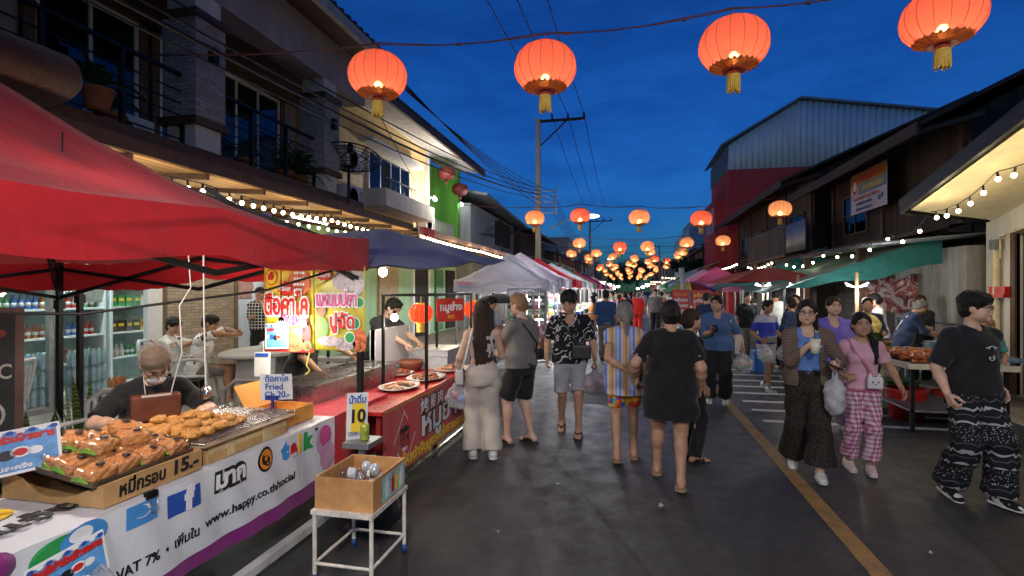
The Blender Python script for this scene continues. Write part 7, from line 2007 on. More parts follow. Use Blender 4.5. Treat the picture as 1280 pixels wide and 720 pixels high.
m=MB();m.box((0,0,0),(.35,.03,.5));o=m.obj('plain_card',WHITEP);o.location=(-2.4,12.4,.6);tag(o,'plain white card hanging low at the foot of the rack','sign')

# ------------------------------------------------------------------ right side of the market
m=MB();m.grid(lambda u,v:(2.9+2.5*v,11.0+4.0*u-.3*v,1.74+.95*v-.10*math.sin(math.pi*u)+.02*math.sin(u*14+v*6)),30,14);m.grid(lambda u,v:(2.9+2.5*u,11.0-.3*u-.02*math.sin(u*9),1.74+.95*u-v*max(.02,.80*u*(1.1-.45*u)-.02+.035*math.sin(u*13))),24,6);tag(m.obj('tarpaulin',TEALT,loc=(4,13,2)),'teal tarpaulin stretched low over the food tables on the right','tarpaulin',None)
m=MB();m.grid(lambda u,v:(2.7+2.6*v,15.9+3.6*u,1.80+1.1*v-.08*math.sin(math.pi*u)+.02*math.sin(u*12+v*5)),30,14);m.grid(lambda u,v:(2.7+2.6*u,15.9+.02*math.sin(u*8),1.80+1.1*u-v*max(.02,.95*u)),24,6);tag(m.obj('tarpaulin',TEALT,loc=(4,17.5,2)),'steeper teal tarpaulin farther along beside the magenta tent','tarpaulin')
for i,(x,y,z,l)in enumerate(((2.95,11.1,1.75,'thin post at the near corner of the near teal tarpaulin'),(2.95,14.9,1.75,'thin post at the far corner of the near teal tarpaulin'),(2.75,19.4,1.80,'thin post at the far corner of the steep teal tarpaulin'))):m=MB();m.tube([(x,y,0),(x,y,z)],.02,7);tag(m.obj('tarpaulin_post',GREYM,loc=(x,y,0)),l,'post')
tent('magenta canopy tent on the right side of the street',2.15,4.4,20.0,22.4,1.98,2.62,MAGT,.28,GREYM,valm=fabric('pink_valance',(.50,.16,.26),translucent=.2));tent('faded pink canopy tent beyond the magenta one on the right',2.2,4.6,24.5,27,2.0,2.7,fabric('faded_pink_canopy',(.45,.22,.30),translucent=.15),.26,GREYM,truss=False);tent('blue grey canopy tent farther along the right row',2.2,4.8,28,31,2.1,2.8,fabric('bluegrey_canopy',(.20,.24,.34),translucent=.1),.26,GREYM,truss=False)
RT=[('green canopy tent far along the right row',32,36,GRNT),('white canopy tent far along the right row',37,41,WHT_T),('crimson canopy tent far along the right row',42,46,CRIT),('orange canopy tent far along the right row',47.5,52,ORGT)]
for l,y0,y1,mt in RT:tent(l,2.1,5,y0,y1,2.1,2.85,mt,.26,GREYM,truss=False)
def umbrella(label,x,y,r,z,cols,drop=.35,n=8,polem=WHITEP,emi=False,rz=0):
 t=thing('parasol',label,'umbrella',(x,y,0),rz);m=MB(t);m.tube([(0,0,0),(0,0,z+.05)],.022,8);m.obj('pole',polem);m=MB(t)
 for k in range(n):
  a0,a1=2*math.pi*k/n,2*math.pi*(k+1)/n;m.use(cols[k%len(cols)])
  m.grid(lambda u,v:(r*v*((1-u)*math.cos(a0)+u*math.cos(a1)),r*v*((1-u)*math.sin(a0)+u*math.sin(a1)),z-drop*v**1.5-.05*math.sin(math.pi*u)*v),6,6)
 m.obj('canopy',cols[0]);m=MB(t)
 for k in range(n):a0=2*math.pi*k/n;m.tube([(0,0,z-.03),(r*.5*math.cos(a0),r*.5*math.sin(a0),z-drop*.36-.02),(r*math.cos(a0),r*math.sin(a0),z-drop-.005)],.007,4)
 m.obj('rib',GREYM);return t
umbrella('red orange parasol on a white pole over the right hand tables',3.25,13.6,1.25,2.25,[fabric('red_orange_parasol',(.50,.05,.03),translucent=.3)],.32)
umbrella('striped red, blue, green and yellow parasol beside the red menu boards',1.95,18.2,.85,2.0,[GRNT,fabric('yellow_cloth',(.6,.42,.04),translucent=.2),REDT,fabric('blue_cloth',(.04,.08,.4),translucent=.2)],.3)
m=MB();m.tube([(1.72,17.0,1.2),(1.60,17.0,2.4)],[.05,.09],8);tag(m.obj('closed_umbrella',fabric('grey_roll',(.30,.30,.34)),loc=(1.7,17,1.2)),'rolled grey umbrella leaning above the red menu boards','umbrella')
REDB=mat('red_menu_board',(.42,.03,.025),.4,var=.3,scale=16)
def menu(label,x,y,w_,h_,z,seed):
 rr_=random.Random(seed);ls=[]
 for k in range(4):ls.append((rr_.choice(('ลูกชิ้นทอด','ไก่ทอด 20.-','ส้มตำ 30.-','ข้าวเหนียว','หมูทอด 25.-')),0,h_*(.36-.16*k),h_*.13,rr_.choice((INKY,INKW,INKO)),.003,w_*.8))
 def art(m,c,ux,uy,n):
  for k in range(2):flat_disc(m,c,ux,uy,n,(k-.5)*w_*.5,-h_*.34,w_*.2,h_*.09,INKW);flat_disc(m,c,ux,uy,n,(k-.5)*w_*.5,-h_*.34,w_*.15,h_*.06,FOODP,off=.001)
 t=card_sign(label,'menu_board',(x,y,z),(1,-.1,0),Uz,w_,h_,REDB,ls,extra=art,th=.03)
 m=MB(t,True);m.bb(x-w_/2,x-w_/2+.04,y+.03,y+.07,0,z);m.bb(x+w_/2-.04,x+w_/2,y+.03,y+.07,0,z);m.obj('post',GREYM)
menu('red menu board with yellow Thai lines, left of the group on the right side',1.55,16.6,.5,1.05,1.20,1);menu('red menu board with white oval pictures, middle of the group',2.1,16.4,.52,1.05,1.18,2);menu('tall red menu board by the magenta tent',2.75,18.6,.6,1.1,1.25,3)
rfl=['on the right table under the red parasol','under the magenta tent','under the faded pink tent','under the blue grey tent','under the far green tent','under the far white tent','under the far right crimson tent']
for i,(x0,x1,y0,y1)in enumerate(((3.45,4.35,12.9,15.6),(2.6,3.6,20.2,22.2),(2.6,3.6,24.7,26.8),(2.6,3.6,28.3,30.8),(2.6,3.6,32.4,35.5),(2.6,3.6,37.4,40.5),(2.6,3.6,42.4,45.5))):stall('stall table %s'%rfl[i],x0,x1,y0,y1,SKR[(i*3+2)%5],60+i,-1,(y0+y1)/2,45 if i==0 else 80,.76,7 if i==0 else 4,rfl[i],1.8)
def star_lamp(label,x,y,z,p,tubes=4,post=True):
 t=thing('tube_lamp_stand',label,'lamp',(x,y,0));m=MB(t);m.bb(-.022,.022,-.022,.022,0,z+.25);m.bb(-.2,.2,-.2,.2,0,.03);m.obj('post',mat('pale_wood_post',(.32,.22,.12),.7))
 m=MB(t)
 for k in range(tubes):a=2*math.pi*k/tubes+.5;m.tube([(.05*math.cos(a),.05*math.sin(a),z),(.22*math.cos(a),.22*math.sin(a),z+.03+.04*(k%2))],.014,8)
 m.obj('tube',emat('star_tube_glow',(.95,.97,1),5));lamp('tube_light',(0,-.07,z-.12),p,(1,.95,.84)if p>25 else(.85,.95,1),.15,t)
star_lamp('wooden post with four glowing tubes beside the grilled chicken table',3.90,10.3,1.76,42);star_lamp('post with glowing tubes behind the woman with the drink',3.45,12.0,1.78,30);star_lamp('post with glowing tubes right of the parasol',3.1,13.4,1.80,24)
# grilled chicken table
t=thing('food_table','dark table spread with grilled chicken and sausages on the right','table',(4.0,8.2,0));m=MB(t,True);m.bb(3.25,4.35,7.1,9.3,.79,.82);m.obj('tabletop',mat('scratched_steel_top',(.32,.31,.30),.35,.6));m=MB(t,True);m.bb(3.235,3.25,7.1,9.3,.77,.835);m.bb(3.235,4.35,7.085,7.1,.77,.835);m.obj('edge',mat('cream_edge',(.55,.50,.38),.5))
for x in(3.32,4.28):
 for y in(7.2,9.2):m=MB(t,True);m.bb(x-.02,x+.02,y-.02,y+.02,0,.79);m.obj('leg',BLKM)
m=MB(t,True);m.bb(3.3,4.3,7.18,9.22,.25,.27);m.obj('lower_shelf',GREYM)
CHK=mat('glazed_chicken',(.30,.085,.02),.25,var=.6,scale=25,bump=.5);cps=[]
for s_ in range(4):
 S=SDF();rr_=random.Random(s_+40);S.ell((0,0,.03),(.09,.06,.035),.02);S.cap((.05,0,.03),(.14,.03,.025),.03,.015,.02);S.ell((-.04,.03,.04),(.04,.04,.03),.015);S.wr=(.004,80,s_);cps.append(S.mesh(.009))
co=[]
for i in range(44):
 if i<4:o=mesh_obj('grilled_chicken',[(cps[i][0],cps[i][1],CHK)],None);co.append(o)
 else:o=co[i%4].copy();COL.objects.link(o)
 l=i>=30;o.location=(3.38+.21*(i%4)+rng.uniform(-.04,.04),7.25+.235*((i%30)//4)+rng.uniform(-.04,.04),.825+(.05 if l else 0));o.rotation_euler=(0,0,rng.uniform(0,6.28));tag(o,'piece of dark glazed grilled chicken %s the heap on the right table'%('on top of' if l else 'at the bottom of'),'chicken','grilled chicken pieces on the table')
BASK=mat('wicker',(.36,.20,.07),.7,var=.4,scale=40,bump=.6)
m=MB();m.lathe([(.001,0),(.17,0),(.21,.11),(.22,.12),(.19,.115),(.15,.02),(.001,.02)],(3.65,9.0,.822),20);o=m.obj('basket',BASK,loc=(3.65,9,.82));tag(o,'wicker basket of greens and flowers by the lamp post','basket')
S=SDF();rr_=random.Random(2)
pot_plant('bunch of green vegetables standing in the wicker basket',(3.65,9.0,.84),'leafy',.30,None,False,36,.12)
S.ell((0,0,.16),(.16,.12,.18),.03);S.wr=(.012,30,1);V,F=S.mesh(.015);o=mesh_obj('flower_bundle',[(V,F,mat('yellow_flower_wrap',(.75,.55,.18),.5,var=.5,scale=22))],None);o.location=(3.62,9.1,1.0);tag(o,'yellow and orange flower bundle in clear wrap by the lamp','flowers')
m=MB();m.lathe([(.001,0),(.15,0),(.19,.30),(.20,.32),(.18,.32),(.14,.02),(.001,.02)],(4.28,8.35,0),22);o=m.obj('bucket',mat('red_bucket',(.48,.02,.02),.35),loc=(4.28,8.35,0));tag(o,'red plastic bucket under the grilled chicken table, nearer the wall','bucket')
o2=o.copy();COL.objects.link(o2);o2.location=(3.62,8.0,.0);o2.scale=(1.25,1.25,1.25);tag(o2,'larger red plastic tub under the near end of the chicken table','bucket')
m=MB();m.bb(3.7,4.1,8.7,9.1,0,.35);m.bb(3.68,4.12,8.68,9.12,.35,.38);tag(m.obj('crate',mat('green_crate',(.05,.22,.06),.5),loc=(3.9,8.9,0)),'green plastic crate under the back of the chicken table','crate')
t=thing('cooking_table','low blue edged table with pots behind the chicken table','table',(4.9,9.3,0));m=MB(t,True);m.bb(4.5,5.35,8.4,10.1,.72,.75);m.obj('tabletop',mat('blue_top',(.10,.18,.30),.4))
for x in(4.55,5.3):
 for y in(8.45,10.05):m=MB(t,True);m.bb(x-.02,x+.02,y-.02,y+.02,0,.72);m.obj('leg',GREYM)
for i,(x,y,r_,h_)in enumerate(((4.75,8.75,.13,.16),(4.8,9.15,.15,.2),(4.75,9.6,.16,.14),(5.1,8.9,.12,.2))):
 t=thing('cooking_pot',('small steel pot at the near end of the cooking table','tall steel pot in the middle of the cooking table','wide steel pot at the far end of the cooking table','steel pot at the back of the cooking table')[i],'pot',(x,y,.752));m=MB(t);m.lathe([(.001,0),(r_,0),(r_,h_),(r_+.01,h_+.004),(r_-.006,h_),(r_-.006,.02),(.001,.02)],n=22);m.obj('pot',STEEL)
 for s_ in(-1,1):m=MB(t);m.tube([(s_*r_,-.03,h_*.8),(s_*(r_+.04),0,h_*.8),(s_*r_,.03,h_*.8)],.006,5);m.obj('handle',STEEL)
t=thing('stainless_counter','stainless counter with a wide pan at the right edge','counter',(5.1,6.3,0));m=MB(t,True);m.bb(4.7,5.6,5.3,7.6,.80,.84);m.bb(4.7,4.72,5.3,7.6,.70,.80);m.obj('top',STEEL)
for x in(4.75,5.55):
 for y in(5.4,7.5):m=MB(t,True);m.tube([(x,y,0),(x,y,.8)],.02,7);m.obj('leg',STEEL)
m=MB();m.lathe([(.001,0),(.28,0),(.36,.11),(.37,.115),(.34,.11),(.27,.02),(.001,.02)],(5.05,6.9,.842),26);tag(m.obj('wide_pan',STEEL,loc=(5.05,6.9,.84)),'wide steel pan on the counter at the right edge','pan')
pot_plant('feathery green plant behind the steel pan at the right edge',(5.35,7.3,.845),'grass',.5,None,True,40,.12,.16)
# event banner on the timber house, shiny banner, shelves
def ev_art(m,c,ux,uy,n):
 m.use(mat('faded_orange',(.40,.20,.05),.6));m.add([c-ux*.95+uy*.2,c+ux*.95+uy*.2,c+ux*.95+uy*.48,c-ux*.95+uy*.48],[(0,1,2,3)],False)
 m.use(mat('faded_blue',(.14,.22,.36),.6));m.add([c-ux*.5-uy*.05,c+ux*.95-uy*.05,c+ux*.95+uy*.2,c-ux*.5+uy*.2],[(0,1,2,3)],False);flat_disc(m,c,ux,uy,n,-.72,.2,.16,.2,INKR,off=.001);flat_disc(m,c,ux,uy,n,-.72,.2,.1,.13,INKW,off=.002)
 flat_disc(m,c,ux,uy,n,.62,-.28,.08,.06,INKB);flat_disc(m,c,ux,uy,n,.76,-.24,.06,.06,INKB)
card_sign('vinyl event banner with orange and blue top hanging on the dark timber house','event_banner',(5.62,14.22,4.12),(0,-1,0),Uz,1.95,1.0,mat('lilac_vinyl',(.50,.46,.56),.5),[('ถนนคนเดิน',.2,.34,.22,INKR,.008,1.2),('ตลาดวัฒนธรรม',.25,.08,.16,INKY,.004,1.1),('ทุกวันเสาร์ เวลา 16.00 น.',-.05,-.14,.11,INKR,.001,1.4),('ขอเชิญเที่ยวชมงาน',-.2,-.27,.11,INKB,.001,.9),('ชุมชนเมืองเก่า',-.2,-.40,.11,INKB,.001,.9)],extra=ev_art)
for y in(13.3,15.1):m=MB();m.tube([(5.62,y,4.6),(5.98,y,4.85)],.008,4);tag(m.obj('banner_rope',CAB,loc=(5.6,y,4.6)),'short rope tying the %s corner of the event banner'%('near' if y<14 else 'far'),'rope')
t=thing('shiny_banner','shiny crumpled plastic banner hung behind the cooks on the right','banner',(5.35,11.6,1.6));m=MB(t,True);m.grid(lambda u,v:(4.55+1.0*u,11.75+.05*math.sin(u*9+v*4),1.25+.8*v-.12*math.sin(math.pi*u)*v+.03*math.sin(u*17)),24,12);k=NB('shiny_foil');v_=k.coord('Object');k.color(k.ramp(k.noise(v_,5,4,.6,1.2),[(.36,(.06,.03,.04)),(.5,(.34,.10,.09)),(.58,(.60,.58,.62)),(.7,(.12,.07,.12))]));k.rough(.18);k.bump(k.noise(v_,9,5),.9,.05);m.obj('sheet',k.m)
t=thing('wall_shelf','dark blue metal shelf against the concrete wall','shelf',(5.35,10.9,0));m=MB(t,True)
for z in(.95,1.12):m.beam((5.42,10.1,z),(5.42,12.4,z),.03,.03)
for y in(10.2,12.3):m.bb(5.40,5.44,y-.02,y+.02,0,1.15)
m.obj('frame',mat('dark_blue_metal',(.02,.03,.07),.5))
m=MB();m.box((0,0,.2),(.36,.36,.40));m.box((0,0,.42),(.38,.38,.03));o=m.obj('plastic_stool',mat('blue_stool',(.03,.14,.42),.4));o.location=(2.75,12.0,.0);tag(o,'blue plastic stool beside the right hand tables','stool')
# lights and clutter far down the street: bulbs over the far stalls
for i,(y,x)in enumerate(((34,-2.2),(40,2.6),(46,-2.2),(53,2.4),(58,-2.0),(64,2.2),(70,-1.8),(76,2.0),(84,-1.5),(92,1.6))):
 t=thing('flood_lamp','bright white lamp among the far stalls at the street end','lamp',(x,y,2.0+.15*(i%3)),0,'bright lamps among the far stalls');m=MB(t);m.sph((0,0,0),(.22,.22,.16),10,6);m.obj('globe',emat('flood_glow',(1,.95,.85),30));lamp('flood_light',(0,-.3,-.15),130,(1,.93,.82),.2,t)
for i in range(6):
 y=34+i*8;string_lights('string of white bulbs across the far stalls, %s from the near end'%ORD[min(i,4)]if i<5 else 'last string of white bulbs across the far stalls',[(-4.5,y,2.7),(-1.8,y+4,2.55)]if i%2 else[(2.0,y,2.6),(4.8,y+4,2.75)],14,.1,4,7)
string_lights('string of warm bulbs under the porch roofs right of the far tents',[(3.9,20.5,2.75),(3.9,30,2.8)],22,.1,4,8)

# fill bulb and wire added unseen over the viewer to brighten the near banner
t=dark_lamp('shaded fill bulb added unseen on a wire across the street above the viewer',(-.55,.35,2.2),185,(1,.95,.88),cord=1.85)
m=MB(t,True);m.lathe([(.03,.09),(.05,.085),(.17,-.04),(.175,-.04),(.055,.095),(.03,.10)],(-.55,.35,2.2),24);m.obj('fill_shade',DKMET)  # added shade holds this fill off the facade and tent top
m=MB();m.tube([(-5.5,.35,4.3),(-.55,.35,4.1),(5.6,.35,4.4)],.008,5);tag(m.obj('fill_lamp_cable',CAB,loc=(-.5,.35,4.1)),'added wire across the street above the viewer for the fill bulb','cable')
# ------------------------------------------------------------------ patterned cloth
def pat(name,fn):
 if name in MATS:return MATS[name]
 k=NB(name);k.color(fn(k,k.coord('Object')));k.rough(.85);k.set('Specular IOR Level',.2)
 k.bump(k.noise(k.coord('Object',(1,1,.55)),12,4,.55,.6),.4,.02);MATS[name]=k.m;return k.m
def stripes(k,v):
 f=k.math('FRACT',k.math('MULTIPLY',k.math('ADD',k.sep(v)[0],1),7.5))
 return k.ramp(f,[(0,(.10,.18,.52)),(.16,(.42,.36,.46)),(.30,(.46,.30,.05)),(.48,(.30,.12,.28)),(.58,(.45,.34,.10)),(.74,(.16,.26,.60)),(.9,(.44,.40,.42))],'CONSTANT')
def leafy(k,v):
 w_=k.wave(v,7,9,'BANDS','DIAGONAL','SIN',3,2.2);m=k.noise(v,6,3)
 return k.mix(k.math('MULTIPLY',k.math('GREATER_THAN',w_,.86),k.math('GREATER_THAN',m,.47)),(.010,.011,.014),(.52,.50,.48))
def vivid(k,v):
 c=k.vor(v,16,'F1','Color');s_=k.sep(c)
 return k.ramp(s_[0],[(0,(.50,.05,.03)),(.25,(.62,.36,.03)),(.5,(.04,.10,.42)),(.7,(.6,.2,.03)),(.85,(.1,.35,.3))],'CONSTANT')
def leopard(k,v):
 d=k.vor(v,38);n=k.noise(v,30,3);a=k.math('ADD',d,k.math('MULTIPLY',n,.35))
 return k.ramp(a,[(.40,(.014,.011,.010)),(.52,(.060,.042,.032)),(.70,(.020,.016,.015))])
def gingham(k,v):
 s_=k.sep(v);a=k.math('GREATER_THAN',k.math('SINE',k.math('MULTIPLY',k.math('ADD',s_[0],s_[1]),150)),0);b_=k.math('GREATER_THAN',k.math('SINE',k.math('MULTIPLY',s_[2],150)),0)
 return k.ramp(k.math('MULTIPLY',k.math('ADD',a,b_),.5),[(.0,(.62,.52,.55)),(.5,(.48,.24,.32)),(1,(.34,.08,.17))])
def tribal(k,v):
 s_=k.sep(v);z=s_[2];zz=k.math('ADD',z,k.math('MULTIPLY',k.math('PINGPONG',k.math('MULTIPLY',k.math('ADD',s_[0],s_[1]),18),.5),.05));f=k.math('FRACT',k.math('MULTIPLY',zz,9));g=k.math('FRACT',k.math('MULTIPLY',z,3.1));n=k.vor(v,60)
 a=k.ramp(f,[(0,(.36,.36,.38)),(.10,(.012,.012,.015)),(.55,(.10,.10,.11)),(.62,(.012,.012,.015)),(.94,(.40,.40,.42))],'CONSTANT')
 d=k.mix(k.math('LESS_THAN',n,.25),(.012,.012,.015),(.40,.40,.42))
 return k.mix(k.math('GREATER_THAN',g,.62),a,d)
def checks(k,v):
 s_=k.sep(v);a=k.math('GREATER_THAN',k.math('SINE',k.math('MULTIPLY',s_[0],110)),.72);b_=k.math('GREATER_THAN',k.math('SINE',k.math('MULTIPLY',s_[2],110)),.72)
 return k.mix(k.math('MAXIMUM',a,b_),(.012,.013,.018),(.55,.55,.55))
def blotch(k,v):
 n=k.noise(v,9,3,.5,.8);m=k.noise(v,4,2)
 return k.mix(k.math('GREATER_THAN',n,.61),(.62,.61,.60),k.mix(k.math('GREATER_THAN',m,.5),(.02,.02,.025),(.22,.06,.05)))
def knit(k,v):return k.ramp(k.wave(v,22,1.5,'BANDS','Z'),[(.35,(.075,.050,.038)),(.65,(.19,.14,.11))])
def floral(k,v):return k.mix(k.math('LESS_THAN',k.vor(v,12),.28),(.014,.013,.015),(.20,.06,.05))
F_=fabric
BLK=F_('black_cotton',(.014,.014,.016));CRM=F_('cream_linen',(.50,.44,.38));GRY=F_('grey_cotton',(.16,.145,.14));LGR=F_('light_grey_cotton',(.30,.30,.32));DEN=F_('denim',(.055,.11,.24));WCT=F_('white_cotton',(.60,.60,.60));OLV=F_('olive_cotton',(.17,.14,.09));NVY=F_('navy_cotton',(.018,.03,.075))
SHW=mat('white_rubber',(.60,.59,.57),.5);SHB=mat('black_rubber',(.016,.015,.015),.5);SHT=mat('tan_sole',(.30,.19,.12),.6);SHP=mat('pinkish_shoe',(.58,.42,.42),.5);LEA=mat('black_leather',(.015,.014,.015),.4)
def P(label,x,y,rz,sk=SK_TAN,vox=.0085,z=0,group=None,mask=False,eyes=False,bare=True,**k):
 B=Body(**k);t=thing('person',label,'person',(x,y,z),R(rz),group)
 build_body(B,t,sk,vox,mask=mask,eyes_closed=eyes,feet=bare);return B,t
def hw(B,t,i,d=.085,dz=0):
 return mtx(t)@Vector((B.wri[i]+B.hd[i]*d+B.pn[i]*.02)*B.s)+Vector((0,0,dz))
def feet(B,t,st,m,sole=None):
 for i in(0,1):shoe(B,t,i,'sandal' if st in('flip','slide')else 'shoe',m,sole,st)
def bag(label,p,m,r=.13,h=.3,fill=None,seed=1):plastic_bag(label,p,r,h,fill,m,seed)
RD=mat('red_fruit',(.42,.04,.03),.4);OG=mat('brown_snack',(.40,.18,.05),.5);GN=mat('green_veg',(.06,.2,.04),.5)
def strap_bag(label,B,t,p0,p1,c,size,m,sm=None):
 """bag with a strap: p0 over the shoulder, p1 end, c bag centre (body-local, unit scale)"""
 b_=thing('shoulder_bag',label,'bag',t.location,t.rotation_euler[2]);s_=B.s
 S=SDF();S.box(c,np.array(size)/2,None,.01,False,.012);V,F=S.mesh(.008);mesh_obj('bag',[(V*s_,F,m)],b_)
 M=MB(b_);M.tube([np.array(q)*s_ for q in p0]+[np.array(q)*s_ for q in p1],.011,6);M.obj('strap',sm or m)
 # 1 long haired woman, from behind
B,t=P('woman with waist length dark hair in crop top and cream wide trousers, from behind',-1.44,5.15,22,SK_LIGHT,bare=False,h=1.585,w=.93,feet=((-.10,.02,.085),(.11,-.04,.085)),hands=((-.27,.10,.90),(.14,.30,1.14)),head=(14,0,0),curl=(.9,.6))
top(B,t,'crop_top',F_('pale_rib_knit',(.46,.40,.39)),hem=.17,sleeveless=True,inf=.006,wr=.001);legwear(B,t,'trousers',CRM,.098,.115,.99,.016,waist=.105,hipr=.105,wr=.007)
hair(B,t,'long',HAIRD,length=.62);feet(B,t,'sneaker',SHW)
bag('clear bags of fruit hanging from the hand of the woman with long hair',hw(B,t,0,.07),BAGC,.13,.30,[(RD,2),(mat('blue_pack',(.15,.25,.6),.4),1)],3)
strap_bag('small white shoulder bag at the hip of the woman with long hair',B,t,[(-.05,.06,1.38),(-.10,-.03,1.42),(-.13,-.11,1.36)],[(-.19,-.09,1.1),(-.235,-.02,.95)],(-.25,.0,.90),(.05,.20,.13),mat('white_leather',(.60,.58,.55),.35))
# 2 man in grey
B,t=P('fair haired man in grey t-shirt and black shorts beside the long haired woman',-1.16,5.76,62,SK_PINK,fem=False,h=1.645,w=1.06,feet=((-.13,.10,.075),(.12,-.06,.075)),hands=((-.10,.38,1.15),(.22,.16,.92)),head=(6,8,0),curl=(.6,.9))
top(B,t,'shirt',GRY,hem=-.05,sleeve=.8,inf=.024,belly=.02);legwear(B,t,'shorts',BLK,.098,.1,.47,.012);hair(B,t,'short',HAIRB);feet(B,t,'slide',SHB,SHB)
bag('white plastic bag with red fruit in the hand of the man in grey',hw(B,t,1,.08),BAGW,.13,.28,[(RD,3)],4)
strap_bag('dark strap bag across the back of the man in grey',B,t,[(-.10,.10,1.34),(-.12,.0,1.46),(-.08,-.11,1.36)],[(.10,-.15,1.16),(.17,-.08,1.05)],(.16,-.13,1.02),(.10,.05,.10),LEA)
# 3 man in the black leaf print shirt
B,t=P('man walking this way in a black shirt with white leaf print and grey shorts',-.68,6.32,187,SK_TAN,fem=False,h=1.675,w=1.04,feet=((-.10,.16,.08),(.10,-.16,.10)),toes=((8,0),(4,-14)),hands=((-.30,.06,.88),(.28,.0,.90)),head=(-14,20,0),headscale=1.05,curl=(1.0,.5))
top(B,t,'shirt',pat('leaf_print',leafy),hem=-.08,sleeve=.88,inf=.024,neckline=.09);legwear(B,t,'shorts',LGR,.092,.1,.48,.014);hair(B,t,'mop');feet(B,t,'flip',SHB,SHB)
bag('milky plastic bag of shopping in the hand of the man in the leaf print shirt',hw(B,t,0,.08),BAGP,.15,.31,[(OG,2),(GN,1)],6)
strap_bag('black cross body bag on the man in the leaf print shirt',B,t,[(.11,-.10,1.38),(.12,.0,1.455),(.09,.11,1.34)],[(-.02,.16,1.18),(-.12,.165,1.05)],(-.13,.17,1.0),(.20,.06,.14),LEA)
# 4 and 5, hand in hand
B,t=P('woman with a grey ponytail in a striped tunic and vivid shorts, from behind',-.03,5.40,4,SK_TAN,h=1.575,w=1.0,feet=((-.09,-.10,.09),(.10,.10,.08)),toes=((0,-10),(0,0)),hands=((.02,-.165,.99),(.20,-.14,.93)),elbows=((-1,-.35,-.2),None),head=(6,4,0),curl=(.6,.9))
top(B,t,'tunic',pat('rainbow_stripes',stripes),hem=-.21,sleeve=.42,inf=.026,flare=.03);legwear(B,t,'shorts',pat('vivid_print',vivid),.088,.1,.38,.012);hair(B,t,'pony',HAIRG,length=.28);feet(B,t,'slide',SHT,SHT)
B,t=P('heavy set woman in a plain black dress with neat tied hair, seen from behind',.36,4.80,-3,SK_TAN,h=1.60,w=1.20,feet=((-.12,.24,.10),(.09,-.12,.085)),toes=((0,0),(0,-8)),hands=((-.34,.08,.97),(.27,.05,.91)),head=(4,3,0),curl=(.9,.4))
top(B,t,'dress',F_('black_jersey',(.010,.010,.011)),hem=-.30,sleeve=.80,inf=.024,wr=.006);hair(B,t,'bun');feet(B,t,'flip',SHT,SHT)
m=MB(t)
for i in range(9):a=i*.7;q=(B.sh[i%2]*.38+B.elb[i%2]*.62)*B.s;m.sph((q[0]+.07*math.cos(a),q[1]+.075*math.sin(a),q[2]+.02*math.sin(a*3)),.008,6,4)
m.obj('sleeve_beads',mat('coloured_beads',(.5,.3,.3),.4,var=.8,scale=60))
# 6 small woman in profile
B,t=P('small dark haired woman in profile behind the woman in black',.60,5.55,-62,SK_TAN,h=1.50,head=(-10,0,0));top(B,t,'blouse',pat('dark_floral',floral),hem=-.08,sleeve=.5,inf=.02);legwear(B,t,'trousers',BLK);hair(B,t,'bun',HAIRD);feet(B,t,'slide',SHB,SHB)
# 7 woman in denim
B,t=P('heavy set woman in a blue denim shirt looking aside with a phone',1.31,8.45,176,SK_TAN,bare=False,h=1.60,w=1.28,feet=((-.12,.05,.08),(.12,.0,.08)),hands=((-.37,.10,.93),(.10,.33,1.16)),palm=(None,(-.3,.2,1)),head=(-24,2,0),curl=(1.0,.9))
top(B,t,'denim_shirt',DEN,hem=-.08,sleeve=1.05,inf=.024,neckline=.05);legwear(B,t,'trousers',BLK,.085,.085,.96);hair(B,t,'bun');feet(B,t,'clog',SHW)
p=hw(B,t,1,.10);m=MB();m.box((0,0,0),(.075,.15,.01),Matrix.Rotation(R(35),3,'X'));o=m.obj('phone',LEA);o.location=p+Vector((0,0,.02));tag(o,'black phone in the hand of the woman in denim','phone')
bag('clear bag of greens carried by the woman in denim',hw(B,t,0,.08),BAGC,.17,.34,[(OG,2),(GN,2)],8)
strap_bag('cream tote bag on the shoulder of the woman in denim',B,t,[(-.20,.10,1.30),(-.19,.0,1.44),(-.22,-.10,1.3)],[(-.28,-.05,1.08)],(-.30,-.04,.95),(.07,.26,.28),F_('cream_canvas',(.48,.40,.34)))
# 8 boy in blue polo
B,t=P('boy in a blue and white polo shirt and pale shorts walking with bags',2.30,9.70,206,SK_DARK,fem=False,bare=False,h=1.52,w=.92,feet=((-.08,-.16,.10),(.09,.18,.08)),toes=((0,-12),(0,0)),hands=((-.26,.12,.98),(.24,.14,.98)),head=(14,4,0),curl=(1,1))
top(B,t,'polo_shirt',pat('blue_polo',lambda k,v:k.mix(k.math('GREATER_THAN',k.sep(v)[2],1.16),(.03,.05,.34),(.34,.35,.44))),hem=-.04,sleeve=.85,inf=.018);legwear(B,t,'shorts',F_('pale_shorts',(.34,.31,.33)),.085,.1,.46);hair(B,t,'short');feet(B,t,'sneaker',GREYM,SHW)
for i,l in((0,'cluster of clear bags in the right hand of the boy in the blue polo'),(1,'clear bags in the left hand of the boy in the blue polo')):bag(l,hw(B,t,i,.08),BAGC,.13,.32,[(GN,1),(OG,1)],10+i)
strap_bag('grey belt bag on the waist of the boy in the blue polo',B,t,[(-.15,.10,1.05)],[(.0,.16,.98),(.15,.10,1.02)],(.03,.16,.98),(.18,.05,.09),GREYM)
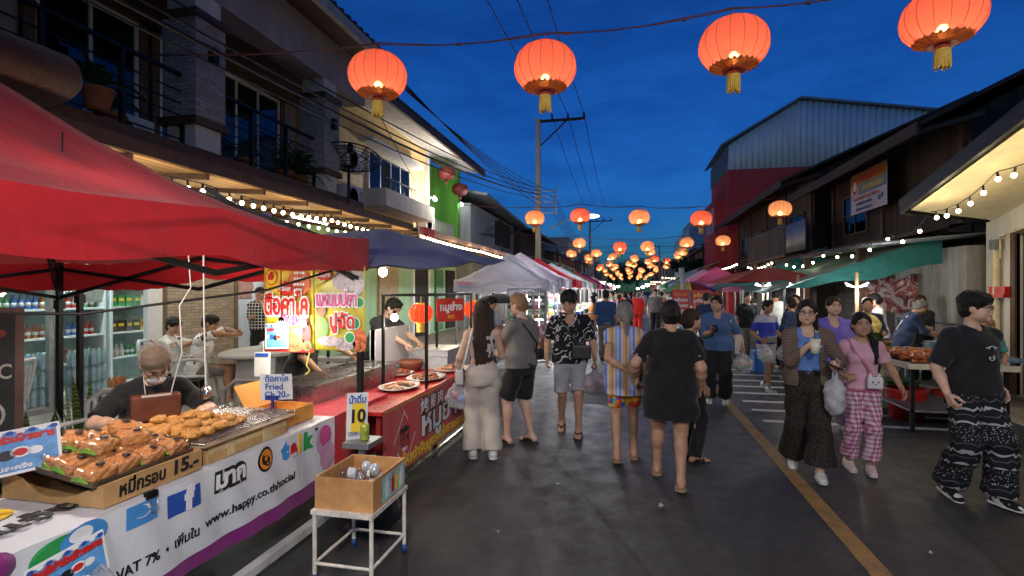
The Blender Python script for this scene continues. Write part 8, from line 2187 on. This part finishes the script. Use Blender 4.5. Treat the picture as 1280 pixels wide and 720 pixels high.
# 9 woman with glasses and iced drink
B,t=P('woman with glasses sipping an iced drink in a brown cardigan and leopard trousers',1.63,5.40,172,SK_LIGHT,bare=False,h=1.60,w=1.02,feet=((-.08,.20,.08),(.10,-.20,.10)),toes=((0,0),(4,-14)),hands=((-.20,.25,1.10),(.03,.235,1.275)),elbows=((-.6,-1,-.5),(.6,-.4,-1)),palm=((.4,.3,.6),(-.8,-.2,0)),head=(-10,4,0),curl=(.8,1.0))
top(B,t,'blue_top',F_('sky_blue_rib',(.10,.20,.48)),hem=.06,sleeveless=True,inf=.010,neckline=.06);top(B,t,'cardigan',pat('brown_knit',knit),hem=-.06,sleeve=1.92,inf=.026,open_front=.085,neck=.07);legwear(B,t,'trousers',pat('leopard_print',leopard),.098,.135,.93,.014,wr=.006);hair(B,t,'back',length=.24);glasses(B,t,SHB);feet(B,t,'clog',SHW)
p=hw(B,t,1,.075,-.05);t2=thing('iced_drink','clear cup of milky iced drink with a dark straw held by the woman with glasses','drink',p);m=MB(t2);m.lathe([(.001,-.05),(.032,-.05),(.045,.075),(.001,.075)],n=18);m.obj('cup',mat('milk_tea',(.62,.60,.44),.25));m=MB(t2);m.tube([(0,0,.06),(.0,.025,.165)],.005,6);m.obj('straw',LEA)
p=hw(B,t,0,.10);m=MB();m.box((0,0,0),(.16,.085,.012),Matrix.Rotation(R(20),3,'Y'));o=m.obj('phone',LEA);o.location=p;o.rotation_euler=(R(20),0,R(20));tag(o,'large black phone held by the woman with glasses','phone')
bag('white plastic bag hanging from the wrist of the woman with glasses',hw(B,t,0,.0,-.05),BAGW,.11,.40,None,12)
# 10 woman in purple
B,t=P('woman in a purple blouse walking behind the woman with glasses',2.48,7.25,176,SK_LIGHT,bare=False,h=1.61,w=1.08,feet=((-.1,.1,.08),(.1,-.1,.08)),head=(6,2,0));top(B,t,'blouse',F_('purple_cotton',(.18,.14,.50)),hem=-.08,sleeve=.9,inf=.02,neckline=.08);legwear(B,t,'trousers',F_('pale_grey_trousers',(.34,.30,.34)));hair(B,t,'bun',HAIRD);feet(B,t,'clog',SHW)
# 11 girl in pink
B,t=P('girl in a pink t-shirt and gingham trousers with a long side ponytail',2.14,5.55,174,SK_TAN,bare=False,h=1.475,w=.92,headscale=1.06,feet=((-.07,.06,.08),(.10,-.08,.085)),toes=((6,0),(-6,-8)),hands=((-.33,.12,.94),(.20,.18,1.05)),head=(-2,0,3),curl=(.35,.7))
top(B,t,'shirt',F_('pink_cotton',(.60,.32,.40)),hem=-.03,sleeve=.62,inf=.022);legwear(B,t,'trousers',pat('pink_gingham',gingham),.080,.095,.90,.014);hair(B,t,'side',length=.22);feet(B,t,'sneaker',SHP,SHW)
b_=top(B,t,'shirt_hem',F_('deep_pink_cotton',(.48,.12,.22)),hem=-.045,sleeve=.3,inf=.021);bm=b_.data;bm_=bmesh.new();bm_.from_mesh(bm);bmesh.ops.delete(bm_,geom=[v for v in bm_.verts if v.co.z>(.93+.0)*B.s],context='VERTS');bm_.to_mesh(bm);bm_.free()
strap_bag('white cat faced purse on a pink strap across the girl in pink',B,t,[(.12,-.08,1.36),(.13,.0,1.44),(.10,.12,1.32)],[(-.02,.165,1.15),(-.06,.165,1.04)],(-.075,.175,.99),(.12,.03,.10),mat('white_plush',(.58,.56,.57),.9),F_('pink_strap',(.50,.18,.26)))
cp=t.location;b2=[o for o in bpy.data.objects if o.name.startswith('shoulder_bag')][-1];m=MB(b2)
for s_ in(-1,1):m.use(MATS['white_plush']);m.lathe([(.028,0),(.001,.05)],np.array((-.075+s_*.04,.175,1.04))*B.s,8,(1,.5));m.use(INK);m.sph(np.array((-.075+s_*.025,.203,1.0))*B.s,.008,6,4)
m.sph(np.array((-.075,.204,.98))*B.s,.006,6,4);m.obj('cat_face',INK)
# 12 young man in black t-shirt
B,t=P('young man with glasses in black t-shirt and patterned trousers striding right',2.72,4.98,-163,SK_LIGHT,fem=False,bare=False,h=1.665,w=1.02,feet=((-.10,.14,.085),(.12,-.10,.095)),toes=((-6,0),(10,-10)),hands=((-.28,-.02,.92),(.31,.10,.90)),head=(34,0,0),curl=(.5,.8))
top(B,t,'shirt',BLK,hem=-.04,sleeve=.92,inf=.028,sl_inf=.022);legwear(B,t,'trousers',pat('tribal_print',tribal),.105,.115,.97,.016,wr=.008);hair(B,t,'mop');glasses(B,t,SHB);feet(B,t,'sneaker',pat('black_white_shoe',lambda k,v:k.mix(k.math('GREATER_THAN',k.noise(v,16,1),.55),(.015,.015,.015),(.6,.6,.6))),SHW)
m=MB(t);s_=B.s
letter(m,'◠',B.sp(0,.172,.33)*s_,(-1,0,0),(0,0,1),.07,INKW,.0,off=.0);q=B.sp(0,.160,.27)*s_;m.use(INKW);m.tube([(q[0]+.022*math.cos(a),q[1]+.012,q[2]+.022*math.sin(a))for a in np.linspace(2.2,6.6,10)],.003,4);m.tube([(q[0]-.05,q[1]+.010,q[2]+.075),(q[0],q[1]+.012,q[2]+.09),(q[0]+.05,q[1]+.010,q[2]+.075)],.003,4);m.tube([(q[0]-.012,q[1]+.014,q[2]),(q[0]+.018,q[1]+.014,q[2]+.004)],.003,4);m.obj('shirt_print',INKW)
# 13 masked vendor
B,t=P('vendor with hair net, glasses and white face mask behind the orange noodles',-3.16,2.98,-128,SK_LIGHT,.007,mask=True,eyes=True,h=1.62,w=1.14,pelvis=(0,-.08,.66),lean=16,feet=((-.12,.30,.2),(.12,.30,.2)),hands=((-.18,.40,.93),(.17,.38,.93)),elbows=((-1,-.6,-.3),(1,-.6,-.3)),palm=((0,0,-1),(0,0,-1)),head=(6,24,0),curl=(.7,.7))
top(B,t,'shirt',BLK,hem=-.02,sleeve=.85,inf=.022);legwear(B,t,'trousers',BLK);hair(B,t,'short',hairmat('brown_hair',(.05,.028,.016)));glasses(B,t,SHB)
S=SDF();S.ell(B.hl(0,-.02,.045),np.array((.108,.134,.114)),.01,B.Mh);S.ell(B.hl(0,.11,-.045),(.088,.09,.105),.01,B.Mh,True);S.plane(-B.Mh[:,2],B.hl(0,0,-.035));S.wr=(.003,120,1)
k=NB('hair_net');k.color((.34,.26,.21));k.rough(.6);tb=k.n('BsdfTransparent');ms=k.n('MixShader');ms.inputs[0].default_value=.72;k.ln(k.b.outputs[0],ms.inputs[1]);k.ln(tb.outputs[0],ms.inputs[2]);k.ln(ms.outputs[0],k.out.inputs[0]);part(B,t,'hair_net',S,k.m,.007)
S=SDF();S.ell(B.hl(0,.058,-.060),(.060,.046,.054),.01,B.Mh);S.cap(B.hl(0,.088,-.015),B.hl(0,.106,-.045),.012,.012,.02);part(B,t,'face_mask',S,mat('mask_cloth',(.66,.66,.67),.8,var=.05),.005)
m=MB(t)
for q in(-1,1):m.tube([B.hl(q*.055,.07,-.04)*B.s,B.hl(q*.082,-.01,-.01)*B.s],.002,4)
m.obj('mask_loop',WHITEP)
strap_bag('red brown apron pouch with a white label on the masked vendor',B,t,[(-.12,.08,1.02)],[(.12,.08,1.02)],(0,.22,.99),(.26,.09,.15),mat('brown_pouch',(.16,.045,.02),.45))
b2=[o for o in bpy.data.objects if o.name.startswith('shoulder_bag')][-1];m=MB(b2);m.box(np.array((0,.27,1.05))*B.s,(.16,.01,.06));m.obj('label',WHITEP);m=MB(t);m.tube([q*B.s for q in(B.hl(.07,.03,-.05),B.sp(.05,.13,.42),B.sp(.02,.16,.28),B.sp(-.03,.17,.12))],.003,4);m.obj('mask_cord',WHITEP)
m=MB();m.lathe([(.16,.57),(.17,.59),(.001,.595)],(0,0,0),18);m.lathe([(.001,0),(.16,0),(.12,.57)],n=18);o=m.obj('plastic_stool',mat('red_stool',(.4,.03,.03),.4));o.location=(-3.24,3.03,0);tag(o,'red stool under the masked vendor','stool')
# 14-16 people at the stone table and the shop
ST=dict(pelvis=(0,-.05,.50),feet=((-.12,.40,.075),(.12,.36,.075)))
B,t=P('man in a white printed shirt sitting at the stone table',-5.72,6.15,-62,SK_DARK,.011,.13,fem=False,h=1.66,lean=12,hands=((-.10,.45,1.0),(.10,.42,.98)),head=(-10,6,0),**ST);top(B,t,'shirt',pat('blotch_print',blotch),hem=-.06,sleeve=.9,inf=.022);legwear(B,t,'shorts',GRY,.09,.1,.44);hair(B,t,'short');feet(B,t,'slide',SHW,SHW)
B,t=P('boy in a plain white shirt with a dark strap sitting at the stone table',-6.40,6.35,-70,SK_TAN,.011,.13,fem=False,h=1.56,lean=4,hands=((-.12,.36,.92),(.12,.36,.92)),head=(-20,8,0),**ST);top(B,t,'shirt',WCT,hem=-.06,sleeve=.8,inf=.02);legwear(B,t,'trousers',BLK);hair(B,t,'mop');m=MB(t);m.tube([np.array(q)*B.s for q in((-.12,.1,.97),(-.02,-.135,.85),(.13,-.12,.72))],.014,6);m.obj('strap',SHB)
B,t=P('man in a black and white checked shirt standing in front of the shop doorway',-6.80,8.75,205,SK_TAN,.011,.13,fem=False,bare=False,h=1.62,hands=((-.05,.22,1.42),(.12,.22,1.12)),elbows=((-.6,-.2,-1),None),head=(-8,8,0),curl=(.9,.8));top(B,t,'shirt',pat('grid_check',checks),hem=-.06,sleeve=.9,inf=.022);legwear(B,t,'trousers',BLK,.08,.075,.97);hair(B,t,'short');feet(B,t,'sneaker',SHB,SHW)
# 17-19 vendors on the left
B,t=P('vendor in a dark grey t-shirt bending over the grill in the pork stall',-3.22,6.35,-105,SK_LIGHT,.010,fem=False,h=1.66,w=1.08,lean=24,hands=((-.14,.62,1.06),(.12,.66,1.04)),palm=((0,0,-1),(0,0,-1)),head=(0,10,0),curl=(.6,.6));top(B,t,'shirt',F_('charcoal_cotton',(.035,.035,.037)),hem=-.06,sleeve=.9,inf=.022);legwear(B,t,'trousers',BLK);hair(B,t,'short')
B,t=P('cook in a black t-shirt and olive trousers half hidden behind the posters',-3.30,4.85,-80,SK_TAN,.010,fem=False,h=1.64,lean=12,hands=((-.12,.60,1.0),(.20,.30,.92)),head=(0,20,0),curl=(.5,.5));top(B,t,'shirt',BLK,hem=-.04,sleeve=.9,inf=.022);legwear(B,t,'trousers',OLV);hair(B,t,'short')
B,t=P('stall keeper in pale clothes bending at the far end of the pork stall',-2.42,8.85,-120,SK_TAN,.012,fem=False,h=1.60,lean=10,hands=((-.14,.45,1.0),(.14,.45,1.0)),head=(10,14,0));top(B,t,'shirt',F_('pale_blue_cotton',(.36,.40,.46)),hem=-.06,sleeve=.9,inf=.022);legwear(B,t,'trousers',NVY);hair(B,t,'short')
# 20-21 walking away in the middle of the street
B,t=P('man in a plain blue t-shirt and grey trousers walking away down the street',-.52,12.8,4,SK_TAN,.012,fem=False,bare=False,h=1.70,w=1.05,feet=((-.09,.18,.08),(.10,-.16,.10)),toes=((0,0),(0,-18)),head=(4,2,0));top(B,t,'shirt',F_('deep_blue_cotton',(.025,.065,.17)),hem=-.06,sleeve=.9,inf=.022);legwear(B,t,'trousers',GRY);hair(B,t,'short');feet(B,t,'sneaker',SHB,SHB)
RDC=F_('bright_red_cotton',(.62,.025,.02))
B,t=P('stout person dressed all in bright red walking away down the street',.41,23.5,3,SK_TAN,.016,h=1.60,w=1.3,feet=((-.1,.15,.08),(.1,-.1,.1)));top(B,t,'tunic',RDC,hem=-.24,sleeve=1.5,inf=.03);legwear(B,t,'trousers',RDC);hair(B,t,'bun',HAIRG)
# right hand side
B,t=P('man in a navy shirt and cap standing at the red menu boards',1.80,13.2,-30,SK_TAN,.013,fem=False,h=1.63,w=1.05);top(B,t,'shirt',NVY,hem=-.06,sleeve=.9,inf=.022);legwear(B,t,'trousers',BLK);hair(B,t,'cap',F_('cap_cloth',(.02,.025,.04)))
B,t=P('long haired woman in a pale hooded top at the right hand table',2.98,14.5,-85,SK_LIGHT,.013,h=1.50,lean=10,hands=((-.12,.42,1.0),(.12,.42,1.0)),head=(0,14,0));top(B,t,'hooded_top',F_('pale_blue_fleece',(.48,.56,.60)),hem=-.1,sleeve=1.95,inf=.026);legwear(B,t,'trousers',BLK);hair(B,t,'long',length=.4)
B,t=P('man in a white shirt turned away between the right hand tables',3.12,12.4,-12,SK_TAN,.012,fem=False,h=1.72,w=1.1,lean=12,hands=((-.2,.4,1.0),(.2,.4,1.0)),head=(0,15,0));top(B,t,'shirt',pat('small_blotch',lambda k,v:k.mix(k.math('LESS_THAN',k.vor(v,26),.18),(.60,.60,.60),(.2,.2,.22))),hem=-.08,sleeve=.95,inf=.026);legwear(B,t,'trousers',BLK);hair(B,t,'short')
B,t=P('cook in a white t-shirt with tied hair standing by the lamp post and flowers',4.42,10.65,75,SK_LIGHT,.011,h=1.64,hands=((-.1,.35,1.1),(.1,.35,1.1)),lean=6,head=(0,8,0));top(B,t,'shirt',WCT,hem=-.05,sleeve=.85,inf=.024);legwear(B,t,'trousers',F_('beige_cotton',(.36,.31,.25)));hair(B,t,'bun')
B,t=P('woman in navy leaning over the pots with a beaded strap',4.62,10.32,-100,SK_TAN,.011,h=1.58,w=1.12,lean=20,hands=((-.12,.45,1.02),(.12,.5,1.05)),head=(0,18,0));top(B,t,'blouse',NVY,hem=-.2,sleeve=1.3,inf=.026);legwear(B,t,'trousers',BLK);hair(B,t,'bun',HAIRG);m=MB(t);m.tube([B.sp(.10,-.10,.43)*B.s,B.sp(0,-.14,.25)*B.s,B.sp(-.14,-.12,.05)*B.s],.012,6);m.obj('strap',WHITEP)
B,t=P('woman in black facing this way before the shiny banner',5.08,10.75,165,SK_LIGHT,.011,h=1.60,hands=((-.08,.3,1.1),(.12,.34,1.08)),head=(8,6,0));top(B,t,'shirt',BLK,hem=-.06,sleeve=1.3,inf=.022);legwear(B,t,'trousers',BLK);hair(B,t,'bun',HAIRD)
B,t=P('child with tied light brown hair behind the young man in the black t-shirt',4.62,8.12,120,SK_TAN,.011,h=1.32,headscale=1.15,head=(0,8,0));top(B,t,'shirt',F_('teal_cotton',(.05,.2,.22)),hem=-.06,sleeve=.7,inf=.02);legwear(B,t,'shorts',BLK,.085,.1,.45);hair(B,t,'bun',HAIRB)
# crowd: six figures, copied with other clothes colours
proto=[]
for i,(f,h_,w_,hs,st)in enumerate(((True,1.56,1,'back',.9),(False,1.68,1.05,'short',.9),(True,1.6,1.15,'bun',1.4),(False,1.62,.98,'short',.8))):
 B=Body(h=h_,w=w_,fem=f,feet=((-.09,.15,.08),(.09,-.15,.1))if i%2 else((-.1,.03,.08),(.1,-.05,.08)),hands=((-.2,.25,1.05),None)if i%2==0 else(None,None));t=thing('person','x','person',(0,0,0),0,'shoppers in the distance')
 build_body(B,t,SK_TAN,.02,hands=False,face=False);top(B,t,'shirt',WCT,hem=-.08,sleeve=st,inf=.026,vox=.02);legwear(B,t,'trousers',NVY,vox=.02);hair(B,t,hs,vox=.02);proto.append(t)
CC=[('white',WCT),('black',BLK),('dark blue',NVY),('pink',F_('pink_cotton',(.6,.3,.4))),('red',RDC),('grey',GRY),('pale green',F_('pale_green_cotton',(.35,.48,.32))),('orange',F_('orange_cotton',(.6,.22,.04)))]
rr=random.Random(11);spots=[]
near=[(1.62,27.5,180,3,0,'girl in a pink top walking this way in the middle distance'),(2.0,27.9,180,0,2,'girl in a white top beside the one in pink in the middle distance'),(1.25,28.4,175,1,0,'person in black left of the girl in pink'),(-.1,18.5,0,1,1,'man in black patterned top just past the man in the blue t-shirt'),(-.35,20.8,10,3,2,'person in pale pink walking away near the person in red'),(-1.1,17.2,90,7,0,'shopper in orange leaning to the left stalls'),(-1.3,21,80,0,2,'shopper in white at the left stalls'),(2.2,15.6,0,0,3,'person in white behind the woman in denim'),(3.05,11.0,40,2,2,'shopper in dark blue at the right hand food tables'),(3.3,11.6,150,1,0,'shopper in black at the right hand food tables'),(2.75,13.4,190,1,3,'shopper in black under the red parasol'),(2.6,16.8,200,3,0,'shopper in pink near the tall menu board'),(1.0,20.5,180,5,1,'person in grey walking this way past the menu boards'),(3.9,9.9,170,2,2,'cook in dark blue beside the post with four glowing tubes')]
for q in near:spots.append(q)
for i in range(44):y=24+52*(i/44)**1.1;c=rr.randrange(8);spots.append((rr.uniform(-1.3,1.9),y+rr.uniform(-.6,.6),rr.choice((0,180,170,10,90)),c,rr.randrange(4),'small figure in %s among the crowd at the far end of the street'%CC[c][0]))
for i,(x,y,rz,c,k_,l)in enumerate(spots):
 sw={'white_cotton':CC[c][1],'navy_cotton':(BLK,NVY,GRY,OLV)[i%4]}
 dup(proto[k_],(x,y,0),R(rz),l,scale=1+rr.uniform(-.05,.04),swap=sw)
for o in proto:
 for c in list(o.children):bpy.data.objects.remove(c)
 bpy.data.objects.remove(o)
